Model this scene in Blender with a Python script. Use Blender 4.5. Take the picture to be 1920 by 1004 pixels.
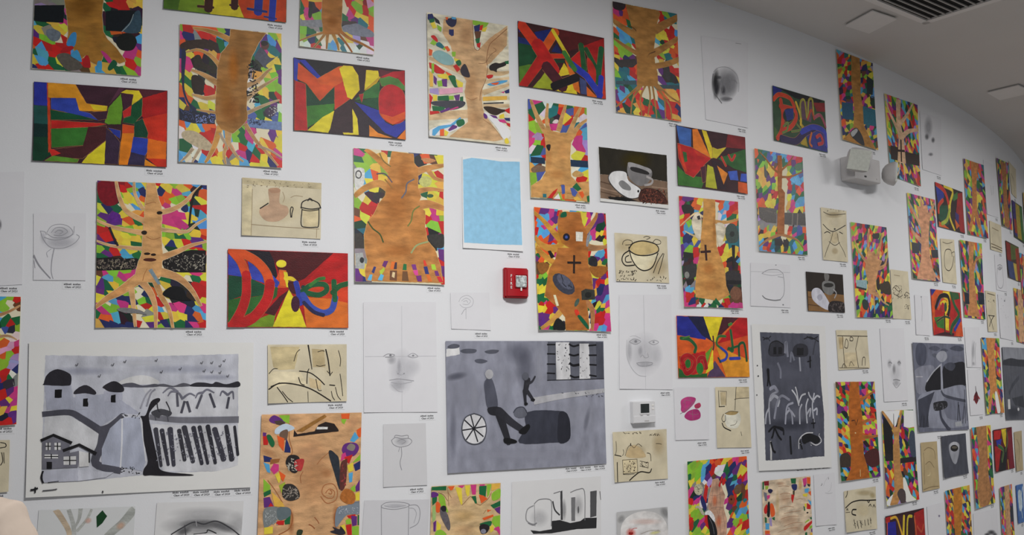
import bpy, bmesh, math, random
from mathutils import Vector, Matrix
from math import sin, cos, pi, radians

scene = bpy.context.scene
for o in list(bpy.data.objects):
    bpy.data.objects.remove(o)
COL = scene.collection

# ---------------------------------------------------------------- camera
CAMZ = 1.6
FPX, PITCH, ROLL = 1559.6, 0.10322, -0.00622
cam = bpy.data.cameras.new('camera')
cam.sensor_width = 36
cam.lens = FPX / 1920 * 36
cam.clip_start = 0.02
camo = bpy.data.objects.new('camera', cam)
COL.objects.link(camo)
r0 = Vector((1, 0, 0)); u0 = Vector((0, -sin(PITCH), cos(PITCH))); f0 = Vector((0, cos(PITCH), sin(PITCH)))
rc = r0 * cos(ROLL) + u0 * sin(ROLL)
uc = -r0 * sin(ROLL) + u0 * cos(ROLL)
m3 = Matrix((rc, uc, -f0)).transposed()
camo.matrix_world = Matrix.Translation((0, 0, CAMZ)) @ m3.to_4x4()
scene.camera = camo

# ---------------------------------------------------------------- wall curve (plan: a convex arc)
D0, TH0, K = 4.05202, 0.43280, 0.0733975
def wallp(s, z, d=0.0):
    th = TH0 + K * s
    return Vector(((sin(th) - sin(TH0)) / K + sin(th) * d, D0 - (cos(th) - cos(TH0)) / K - cos(th) * d, z))
def ceilz(x, y):
    return 3.7227 - 0.05117 * x - 0.003 * y

# ---------------------------------------------------------------- world, lamps, exposure
w = bpy.data.worlds.new('world'); scene.world = w; w.use_nodes = True
bg = w.node_tree.nodes['Background']
bg.inputs[0].default_value = (0.86, 0.92, 1.0, 1)
bg.inputs[1].default_value = 0.25
def area(name, loc, size, power, colour=(1, .985, .975), rot=(0, 0, 0)):
    l = bpy.data.lights.new(name, 'AREA'); l.shape = 'RECTANGLE'
    l.size, l.size_y = size; l.energy = power; l.color = colour
    o = bpy.data.objects.new(name, l); COL.objects.link(o); o.location = loc; o.rotation_euler = rot
    return o
for s_, d_, p_ in ((-0.5, 2.5, 122), (1.6, 1.4, 9), (3.8, 2.2, 60), (6.4, 2.4, 40)):  # last lamp is added to brighten the far right of the wall
    p = wallp(s_, 0, d_)
    area('ceiling_lamp', (p.x, p.y, ceilz(p.x, p.y) - .06), (.9, .5), p_, rot=(0, 0, TH0 + K * s_))
vs = scene.view_settings
vs.view_transform = 'Standard'; vs.look = 'None'; vs.gamma = 1; vs.use_curve_mapping = False
vs.exposure = 0.0

# ---------------------------------------------------------------- materials
def lin(c):
    c /= 255
    return c / 12.92 if c <= .04045 else ((c + .055) / 1.055) ** 2.4
GAIN = 1.22
def col(c, g=GAIN):
    return tuple(min(.86, lin(x) * g) for x in c)
MATS = {}
def material(name, base=None, rough=.6, vary=.0, scale=8., stretch=(1, 1, 1), bump=0., bscale=60., alpha=False, spec=.3, metal=0., detail=4., trans=0.):
    m = bpy.data.materials.new(name); m.use_nodes = True
    nt = m.node_tree; N = nt.nodes; L = nt.links
    b = N['Principled BSDF']; b.inputs['Roughness'].default_value = rough
    b.inputs['Specular IOR Level'].default_value = spec
    b.inputs['Metallic'].default_value = metal
    b.inputs['Transmission Weight'].default_value = trans
    tc = N.new('ShaderNodeTexCoord')
    mp = N.new('ShaderNodeMapping'); L.new(tc.outputs['Object'], mp.inputs[0]); mp.inputs['Scale'].default_value = stretch
    if base is None:
        src = N.new('ShaderNodeAttribute'); src.attribute_name = 'Col'
        out = src.outputs['Color']
    else:
        src = N.new('ShaderNodeRGB'); src.outputs[0].default_value = (*base, 1); out = src.outputs[0]
    if vary:
        nz = N.new('ShaderNodeTexNoise'); nz.inputs['Scale'].default_value = scale; nz.inputs['Detail'].default_value = detail
        L.new(mp.outputs[0], nz.inputs['Vector'])
        mr = N.new('ShaderNodeMapRange'); mr.inputs[1].default_value = .25; mr.inputs[2].default_value = .75
        mr.inputs[3].default_value = 1 - vary; mr.inputs[4].default_value = 1 + vary * .6
        L.new(nz.outputs['Fac'], mr.inputs[0])
        mx = N.new('ShaderNodeVectorMath'); mx.operation = 'SCALE'
        L.new(out, mx.inputs[0]); L.new(mr.outputs[0], mx.inputs['Scale'])
        out = mx.outputs[0]
    L.new(out, b.inputs['Base Color'])
    if bump:
        n2 = N.new('ShaderNodeTexNoise'); n2.inputs['Scale'].default_value = bscale; n2.inputs['Detail'].default_value = 3
        L.new(mp.outputs[0], n2.inputs['Vector'])
        bp = N.new('ShaderNodeBump'); bp.inputs['Strength'].default_value = bump; bp.inputs['Distance'].default_value = .002
        L.new(n2.outputs['Fac'], bp.inputs['Height']); L.new(bp.outputs[0], b.inputs['Normal'])
    if alpha:
        L.new(src.outputs['Alpha'], b.inputs['Alpha'])
    MATS[name] = m
    return m
material('wall_paint', (.80, .81, .83), .75, .02, 1.5, bump=.15, bscale=220, spec=.2)
material('ceiling_paint', (.62, .60, .58), .85, .03, 1.2, bump=.2, bscale=180, spec=.15)
material('floor_vinyl', (.34, .33, .32), .5, .1, 6)
material('drawing_paper', None, .8, .02, 14, bump=.1, bscale=300, spec=.15)
material('washed_paper', None, .8, .2, 9, bump=.25, bscale=160, spec=.15, detail=6)
material('acrylic_paint', None, .5, .34, 16, stretch=(1, 1, 1.7), detail=7, bump=.35, bscale=170, spec=.3)
material('grey_paint', None, .6, .3, 13, stretch=(1.6, 1.6, .8), detail=8, bump=.3, bscale=150, spec=.25)
material('bark_paint', None, .6, .42, 20, stretch=(.8, .8, 1.9), bump=.6, bscale=150, spec=.25, detail=9)
material('scrap_paper', None, .45, .12, 40, spec=.4)
material('print_paper', None, .4, .3, 90, spec=.4, detail=6)
material('ink', None, .55, .05, 30, spec=.25)
material('soft_graphite', None, .8, .05, 60, alpha=True, spec=.1)
material('caption_paper', (.80, .81, .83), .7, .02, 20, spec=.2)
material('caption_ink', (.03, .03, .035), .7, .05, 20)
material('alarm_red', col((160, 18, 28)), .32, .04, 12, spec=.5)
material('alarm_white', (.8, .78, .75), .5, .03, 20)
material('strobe_glass', (.72, .78, .77), .1, .75, 95, bump=1.0, bscale=110, spec=.9, metal=.25, detail=2)
material('off_white_plastic', (.72, .72, .73), .45, .03, 20, spec=.4)
material('lamp_housing', (.50, .485, .48), .5, .03, 20, spec=.4)
material('lamp_lens', (.60, .62, .56), .25, .12, 70, bump=.6, bscale=120, spec=.6)
material('screen_dark', (.03, .035, .035), .25, .2, 40, spec=.5)
material('dark_plastic', (.02, .02, .02), .4, .05, 20)
material('vent_metal', (.45, .44, .42), .5, .04, 20, spec=.4)
material('vent_shade', (.008, .008, .008), .8, .05, 20)
material('panel_plastic', (.74, .72, .70), .6, .03, 20)
material('cream_cloth', col((152, 140, 129)), .9, .05, 30, bump=.4, bscale=40, spec=.1)
material('skin', (.55, .36, .27), .5, .05, 40)
material('dark_cloth', (.05, .06, .09), .9, .1, 60)
material('hair', (.03, .02, .015), .5, .2, 120, stretch=(1, 1, .2))
material('shoe_leather', (.04, .035, .03), .5, .05, 40)

# ---------------------------------------------------------------- object helpers
def tag(o, label=None, cat=None, group=None, kind=None):
    if label: o['label'] = label
    if cat: o['category'] = cat
    if group: o['group'] = group
    if kind: o['kind'] = kind
    return o
def empty(name, loc, rz=0.0):
    o = bpy.data.objects.new(name, None); o.empty_display_size = .05
    COL.objects.link(o); o.location = loc; o.rotation_euler = (0, 0, rz)
    return o
def link(name, me, mat, parent=None):
    o = bpy.data.objects.new(name, me); COL.objects.link(o)
    if mat is not None and not len(me.materials): me.materials.append(MATS[mat])
    if parent: o.parent = parent
    return o
def bmobj(name, bm, mat, parent=None, smooth=False):
    me = bpy.data.meshes.new(name); bm.to_mesh(me); bm.free()
    if smooth:
        for p in me.polygons: p.use_smooth = True
    return link(name, me, mat, parent)
def pyobj(name, verts, faces, mat, parent=None, colours=None):
    me = bpy.data.meshes.new(name); me.from_pydata(verts, [], faces)
    if colours is not None:
        at = me.color_attributes.new('Col', 'FLOAT_COLOR', 'CORNER')
        i = 0
        for f, c in zip(faces, colours):
            for _ in f:
                at.data[i].color = c; i += 1
    return link(name, me, mat, parent)
def box_bm(bm, c, s, bev=0.0, rot=None):
    r = bmesh.ops.create_cube(bm, size=1)
    vs_ = r['verts']
    M = Matrix.Translation(c) @ (rot.to_4x4() if rot else Matrix()) @ Matrix.Diagonal((*s, 1))
    bmesh.ops.transform(bm, matrix=M, verts=vs_)
    if bev:
        es = list({e for v in vs_ for e in v.link_edges})
        bmesh.ops.bevel(bm, geom=es, offset=bev, segments=3, affect='EDGES', profile=.6)
def box(name, c, s, mat, parent=None, bev=0.0, rot=None):
    bm = bmesh.new(); box_bm(bm, c, s, bev, rot)
    return bmobj(name, bm, mat, parent)

# ================================================================ the room
def build_room():
    S0, S1, n = -7.0, 14.0, 168
    vs_, fs = [], []
    for i in range(n + 1):
        s = S0 + (S1 - S0) * i / n
        for d in (0, -.15):
            for z in (0.0, 4.0):
                vs_.append(wallp(s, z, d))
    for i in range(n):
        a = i * 4; b = a + 4
        fs += [(a, b, b + 1, a + 1), (a + 2, a + 3, b + 3, b + 2), (a + 1, b + 1, b + 3, a + 3)]
    tag(pyobj('wall_curved', vs_, fs, 'wall_paint'), 'white curved wall covered with student artworks', 'wall', kind='structure')
    x0, x1, y0, y1 = -8, 14, -6, 18
    def slab(name, zf, th, mat, label, cat):
        v = [(x, y, zf(x, y) + t) for t in (0, th) for x, y in ((x0, y0), (x1, y0), (x1, y1), (x0, y1))]
        tag(pyobj(name, v, [(0, 1, 2, 3), (7, 6, 5, 4), (0, 4, 5, 1), (1, 5, 6, 2), (2, 6, 7, 3), (3, 7, 4, 0)], mat), label, cat, kind='structure')
    slab('ceiling', ceilz, .15, 'ceiling_paint', 'grey-white flat ceiling meeting the curved wall', 'ceiling')
    slab('floor', lambda x, y: 0, -.12, 'floor_vinyl', 'grey floor in front of the wall', 'floor')
build_room()

# ================================================================ drawing on sheets
PAL = dict(R=(190, 32, 28), O=(218, 90, 36), Y=(222, 198, 62), A=(222, 172, 72), L=(134, 182, 52), G=(24, 98, 56), D=(12, 62, 42),
           B=(80, 158, 204), N=(34, 42, 96), U=(70, 88, 156), P=(94, 42, 118), V=(160, 142, 192), M=(198, 56, 124), K=(24, 20, 22),
           W=(226, 224, 216), E=(135, 132, 130), T=(32, 108, 118), I=(236, 160, 180), C=(130, 18, 30), Z=(98, 62, 40))
PALN = dict(R=4, O=5, Y=6, A=3, L=4, G=4, D=2, B=4, N=4, P=3, M=4, T=1, V=1, K=2, Z=2)
PKEY = list(PALN)
def colour(t):
    if t[0].isalpha(): return col(PAL[t[0]])
    return col([float(x) for x in t.split(',')])

class Sheet:
    """A paper sheet hung on the curved wall; (u, v) run over it, W x H in metres."""
    def __init__(s, q, lift, seed):
        s.q = [Vector((q[i], q[i + 1])) for i in (0, 2, 4, 6)]          # TL TR BR BL as (arc length, height)
        s.W = ((s.q[1] - s.q[0]).length + (s.q[2] - s.q[3]).length) / 2
        s.H = ((s.q[0] - s.q[3]).length + (s.q[1] - s.q[2]).length) / 2
        r = random.Random(seed)
        s.ab = lift * r.uniform(.6, 1.3); s.al = lift * r.uniform(.35, 1.0); s.ar = lift * r.uniform(.2, .7); s.at = lift * r.uniform(.05, .3)
        s.ph = r.uniform(0, 6)
        s.nu = max(4, math.ceil(s.W / .045)); s.nv = max(4, math.ceil(s.H / .045))
        b = (s.q[2] + s.q[3]) / 2
        s.org = wallp(b.x, b.y, 0)
        s.grid = [[s.exact(i / s.nu, j / s.nv) for j in range(s.nv + 1)] for i in range(s.nu + 1)]
    def exact(s, u, v):
        top = s.q[0].lerp(s.q[1], u); bot = s.q[3].lerp(s.q[2], u); p = bot.lerp(top, v)
        d = .0012 + s.ab * (1 - v) ** 3 * (.75 + .25 * sin(5 * u + s.ph)) + s.al * (1 - u) ** 3 + s.ar * u ** 3 + s.at * v ** 3
        th = TH0 + K * p.x
        return (wallp(p.x, p.y, d) - s.org, Vector((sin(th), -cos(th), 0)))
    def P(s, x, y, off):
        fu = min(max(x / s.W, 0), 1) * s.nu; fv = min(max(y / s.H, 0), 1) * s.nv
        i = min(int(fu), s.nu - 1); j = min(int(fv), s.nv - 1); fu -= i; fv -= j
        g = s.grid
        a, b, c, d = g[i][j], g[i + 1][j], g[i + 1][j + 1], g[i][j + 1]
        p = (a[0] * (1 - fu) + b[0] * fu) * (1 - fv) + (d[0] * (1 - fu) + c[0] * fu) * fv
        return p + a[1] * off
    def paper(s, root, base, mat, name='paper_sheet'):
        v, f = [], []
        for k, off in ((0, 0), (1, -.0006)):
            for i in range(s.nu + 1):
                for j in range(s.nv + 1):
                    p, n = s.grid[i][j]; v.append(p + n * off)
        m = s.nv + 1; T = (s.nu + 1) * m
        for i in range(s.nu):
            for j in range(s.nv):
                a = i * m + j
                f.append((a, a + m, a + m + 1, a + 1)); f.append((T + a, T + a + 1, T + a + m + 1, T + a + m))
        rim = [i * m for i in range(s.nu + 1)] + [s.nu * m + j for j in range(1, m)] + [i * m + s.nv for i in range(s.nu - 1, -1, -1)] + [j for j in range(s.nv - 1, 0, -1)]
        for a, b in zip(rim, rim[1:] + rim[:1]): f.append((b, a, T + a, T + b))
        return pyobj(name, v, f, mat, root, [(*base, 1)] * len(f))

def smooth(pts, closed, n=4):
    out = []; N = len(pts)
    if N < 3: return pts
    rng = range(N) if closed else range(N - 1)
    for i in rng:
        if closed: p0, p1, p2, p3 = pts[i - 1], pts[i], pts[(i + 1) % N], pts[(i + 2) % N]
        else: p0, p1, p2, p3 = pts[max(i - 1, 0)], pts[i], pts[i + 1], pts[min(i + 2, N - 1)]
        for k in range(n):
            t = k / n; t2 = t * t; t3 = t2 * t
            out.append(tuple(.5 * (2 * b + (c - a) * t + (2 * a - 5 * b + 4 * c - d) * t2 + (3 * b - a - 3 * c + d) * t3) for a, b, c, d in zip(p0, p1, p2, p3)))
    if not closed: out.append(pts[-1])
    return out
def stroke(pts, w0, w1, closed=False, caps=False):
    """quads along a line, width from w0 to w1"""
    N = len(pts)
    if closed: pts = pts + [pts[0]]; N += 1
    L, Rr = [], []
    for i in range(N):
        a = pts[max(i - 1, 0)]; b = pts[min(i + 1, N - 1)]
        if closed and i in (0, N - 1): a, b = pts[-2], pts[1]
        dx, dy = b[0] - a[0], b[1] - a[1]; l = math.hypot(dx, dy) or 1
        w = (w0 + (w1 - w0) * i / max(1, N - 1)) / 2; nx, ny = -dy / l * w, dx / l * w
        x, y = pts[i]
        if not closed and i == 0: x -= dx / l * w * .6; y -= dy / l * w * .6
        if not closed and i == N - 1: x += dx / l * w * .6; y += dy / l * w * .6
        L.append((x + nx, y + ny)); Rr.append((x - nx, y - ny))
    out = [[L[i], Rr[i], Rr[i + 1], L[i + 1]] for i in range(N - 1)]
    if caps and not closed:
        for i, j in ((0, 1), (N - 1, N - 2)):
            l, r = L[i], Rr[i]; w = math.hypot(l[0] - r[0], l[1] - r[1])
            if w < .002: continue
            dx, dy = pts[i][0] - pts[j][0], pts[i][1] - pts[j][1]; k = math.hypot(dx, dy) or 1; dx, dy = dx / k * w * .5, dy / k * w * .5
            m = ((l[0] + r[0]) / 2, (l[1] + r[1]) / 2); e = ((l[0] - r[0]) / 2, (l[1] - r[1]) / 2)
            cap = [(m[0] + e[0] * cos(a) + dx * .8 * sin(a), m[1] + e[1] * cos(a) + dy * .8 * sin(a)) for a in (0, .7, 1.57, 2.44, pi)]
            out.append(cap)
    return out
def wobble(pts, rnd, amp):
    """hand-cut or hand-painted edge: points every centimetre, each a little off"""
    out = []
    for i in range(len(pts)):
        a, b = pts[i], pts[(i + 1) % len(pts)]; d = math.hypot(b[0] - a[0], b[1] - a[1]); n = min(30, max(1, int(d / .011)))
        for k in range(n):
            f = k / n; o = amp if k else amp * .4
            out.append((a[0] + (b[0] - a[0]) * f + rnd.uniform(-o, o), a[1] + (b[1] - a[1]) * f + rnd.uniform(-o, o)))
    return out

def parse(text, S, rnd, amp=0.0, thin=1.0, fade=None, soft=1.0, caps=False, taper=1.0):
    """drawing instructions -> list of (polys, colour, alpha list or None)"""
    out = []
    for ln in text.split('\n'):
        if not ln: continue
        h, c = ln.split(' : '); h = h.split(); n = [float(x) / 1000 for x in c.split()]
        pts = [(n[i] * S.W, n[i + 1] * S.H) for i in range(0, len(n), 2)]
        t = h[0]; c = colour(h[1])
        if fade: c = tuple(a * (1 - fade[1]) + b * fade[1] for a, b in zip(c, fade[0]))
        if t == 'p': out.append((t, [wobble(pts, rnd, amp) if amp else pts], c, None))
        elif t == 'q': out.append((t, [wobble(smooth(pts, True), rnd, amp * .6) if amp else smooth(pts, True)], c, None))
        elif t in 'cs':
            ws = [float(x) / 1e4 * thin for x in h[2].split('-')]
            if t == 'c': pts = smooth(pts, False, 5)
            w1 = ws[-1] * taper
            out.append((t, stroke(pts, ws[0], w1, False, caps), c, (pts, ws[0], w1)))
        elif t == 'b':
            al = float(h[2]) * soft; cx, cy = pts[0]; ax, ay = pts[1][0] - cx, pts[1][1] - cy; bx, by = pts[2][0] - cx, pts[2][1] - cy
            m = 18
            ring = lambda k: [(cx + k * (ax * cos(a) + bx * sin(a)), cy + k * (ay * cos(a) + by * sin(a))) for a in [2 * pi * i / m for i in range(m)]]
            r1, r2, r3 = ring(.35), ring(.7), ring(1.0)
            polys = []
            for i in range(m):
                j = (i + 1) % m
                polys.append(([(cx, cy), r1[i], r1[j]], [al, al * .88, al * .88]))
                polys.append(([r1[i], r2[i], r2[j], r1[j]], [al * .88, al * .38, al * .38, al * .88]))
                polys.append(([r2[i], r3[i], r3[j], r2[j]], [al * .38, 0, 0, al * .38]))
            out.append((t, polys, c, None))
        elif t == 'k':
            k = int(h[2]); sz = float(h[3]) / 1e4; polys = []
            for _ in range(k):
                a, b = rnd.random(), rnd.random()
                x = (pts[0][0] * (1 - a) + pts[1][0] * a) * (1 - b) + (pts[3][0] * (1 - a) + pts[2][0] * a) * b
                y = (pts[0][1] * (1 - a) + pts[1][1] * a) * (1 - b) + (pts[3][1] * (1 - a) + pts[2][1] * a) * b
                an = rnd.uniform(0, pi); l = sz * rnd.uniform(.4, 1.0); ww = sz * rnd.uniform(.15, .4)
                dx, dy = cos(an), sin(an)
                polys.append([(x + dx * l * e - dy * ww * f, y + dy * l * e + dx * ww * f) for e, f in ((-1, -1), (1, -.6), (.8, 1), (-.7, .8))])
            for k0 in range(0, k, 10): out.append((t, polys[k0:k0 + 10], c, None))
        elif t == 'v':
            sz = float(h[2]) / 1e4
            for x, y in pts:
                out.append((t, stroke([(x - sz * .7, y + sz * .2), (x, y - sz * .4), (x + sz * .5, y + sz)], sz * .5, sz * .3), c, None))
    return out
STEP = 7e-5
def layer_up(els):
    """give every element the lowest layer above what it overlaps"""
    boxes = []; lay = []
    for t, polys, c, x in els:
        P_ = [p for q in polys for p in (q[0] if t == 'b' else q)]
        b = (min(p[0] for p in P_), min(p[1] for p in P_), max(p[0] for p in P_), max(p[1] for p in P_))
        l = 0
        for bb, ll in zip(boxes, lay):
            if ll >= l and b[0] < bb[2] and b[2] > bb[0] and b[1] < bb[3] and b[3] > bb[1]: l = ll + 1
        boxes.append(b); lay.append(l)
    return lay
def build_part(name, S, root, els, base, mat, lay=None):
    """one mesh of flat shapes laid onto the sheet; returns the top offset used"""
    if not els: return base, None
    lay = lay or layer_up(els)
    bm = bmesh.new(); cl = bm.loops.layers.float_color.new('Col')
    xs, ys = [], []
    for (t, polys, c, _), l in zip(els, lay):
        for q in polys:
            p, al = q if t == 'b' else (q, None)
            z = base + l * STEP
            vv = [bm.verts.new((min(max(x, 0), S.W), min(max(y, 0), S.H), z)) for x, y in p]
            xs += [p_[0] for p_ in p]; ys += [p_[1] for p_ in p]
            try: f = bm.faces.new(vv)
            except ValueError: continue
            for i, lp in enumerate(f.loops): lp[cl] = (*c, al[i] if al else 1)
    big = [f for f in bm.faces if len(f.verts) > 4]
    if big: bmesh.ops.triangulate(bm, faces=big)
    if max(xs) - min(xs) > .06 or max(ys) - min(ys) > .06:
        for k in range(1, S.nu):
            X = S.W * k / S.nu
            if min(xs) < X < max(xs): bmesh.ops.bisect_plane(bm, geom=bm.verts[:] + bm.edges[:] + bm.faces[:], plane_co=(X, 0, 0), plane_no=(1, 0, 0))
        for k in range(1, S.nv):
            Y = S.H * k / S.nv
            if min(ys) < Y < max(ys): bmesh.ops.bisect_plane(bm, geom=bm.verts[:] + bm.edges[:] + bm.faces[:], plane_co=(0, Y, 0), plane_no=(0, 1, 0))
    for f in bm.faces:
        if f.normal.z < 0: f.normal_flip()
    for v in bm.verts: v.co = S.P(v.co.x, v.co.y, v.co.z)
    ob = bmobj(name, bm, mat, root)
    return base + (max(lay) + 1) * STEP, ob
def cluster(pairs):
    """drawn shapes that lie close together make one part, shapes standing apart make parts of their own"""
    bx = []; pts = []
    for (t, polys, c, x), l in pairs:
        P_ = [p for q in polys for p in q]
        bx.append((min(p[0] for p in P_), min(p[1] for p in P_), max(p[0] for p in P_), max(p[1] for p in P_)))
        pts.append(P_[::2] if len(P_) > 12 else P_)
    idx = list(range(len(pairs)))
    def find(i):
        while idx[i] != i: i = idx[i]
        return i
    for i in range(len(pairs)):
        for j in range(i):
            a, b = bx[i], bx[j]
            gap = max(max(a[0], b[0]) - min(a[2], b[2]), max(a[1], b[1]) - min(a[3], b[3]), 0)
            small = max(min(max(a[2] - a[0], a[3] - a[1]), max(b[2] - b[0], b[3] - b[1])), .004)
            if gap > .25 * small: continue
            near = min(math.hypot(p[0] - q[0], p[1] - q[1]) for p in pts[i] for q in pts[j]) < .25 * small
            if not near:
                pi_, pj = pairs[i][0][1], pairs[j][0][1]
                near = any(inside(p, q) for q in pi_ for p in pts[j]) or any(inside(p, q) for q in pj for p in pts[i])
            if near: idx[find(i)] = find(j)
    out = {}
    for i, p in enumerate(pairs): out.setdefault(find(i), []).append(p)
    return list(out.values())
def clip(poly, a, b, c):
    out = []
    for i in range(len(poly)):
        p, q = poly[i - 1], poly[i]; dp = a * p[0] + b * p[1] - c; dq = a * q[0] + b * q[1] - c
        if (dp <= 0) != (dq <= 0):
            t = dp / (dp - dq); out.append((p[0] + (q[0] - p[0]) * t, p[1] + (q[1] - p[1]) * t))
        if dq <= 0: out.append(q)
    return out
def inside(p, poly):
    r = False; x, y = p
    for i in range(len(poly)):
        a, b = poly[i - 1], poly[i]
        if (a[1] > y) != (b[1] > y) and x < (b[0] - a[0]) * (y - a[1]) / (b[1] - a[1]) + a[0]: r = not r
    return r
def scraps(S, quad, rows, ncol, seed, cover, swap=0.0, dens=1.0, slim=1.35):
    """torn paper scraps: slanted cells of a jittered lattice whose colours follow the letter grid"""
    r = random.Random(seed); R0, C0 = len(rows), ncol; seeds = {}
    R_, C_ = round(R0 * dens), round(C0 * dens)
    q = [(quad[i] / 1000 * S.W, quad[i + 1] / 1000 * S.H) for i in (0, 2, 4, 6)]
    ang = r.uniform(.5, 1.1) * r.choice((-1, 1)); ca, sa = cos(ang), sin(ang)
    fw = lambda p: ((p[0] * ca + p[1] * sa), (-p[0] * sa + p[1] * ca) * slim)
    bw = lambda p: (p[0] * ca - p[1] / slim * sa, p[0] * sa + p[1] / slim * ca)
    for j in range(R_):
        for i in range(C_):
            a = (i + .5 + r.uniform(-.46, .46)) / C_; b = (j + .5 + r.uniform(-.46, .46)) / R_
            x = (q[0][0] * (1 - a) + q[1][0] * a) * (1 - b) + (q[3][0] * (1 - a) + q[2][0] * a) * b
            y = (q[0][1] * (1 - a) + q[1][1] * a) * (1 - b) + (q[3][1] * (1 - a) + q[2][1] * a) * b
            seeds[i, j] = fw((x, y))
    out = []
    for (i, j), (x, y) in seeds.items():
        row = rows[min(int((j + .5) / R_ * R0), R0 - 1)]; k = min(int((i + .5) / C_ * C0), C0 - 1)
        ch = row[k] if k < len(row) else '?'
        if ch == '.': continue
        poly = [fw(p) for p in ((0.001, 0.001), (S.W - .001, .001), (S.W - .001, S.H - .001), (.001, S.H - .001))]
        for di in (-3, -2, -1, 0, 1, 2, 3):
            for dj in (-3, -2, -1, 0, 1, 2, 3):
                o = seeds.get((i + di, j + dj))
                if o is None or (di == 0 and dj == 0): continue
                a, b = o[0] - x, o[1] - y; k = r.uniform(.5, .66)
                poly = clip(poly, a, b, a * (x + a * k) + b * (y + b * k))
                if len(poly) < 3: break
            if len(poly) < 3: break
        if len(poly) < 3: continue
        poly = [bw(p) for p in poly]
        if ch == '?' or r.random() < swap: ch = r.choices(PKEY, list(PALN.values()))[0]
        cx = sum(p[0] for p in poly) / len(poly); cy = sum(p[1] for p in poly) / len(poly)
        g = r.choice((.98, 1.0, 1.04, 1.06))
        poly = [(cx + (p[0] - cx) * g * r.uniform(.95, 1.05), cy + (p[1] - cy) * g * r.uniform(.95, 1.05)) for p in poly]
        poly = [(min(max(p[0], 0.0005), S.W - .0005), min(max(p[1], .0005), S.H - .0005)) for p in poly]
        if all(any(inside(p, c) for c in cover) for p in poly + [(cx, cy)]): continue
        c = tuple(min(.86, k * r.uniform(.8, 1.12)) for k in col(PAL[ch]))
        if ch == 'K': c = col((r.randint(18, 60), r.randint(18, 55), r.randint(20, 55)))
        out.append(('p', [poly], c, None))
    r.shuffle(out)
    return out

KIND = {'tree': ('tree_collage', 'collage', 'tree collages made of paper scraps', 'drawing_paper', (216, 208, 180), .0085),
        'paint': ('painting', 'painting', 'paintings on the curved wall', 'drawing_paper', (120, 120, 120), .006),
        'wash': ('sepia_drawing', 'drawing', 'sepia drawings on tan paper', 'washed_paper', (203, 193, 166), .0045),
        'pencil': ('pencil_sheet', 'drawing', 'pencil and charcoal drawings', 'drawing_paper', (208, 208, 211), .0024)}
SOFT = {'trunk_shading', 'shading'}
PMAT = {'sky_paint': 'scrap_paper', 'white_patch': 'drawing_paper', 'painted_tree': 'bark_paint', 'magazine_cutout': 'print_paper', 'paper_scrap': 'scrap_paper', 'leaf_scrap': 'scrap_paper',
        'wash_tones': 'washed_paper', 'pencil_drawing': 'ink', 'ink_drawing': 'ink', 'charcoal': 'ink', 'bark_marks': 'ink', 'tree_knots': 'ink'}
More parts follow.
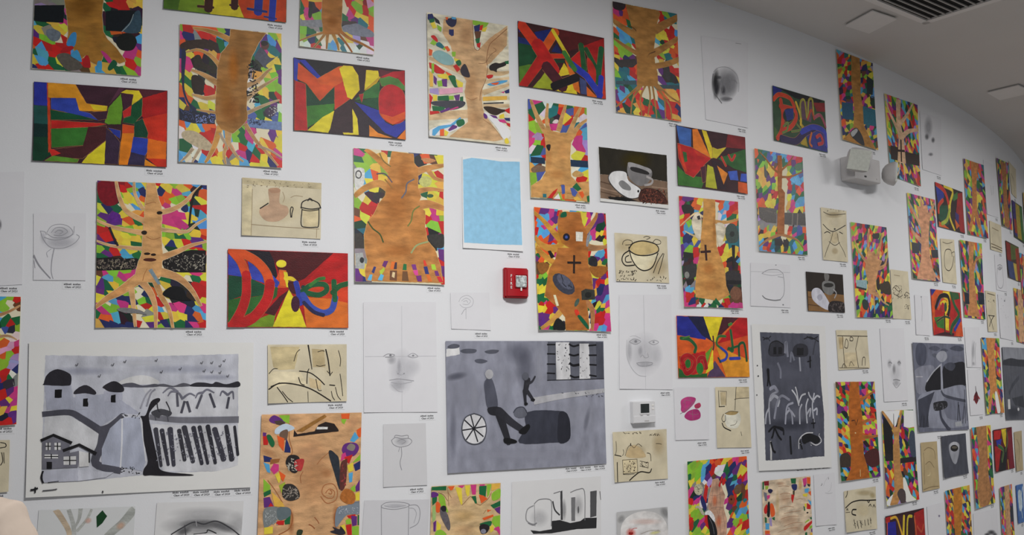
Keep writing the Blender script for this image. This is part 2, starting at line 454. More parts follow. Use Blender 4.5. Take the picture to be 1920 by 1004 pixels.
ART=[
dict(kind='tree',label='tree collage with black hat and knot-hole face, over the grey farm painting',q=[-1.8401, 2.3245, -1.4123, 2.3298, -1.3983, 1.7158, -1.8221, 1.715],grid=[1, 13, [-14, 997, 996, 1029, 1007, -1, 2, -2], 'PCCRBYYRYLOYN/GCCLBN.NPMBKO/GRCYYG.OOLRKY/YNG.BY..M.GRR/LPPYAO.LMMYKB/RRGLYY.LLYGYO/PRYYYL..YGLPR/LGNYGO..NYRPL/GPRBMM....LLR/KKKKK...KKKKK/YMLLM....YMMY/YBLM.L..GY.GB/PGYL.NO.YKKRR/Y.BN.LGR.KKYY/MLLY.RYB.MNBM/GRBK.EYRBYNOB/BNYNR.PLNGNMR'],dens=1.12,parts=[
('*magazine_cutout',None,"""p 25,22,22 : 3 468 123 477 254 469 372 471 347 396 190 389 3 384
p 25,22,22 : 585 444 611 485 732 518 854 540 991 537 993 384 788 381 626 384
q 120,15,30 : 3 982 102 995 181 993 201 943 183 851 92 828 20 877
q 90,35,130 : 94 722 132 784 204 770 198 715
q 30,45,90 : 797 801 755 825 810 858 824 817"""),
('crowd_print',None,"""k 150,140,120 60 60 : 3 461 352 466 353 401 3 396
k 90,80,75 60 71 : 3 461 352 466 353 401 3 396
k 160,155,140 60 65 : 604 495 985 501 986 394 606 389
k 90,85,80 60 71 : 604 505 985 512 986 394 606 389"""),
('painted_tree','219,193,153 36',"""p 205,155,100 : 444 997 517 997 538 922 573 841 581 759 575 677 583 586 591 485 585 404 573 353 520 312 387 311 296 260 257 240 295 310 347 360 366 431 404 512 407 603 415 674 421 745 426 827 438 919
c 205,160,110 202-143 : 428 730 328 763 249 807 202 882 181 942 167 997
c 205,165,115 143-107 : 407 816 366 866 332 926 327 997
c 205,160,110 202-119 : 416 649 303 661 146 683 3 725
c 205,160,115 155-83 : 417 540 292 545 122 557 3 585
c 205,160,110 214-119 : 567 795 674 818 782 867 877 942 939 986
c 205,165,120 155-95 : 568 677 676 669 812 667 893 715 989 759
c 200,150,100 262-95 : 571 479 732 528 854 571 991 599
c 200,145,90 417-179 : 348 320 218 249 102 199 3 139
c 205,160,110 238-131 : 309 280 330 171 352 12
c 205,155,105 298-143 : 387 331 481 242 529 142 537 3
c 200,150,95 238-143 : 519 332 588 212 656 123 691 3
c 195,145,95 357-143 : 572 383 734 345 857 265 947 155"""),
('tree_knots',None,"""p 30,22,18 : 587 792 584 787 577 782 566 780 554 779 544 781 536 785 533 791 536 796 543 800 554 803 566 803 577 801 584 797
p 40,32,26 : 449 651 446 645 439 639 428 636 417 636 406 639 398 644 396 650 398 657 406 662 416 665 428 666 439 663 446 658
p 40,25,18 : 480 506 477 502 469 499 457 497 444 497 433 498 424 501 422 505 424 509 432 512 444 514 457 515 469 513 477 510
p 40,25,18 : 532 501 530 497 523 494 513 492 503 492 493 493 486 496 484 500 486 504 493 507 502 509 513 510 523 508 529 505
p 75,35,25 : 535 466 529 460 513 456 489 453 462 453 438 455 421 459 416 464 421 469 438 474 462 476 488 477 512 475 529 471
c 150,100,60 24 : 433 847 499 864 526 860
c 150,100,60 24 : 442 624 503 605 569 621
c 160,105,60 24 : 452 402 426 361 414 321"""),
('*magazine_cutout',None,"""q 18,18,20 : 594 228 667 282 775 275 817 214 858 189 709 195
s 120,140,150 155-119 : 485 392 560 303
q 120,120,120 : 187 125 259 136 390 121 456 87 390 97 259 101
c 30,25,25 107-71 : 945 986 875 922 851 838 836 719
c 35,30,40 83 : 114 678 154 608 187 559"""),
]),
dict(kind='tree',label='tree collage with thick brown trunk, sideways black lettering and a football cutout',q=[-1.5457, 3.0322, -1.1193, 3.0412, -1.1027, 2.4242, -1.5301, 2.4224],grid=[2, 12, [-15, 999, 1014, 1075, 1005, 13, -5, -32], 'LROOLN....LP/MNERBN...PLY/KKKKBB...TKY/NNOAG...PTTP/MMKKO...GKYG/YY.KK...EALP/GGK....WW.LP/OYKRR..W.YLR/NO..YY..WGDR/YZGYY..R.LPW/NNNN....UUUU/OBBO.B.LPYUL/WYYR.BLGM.PY/GGWO.O.RBROY/B.WRYREMNGOM/BWNYYEBBRYNR'],dens=1.15,parts=[
('*magazine_cutout',None,"""q 55,40,32 : 3 841 68 878 205 900 344 881 331 832 233 836 109 828 41 802
q 45,40,30 : 137 766 192 785 234 730 317 714 359 674 317 656 220 687 145 693
q 42,30,24 : 114 617 166 636 235 593 228 519 194 489 132 513
q 30,40,70 : 21 801 62 793 50 634 51 529 92 438 168 390 147 363 72 437 27 549
p 25,30,50 : 3 373 140 373 340 352 340 290 141 284 3 303
p 95,120,165 : 655 349 997 339 997 275 654 285
q 180,165,135 : 27 206 74 229 169 223 278 167 327 117 265 93 156 119 47 166
q 70,75,90 : 727 805 792 885 842 846 886 811 959 816 915 764 842 727 770 776
p 90,55,45 : 873 902 869 887 858 875 841 868 823 867 807 872 796 882 792 896 796 910 807 922 824 930 842 931 858 926 869 915
p 35,25,25 : 863 917 859 908 849 901 834 896 817 895 802 898 791 904 788 912 791 920 802 928 817 933 834 934 849 931 859 925
q 215,190,70 : 842 749 900 790 959 827 944 788 885 735
q 50,30,60 : 826 417 898 453 956 435 912 379 862 376"""),
('city_print',None,"""k 120,135,190 70 50 : 154 347 335 357 336 295 155 285
k 70,80,120 30 50 : 8 366 140 373 141 310 8 303
k 40,45,70 40 56 : 662 344 826 353 826 305 662 296
k 60,45,50 20 63 : 151 756 345 769 345 674 152 661
k 225,225,220 18 44 : 869 451 956 456 956 381 869 377"""),
('painted_tree','209,188,153 30',"""p 160,115,65 : 492 997 843 991 770 916 698 803 669 694 652 587 648 449 655 343 598 288 514 231 402 256 354 306 344 389 353 516 359 622 366 707 401 815 471 884
c 190,140,80 251-150 : 485 917 372 952 233 974 136 978
c 195,145,85 188-88 : 387 719 289 792 178 822 69 798
c 190,145,95 276-125 : 387 581 276 627 193 654 118 670
c 190,150,100 213-100 : 374 496 263 474 181 485 126 492
c 180,145,105 213-88 : 641 586 769 637 856 707 900 731
c 180,150,115 175-88 : 648 491 769 573 885 634 958 670
c 175,150,120 150-75 : 647 385 769 434 899 479 971 500
c 185,140,85 125-63 : 360 374 250 379 168 385
c 195,145,80 251-125 : 388 266 340 138 279 42 252 10
c 190,150,100 188-100 : 458 249 458 155 430 80 444 8
c 185,150,110 138-88 : 486 240 486 146 556 65 612 32
c 180,140,95 163-75 : 640 300 739 190 853 101 953 16
c 170,150,130 100-63 : 388 224 444 154 465 113
c 175,155,130 125-63 : 129 97 75 43 22 3
c 175,155,130 113-63 : 197 100 143 26 130 3
c 170,150,130 113-63 : 768 149 882 123 990 76"""),
('trunk_shading',None,"""b 200,120,40 0.8 : 520 717 591 721 520 547
b 130,95,60 0.5 : 598 829 684 834 598 647
b 150,85,40 0.6 : 500 398 626 405 500 261
b 130,100,70 0.6 : 612 383 662 386 612 246
b 185,125,60 0.5 : 443 521 527 526 444 311"""),
('sideways_lettering',None,"""s 25,25,28 56 : 655 534 700 547
s 25,25,28 56 : 652 550 655 513 698 526
s 25,25,28 56 : 705 590 741 603 740 571
s 25,25,28 50 : 712 644 724 698 669 684 672 647
s 25,25,28 50 : 669 716 719 730
s 25,25,28 50 : 669 743 715 756 712 783
s 25,25,28 56 : 712 474 769 472 762 498 726 501
s 25,25,28 50 : 719 516 769 530
s 25,25,28 50 : 726 549 762 562 726 570
k 30,30,32 40 75 : 655 768 755 775 755 476 655 470"""),
]),
dict(kind='tree',label='tree collage with two dark rectangles beside an ochre trunk, above the block-letter painting',q=[-2.112, 3.3874, -1.6996, 3.3939, -1.6899, 2.784, -2.1023, 2.7775],grid=[3, 12, [-71, 1011, 982, 1105, 1015, 18, -22, -37], '????....????/????....????/????....????/????....????/????....????/????....????/????....????/????....????/EEEE....GRAY/KKKK....KKKK/BGAM....KKKK/PYEYB...GOKY/RRL.B....KKB/GBRRB..M..MP/YBGYBRABG.RL/NORGEKABAGLN'],dens=1.2,parts=[
('*magazine_cutout',None,"""p 12,20,26 : 3 442 270 465 265 338 65 331 3 333
p 14,22,28 : 651 447 774 464 921 472 980 470 985 318 801 309 656 308
q 50,75,90 : 816 313 901 403 929 461 977 464 981 321
c 130,145,150 45-25 : 809 310 880 373 914 443
q 105,115,125 : 117 274 172 289 243 266 231 216 176 201 125 231
q 90,85,78 : 215 100 284 126 363 108 450 47 423 16 325 5 267 38
q 22,26,24 : 753 236 802 290 890 301 950 254 915 185 806 178"""),
('painted_tree','190,174,144 27',"""p 160,112,45 : 239 997 607 997 626 529 616 417 635 296 680 243 769 182 852 98 795 78 714 101 647 141 608 51 521 79 476 120 421 73 360 168 303 198 314 275 294 395 269 504"""),
('trunk_shading',None,"""b 120,75,25 0.7 : 448 472 606 483 452 361
b 190,150,70 0.6 : 400 237 514 244 404 149
b 195,155,80 0.5 : 674 198 765 166 642 148"""),
('*paper_scrap',None,"""q 55,130,185 : 303 198 342 266 385 274 387 214 367 174 311 177
q 165,25,30 : 249 129 283 164 353 179 361 158 305 132
q 60,140,185 : 342 113 397 154 434 107 443 69 392 88
q 165,25,30 : 458 42 469 109 505 116 529 41 494 33
q 180,50,120 : 618 156 662 147 721 96 693 77
q 65,145,190 : 583 27 592 83 628 79 630 19 602 3
q 15,80,50 : 687 44 736 102 773 71 709 23"""),
]),
dict(kind='tree',label='tree collage with huge furry golden trunk filling the sheet and small scraps between finger-like roots',q=[-0.7899, 2.5436, -0.3582, 2.5458, -0.3522, 1.9237, -0.7758, 1.9271],grid=[4, 11, [-11, 999, 1022, 1060, 1011, 10, -25, -14], 'MG.RG..NYGY/RLLA...NOZY/ELAL...O.../EBOYY..NYYR/LBY....NYYA/..KKR..MGYR/LYR......YA/ZRRR....YMY/OYO.....RML/RTY.....RLR/KT......KKM/KL.......KO/EE........P/EE.......LR/PY........P/PL........R'],parts=[
('*magazine_cutout',None,"""q 205,205,200 : 16 845 104 850 118 799 94 704 17 690 8 793
p 60,60,60 : 87 802 83 788 73 776 59 769 43 768 29 773 20 784 17 799 20 813 30 825 44 832 60 833 74 827 84 816
p 200,200,195 : 75 802 73 792 66 783 57 778 46 778 37 782 30 789 28 799 31 809 37 818 47 822 57 823 67 819 73 811
q 40,32,40 : 204 621 220 669 302 678 332 663 264 624
p 55,50,45 : 6 357 68 364 111 304 103 248 8 245
p 165,168,165 : 4 209 88 217 109 131 101 95 6 98
p 40,42,45 : 100 161 98 151 91 143 82 139 71 139 62 143 56 150 53 160 56 170 62 178 72 182 82 182 92 178 98 171
q 50,48,46 : 805 370 908 384 997 382 997 293 923 279 844 319
q 190,190,110 : 716 781 771 827 857 810 849 762 770 742
q 190,130,80 : 741 958 835 968 914 952 819 930
p 60,90,60 : 882 678 879 672 868 666 853 663 836 662 821 664 810 669 807 675 811 681 821 687 836 691 853 691 868 689 879 685"""),
('painted_tree','209,170,108 31',"""p 190,130,72 : 419 997 656 990 663 922 709 882 707 723 738 661 690 596 783 558 782 432 812 328 891 268 953 144 976 15 122 10 108 80 139 162 110 243 104 345 143 449 218 513 263 588 339 653 355 716 371 811 387 885
c 195,135,75 392-261 : 432 825 327 893 209 960 135 992
c 195,140,80 392-327 : 400 698 280 744 131 706 13 639
c 195,140,85 359-261 : 678 848 803 887 993 919
c 200,145,90 222-157 : 834 867 897 817 997 801
c 200,140,85 261-157 : 691 701 833 729 991 726
c 195,135,80 457-392 : 706 596 831 613 990 588"""),
('trunk_shading',None,"""b 165,100,50 0.45 : 459 586 659 594 457 378
b 160,95,45 0.5 : 471 244 702 251 470 182
b 205,150,90 0.5 : 276 392 427 397 274 248
b 165,105,60 0.5 : 554 821 646 825 552 694
b 205,150,85 0.4 : 703 387 813 391 702 262"""),
('bark_marks',None,"""c 110,120,60 59 : 588 435 627 478 651 552 721 592
c 60,80,40 65 : 150 449 201 400 276 361 312 303
c 150,160,110 78 : 624 233 687 292 812 323
c 100,100,110 65 : 521 646 568 695 584 759 661 795
c 95,85,95 59 : 251 816 341 820 416 761
c 150,110,60 59 : 341 778 416 719
c 120,110,60 46 : 283 974 328 914 402 881"""),
('*paper_scrap',None,"""p 45,50,110 : 179 77 205 118 230 114 204 64
p 175,195,60 : 264 84 317 116 325 96 279 44
p 100,40,110 : 295 126 318 162 366 164 332 112
p 90,175,215 : 244 18 279 64 314 55 294 14
p 90,175,215 : 130 15 160 56 189 57 174 11
p 225,110,40 : 385 103 401 160 454 161 423 104
p 60,45,60 : 423 104 439 156 462 156 457 105
p 110,70,45 : 377 21 381 92 461 95 456 17
p 225,195,150 : 400 47 411 83 438 79 430 37
p 30,110,60 : 522 101 534 148 569 146 568 100
p 110,75,45 : 514 19 522 91 576 92 591 19
p 120,50,130 : 623 145 670 147 685 106 638 104
p 215,70,150 : 638 99 692 106 700 65 661 64
p 110,40,120 : 672 59 731 66 738 19 691 18
p 225,60,40 : 756 180 779 181 802 140 766 139
p 45,50,120 : 760 131 802 135 822 78 778 77
p 225,110,40 : 786 72 825 73 856 22 812 21
p 165,205,60 : 845 152 889 153 905 112 857 110
p 110,45,120 : 881 103 921 104 939 66 896 65
p 205,35,50 : 907 60 952 61 980 20 936 19"""),
]),
dict(kind='tree',label='orange tree collage with cross, blue oval and camera, beside the red fire strobe',q=[0.1176, 2.3277, 0.5417, 2.3244, 0.5569, 1.7088, 0.1337, 1.7162],grid=[5, 12, [-1, 998, 1049, 1056, 979, 13, -53, -4], 'OPMB..BL.PM/RBMPR..YM.PR/OMYNB...YPDM/RBPMO...PMYL/BOPMR...BMKR/AOYRA...T..R/GOAMK...R.BR/PYA.....KKPG/ZZA.....ZAAZ/LLO.....PYPR/GGR.....YPRY/YYA.....BPNP/GGGZ.E..YBPB/YRRR..T.GOYM/OYRP....BMGY/PPYO..RG.NRM/GMGKK.LG.MBM'],dens=1.3,parts=[
('painted_tree','199,156,81 25',"""p 170,105,50 : 351 980 639 990 660 902 718 830 727 693 718 556 765 453 775 327 665 262 692 138 693 8 372 3 370 110 264 190 102 278 180 495 269 581 308 676 481 683 362 720 316 811 321 905
c 195,140,55 345-248 : 379 720 232 818 118 895 5 952
c 195,140,60 414-276 : 343 677 173 670 58 706 3 755
c 190,135,55 276-414 : 234 559 119 606 23 664
c 180,120,65 317-138 : 700 830 775 886 851 954 872 997
c 165,120,80 414-207 : 692 702 835 698 997 716
c 190,135,70 276-138 : 717 535 822 497 891 457
c 195,145,70 345-207 : 366 192 208 87 38 12
c 175,120,75 414-207 : 629 261 748 181 737 14
c 180,130,80 276-138 : 485 174 475 5"""),
('trunk_shading',None,"""b 205,150,55 0.6 : 242 394 344 398 234 250
b 150,85,40 0.5 : 538 769 697 777 528 601
b 195,140,50 0.6 : 347 761 451 765 341 656
b 150,90,50 0.4 : 584 384 726 389 576 239"""),
('*magazine_cutout',None,"""p 25,25,40 : 479 774 473 760 459 748 439 742 418 741 399 746 386 756 382 769 388 783 402 795 421 802 443 803 462 798 475 787
p 60,80,150 : 451 773 449 767 443 762 434 760 425 759 417 761 411 765 410 771 412 776 418 781 427 784 436 784 444 782 449 778
p 215,212,200 : 564 823 664 825 656 745 562 744
p 60,62,75 : 442 431 493 395 519 357 515 323 482 301 426 294 360 305 295 331 245 367 219 405 223 438 256 460 310 467 377 456
p 85,88,105 : 434 431 473 405 494 378 494 355 472 341 434 338 386 347 339 367 301 393 280 420 280 442 301 457 339 460 387 451
p 55,55,50 : 607 328 670 350 794 344 798 265 611 255
p 35,35,33 : 748 301 743 290 730 280 711 275 690 275 672 279 660 287 656 298 661 309 675 318 693 323 714 324 732 320 744 311
q 140,140,145 : 702 713 714 777 763 838 759 779 728 709
q 150,95,40 : 744 536 988 545 957 491 873 451 784 469
q 140,90,40 : 15 520 66 547 174 536 154 484 61 450
q 40,40,45 : 736 552 739 599 794 628 846 603 843 545
p 225,215,180 : 219 286 253 287 290 201 256 195
p 30,28,30 : 168 644 205 651 262 601 210 584
q 30,30,30 : 195 15 259 98 350 59 355 3
q 15,90,60 : 357 933 377 971 438 983 440 943
q 20,90,60 : 542 114 586 125 686 44 667 18
q 215,60,40 : 502 165 537 176 570 145 525 124
p 70,90,80 : 564 227 549 212 533 202 518 198 507 200 504 209 507 223 517 239 532 253 548 263 563 268 573 265 577 256 574 242"""),
('cross_mark',None,"""s 40,28,24 117 : 529 620 517 478
s 40,28,24 117 : 439 560 613 565"""),
('oval_markings',None,"""s 20,20,26 34 : 338 454 361 408 352 387 401 358
s 20,20,26 34 : 436 359 464 401 469 350
s 20,20,26 28 : 428 374 487 355"""),
]),
dict(kind='tree',label='tree collage with grey whale cutout and roots spreading over bare paper',q=[-1.0445, 3.6003, -0.705, 3.6026, -0.701, 2.9926, -1.0404, 2.9903],grid=[6, 11, [-44, 1038, 1006, 1147, 1015, 8, -18, -61], '???????????/???????????/???????????/???????????/???????????/???????????/????...????/????...????/????...????/????...????/????...????/????...????/????...????/GOKOM..RVCI/GMKB...GLRL/YMLR..GMYRL/EEEE..KKPTO/LGGG..EEEEO/LR.....AVMM/WWWWB.TWWWM/WWWWB.TWWWW'],parts=[
('*magazine_cutout',None,"""q 110,115,130 : 571 199 665 224 767 236 846 219 982 184 991 143 823 136 650 146 587 168
p 50,35,35 : 555 243 743 252 775 241 665 219 556 211
p 125,128,135 : 3 201 285 231 279 168 3 157
q 25,30,28 : 110 258 134 350 169 321 156 244 129 228"""),
('painted_tree','199,184,153 20',"""p 170,115,65 : 298 389 568 411 562 297 556 193 572 149 510 131 372 121 310 121 301 197 285 254
p 170,115,65 : 298 389 190 787 262 997 574 997 657 831 568 411
c 165,120,75 119-81 : 318 131 166 93 3 42
c 165,125,80 130-98 : 341 128 281 74 191 6
c 170,125,80 152-98 : 371 130 358 8
c 175,130,70 163-108 : 441 135 496 67 520 10
c 160,100,60 108-119 : 510 140 628 63 699 5
c 165,110,65 163-136 : 556 152 666 111 824 81 997 35"""),
('trunk_shading',None,"""b 140,85,40 0.6 : 431 229 532 236 432 175
b 190,140,85 0.5 : 445 333 554 342 446 270"""),
]),
dict(kind='tree',label='pale tree collage with much bare cream paper, a black bird cutout and few scraps',q=[-0.4454, 3.2414, -0.0153, 3.2437, -0.0058, 2.6282, -0.432, 2.6289],base='225,212,188',parts=[
('painted_tree','223,209,184 25',"""p 203,165,122 : 379 996 553 997 563 769 612 752 759 868 986 997 980 834 770 666 718 639 716 560 662 455 650 321 672 235 904 42 784 17 239 16 471 153 466 284 436 392 463 482 352 605 275 763 181 853 200 966
c 208,178,140 417-278 : 465 549 271 586 32 630
c 210,180,140 417-626 : 456 217 228 189 20 162
c 208,178,135 348-209 : 700 593 869 586 997 610
c 208,178,135 278-209 : 678 412 831 459 997 503
c 212,185,145 209-278 : 674 301 827 314 982 327
c 212,185,145 209 : 697 503 997 559"""),
('trunk_shading',None,"""b 170,125,80 0.5 : 528 444 628 452 523 267
b 180,135,95 0.5 : 474 861 574 871 470 727
b 190,150,110 0.5 : 808 828 963 844 805 715
b 175,130,85 0.4 : 554 181 671 190 551 71"""),
('bark_marks',None,"""c 130,85,55 28 : 555 959 560 847 571 770 612 752 641 777
c 130,85,55 28 : 985 972 844 877 757 811 720 695 726 640
c 140,95,60 28 : 735 641 706 526 636 409 625 341
c 150,100,60 21 : 460 350 525 338 592 361
c 120,85,60 21 : 807 794 841 775 772 734 702 660 617 646
c 150,105,65 21 : 654 189 787 133 887 52"""),
('*white_patch',None,"""q 226,226,222 : 673 248 790 222 993 126 973 58 904 47 821 135
q 226,226,222 : 10 54 226 124 422 171 404 115 232 48 16 3"""),
('*paper_scrap',None,"""p N : 9 984 65 995 88 954 39 926 8 945
p G : 24 945 88 959 90 926 31 917
p 40,40,50 : 80 975 143 948 159 917 103 928
p Y : 39 913 87 931 118 888 70 872
p L : 118 913 174 896 165 857 126 875
q 40,40,70 : 232 969 346 992 345 937 295 911 239 931
p B : 295 997 350 997 346 979 297 978
p N : 262 889 319 895 318 845 293 837 261 850
p O : 217 984 257 988 240 959
p L : 552 997 754 997 728 966 676 944 551 964
p R : 643 963 686 973 667 926 634 922
p N : 568 949 644 974 633 911 575 905
p Z : 571 905 659 919 640 856 590 839
p G : 581 844 640 861 631 812 597 809
p R : 597 806 648 823 638 775 605 782
p Y : 676 944 736 962 709 919 662 916
q R : 44 806 84 821 123 792 115 769
p L : 32 750 68 786 115 764 82 738
q T : 107 757 147 772 202 739 186 723 111 738
p L : 194 735 218 735 209 712 181 720
p O : 202 742 243 751 274 719 241 704
p L : 290 709 339 714 335 675 297 671
q 130,170,170 : 65 676 145 706 257 684 313 645 295 605 190 595 80 634
p O : 18 705 62 698 48 653 17 650
p Y : 313 662 402 651 385 628 329 635
q G : 337 631 386 652 405 621 368 601
p R : 303 594 344 613 392 575 351 549
q 45,40,50 : 392 575 451 625 506 541 489 518 415 528
p R : 15 595 94 586 205 542 188 518 100 516 22 552
p L : 44 587 75 595 73 513 45 511
p Y : 108 506 221 524 301 512 243 474 124 485
p O : 205 542 277 526 301 514 236 511
p P : 68 497 107 473 98 417 67 437
p A : 17 530 60 501 58 403 18 400
p L : 107 451 171 467 178 419 122 409
p P : 163 472 228 483 226 418 173 418
q G : 244 507 325 514 340 444 363 418 315 425 275 466
p Y : 330 492 422 467 412 420 356 429
p V : 18 384 121 398 128 344 17 351
p I : 129 393 416 432 415 390 136 345
p R : 12 345 53 316 31 260 13 173
p Y : 53 336 107 340 103 293 55 289
p G : 112 332 240 348 247 308 111 297
p L : 245 343 302 353 304 320 247 316
p P : 305 353 378 370 369 320 328 317
p G : 378 348 419 357 418 311 377 312
q 60,60,70 : 55 284 410 318 417 275 277 236 133 252 54 257
p G : 41 248 197 250 181 220 53 203
p R : 13 203 116 211 132 198 17 173
p P : 132 212 246 253 253 232 148 199
p M : 253 237 351 269 359 259 261 230
p B : 41 56 113 92 258 115 373 184 386 174 290 107 129 63 64 10 35 13
p O : 129 65 177 74 175 17 127 14
p Y : 180 68 232 51 207 20 178 18
p P : 225 69 282 115 339 108 330 93 240 60
q G : 327 147 406 170 429 139 396 115 347 105
q 35,28,28 : 752 637 821 671 881 672 950 690 958 662 853 624 844 595 802 602 759 604
p G : 945 695 997 706 997 678 962 674
q R : 715 555 792 568 783 544 732 531
q B : 722 483 867 524 971 539 953 521 798 479
q O : 764 492 867 513 832 487
p N : 934 446 997 469 997 435 950 427
p M : 890 431 934 444 930 427
p A : 660 375 967 407 966 376 659 339
p 60,60,62 : 667 325 922 353 922 342 666 314
q 50,35,25 : 666 289 759 302 895 291 997 294 894 263 825 236 740 245
p R : 929 286 997 312 997 261 966 269
p Y : 859 236 919 258 927 221 866 211
p N : 922 221 997 228 997 200 943 203
p M : 841 203 926 208 960 179 866 183
p R : 946 184 997 181 997 150 959 163
q P : 664 239 706 226 708 199 671 201
p P : 731 234 824 230 841 209 790 211
q Y : 921 43 956 57 976 19 929 10"""),
]),
dict(kind='tree',label='tree collage with wide smooth tan trunk and striped roots, beside the X painting',q=[0.6082, 3.4874, 1.0505, 3.5027, 1.0564, 2.8782, 0.6154, 2.8755],grid=[7, 9, [-11, 1004, 1091, 1135, 1019, -5, -63, -101], 'KK......G/MOG...KTT/OOYT..RT./.G....R../OBB..YYRB/LBTI.BMRO/LL.R..LYO/YNPP..RTR/YKKK..A.A/LTRO..PKR/TTBR..PKY/LPTN..TTT/PBGR..OAR/GRAOGRTRO/NAGYRGBRN/GLGRATGAO'],dens=1.35,parts=[
('*magazine_cutout',None,"""p 48,42,42 : 27 470 322 512 348 470 281 429 60 413
p 38,75,85 : 18 279 331 317 329 278 16 248
p 35,65,75 : 672 311 997 335 997 300 670 275
q 45,40,45 : 747 420 783 537 823 541 857 443 842 362 774 378
q 50,40,45 : 7 995 180 997 178 952 103 927 13 939"""),
('painted_tree','181,147,90 27',"""p 170,122,65 : 195 994 702 997 730 974 669 866 633 714 612 610 625 498 659 411 652 298 337 267 349 492 330 659 281 800
c 170,122,65 458-382 : 333 727 169 771 7 820
c 165,118,62 260-183 : 334 569 161 613 18 659
c 165,118,65 489-535 : 663 820 844 898 997 962
c 168,120,66 443-382 : 591 585 771 661 997 768
c 168,120,66 306-458 : 624 475 822 518 997 572
c 165,120,70 122-76 : 365 270 156 139 7 48
c 165,120,70 122-76 : 403 274 266 149 222 3
c 165,120,70 107-76 : 460 279 378 160 389 5
c 165,120,70 107-76 : 517 285 530 174 483 14
c 165,120,70 107-76 : 575 290 604 125 616 4
c 165,120,70 122-76 : 634 307 744 194 753 16
c 165,120,70 122-92 : 653 309 843 215 997 173
c 165,120,70 107-76 : 614 294 819 145 850 3"""),
('bark_marks',None,"""c 90,60,35 61 : 513 549 543 580 631 610
c 90,60,35 53 : 244 807 318 787 345 768
b 195,145,85 0.6 : 493 541 628 555 490 473"""),
]),
dict(kind='tree',label='small tree collage with large square scraps, navy bands and a striped fish cutout',q=[0.0884, 2.8777, 0.4344, 2.8751, 0.4412, 2.3725, 0.0987, 2.3722],grid=[8, 8, [-7, 1001, 1062, 1103, 1011, -12, -53, -65], 'UMWGOGLR/GGWTYUOL/R.OKYR.W/LL.M.UTB/MVR...OB/MLR...WV/WGU...MV/BBR...YR/AZ....WB/LU....RY/L.....YY/...RUUGO/..TRLO.G'],parts=[
('*magazine_cutout',None,"""p 25,50,75 : 20 414 265 418 262 355 22 353
p 25,50,75 : 697 431 997 437 997 366 694 361
q 120,95,75 : 23 291 129 335 269 328 259 284 144 266 56 256
q 190,150,90 : 718 280 793 324 913 298 883 268 772 256"""),
('painted_tree','204,174,117 28',"""p 200,150,90 : 184 778 251 707 281 579 283 427 267 274 193 194 15 120 3 7 273 10 384 108 475 145 549 171 694 158 798 21 997 4 997 221 806 197 698 257 689 455 714 612 811 708 682 709 554 699 357 705 234 717
c 195,150,95 294-212 : 268 698 167 810 85 933 53 985
c 195,150,95 259-177 : 339 703 309 822 334 978
c 195,150,95 294-177 : 519 729 561 843 641 997
c 195,150,95 294-177 : 681 692 780 840 898 996
c 195,150,95 259-153 : 736 691 871 803 997 872"""),
('trunk_shading',None,"""b 180,120,60 0.5 : 463 264 644 276 460 199
b 185,130,75 0.5 : 327 430 399 435 320 277
b 215,165,105 0.4 : 564 512 673 520 557 358"""),
('*paper_scrap',None,"""p R : 282 11 383 86 465 123 427 72 353 11
p 225,220,215 : 380 10 472 69 505 11
p U : 521 159 584 162 584 75 535 62
p O : 526 61 577 69 574 9 541 10
p L : 464 90 490 81 532 13 502 11
p G : 712 148 787 196 868 135 802 109
p U : 674 135 730 143 801 98 753 51 707 60
p O : 811 98 886 114 912 71 873 36
p A : 725 39 799 54 872 14 742 12
p G : 949 62 997 76 997 9 961 3
p T : 204 50 266 53 264 15 203 12
q 30,22,22 : 288 547 360 563 352 508 321 497
p U : 532 697 585 790 675 753 609 709
p U : 859 751 985 844 997 803
q 60,80,60 : 360 782 372 838 434 838 414 786
q 215,200,200 : 405 791 452 828 506 827 486 792
p M : 378 772 450 784 439 739 394 735"""),
]),
dict(kind='tree',label='tree collage with piano cutout and spiral knot on a peach-coloured trunk',q=[-1.165, 1.3468, -0.7365, 1.3425, -0.7426, 0.7326, -1.1711, 0.7368],base='205,160,115',parts=[
('trunk_shading',None,"""b 185,135,90 0.6 : 524 581 734 575 534 324
b 215,175,135 0.5 : 482 712 667 707 487 583
b 170,100,50 0.8 : 320 249 356 247 325 131
b 170,100,50 0.8 : 758 263 795 261 762 143
b 170,115,70 0.7 : 660 577 729 555 637 538
b 215,170,130 0.6 : 911 929 995 968 956 885
b 195,140,95 0.6 : 72 739 167 700 50 710"""),
('bark_marks',None,"""c 165,105,65 37 : 652 439 689 464 739 445 728 402 666 404 615 441 638 492 725 497 770 444 754 384 667 366 604 415
c 165,105,65 42 : 695 455 714 446 708 429 683 434
c 150,90,55 32 : 548 273 580 246 593 228
c 150,90,55 42 : 495 226 526 214 551 196
c 150,90,55 26 : 405 517 397 560 420 593
c 160,105,65 26 : 558 641 606 682 679 724
c 150,90,50 42 : 310 334 333 274 304 208 204 171
c 150,90,50 42 : 774 331 746 264 761 194 812 140
c 160,105,65 37 : 272 932 276 829 311 733 258 692
c 160,105,65 37 : 81 545 155 475 230 388"""),
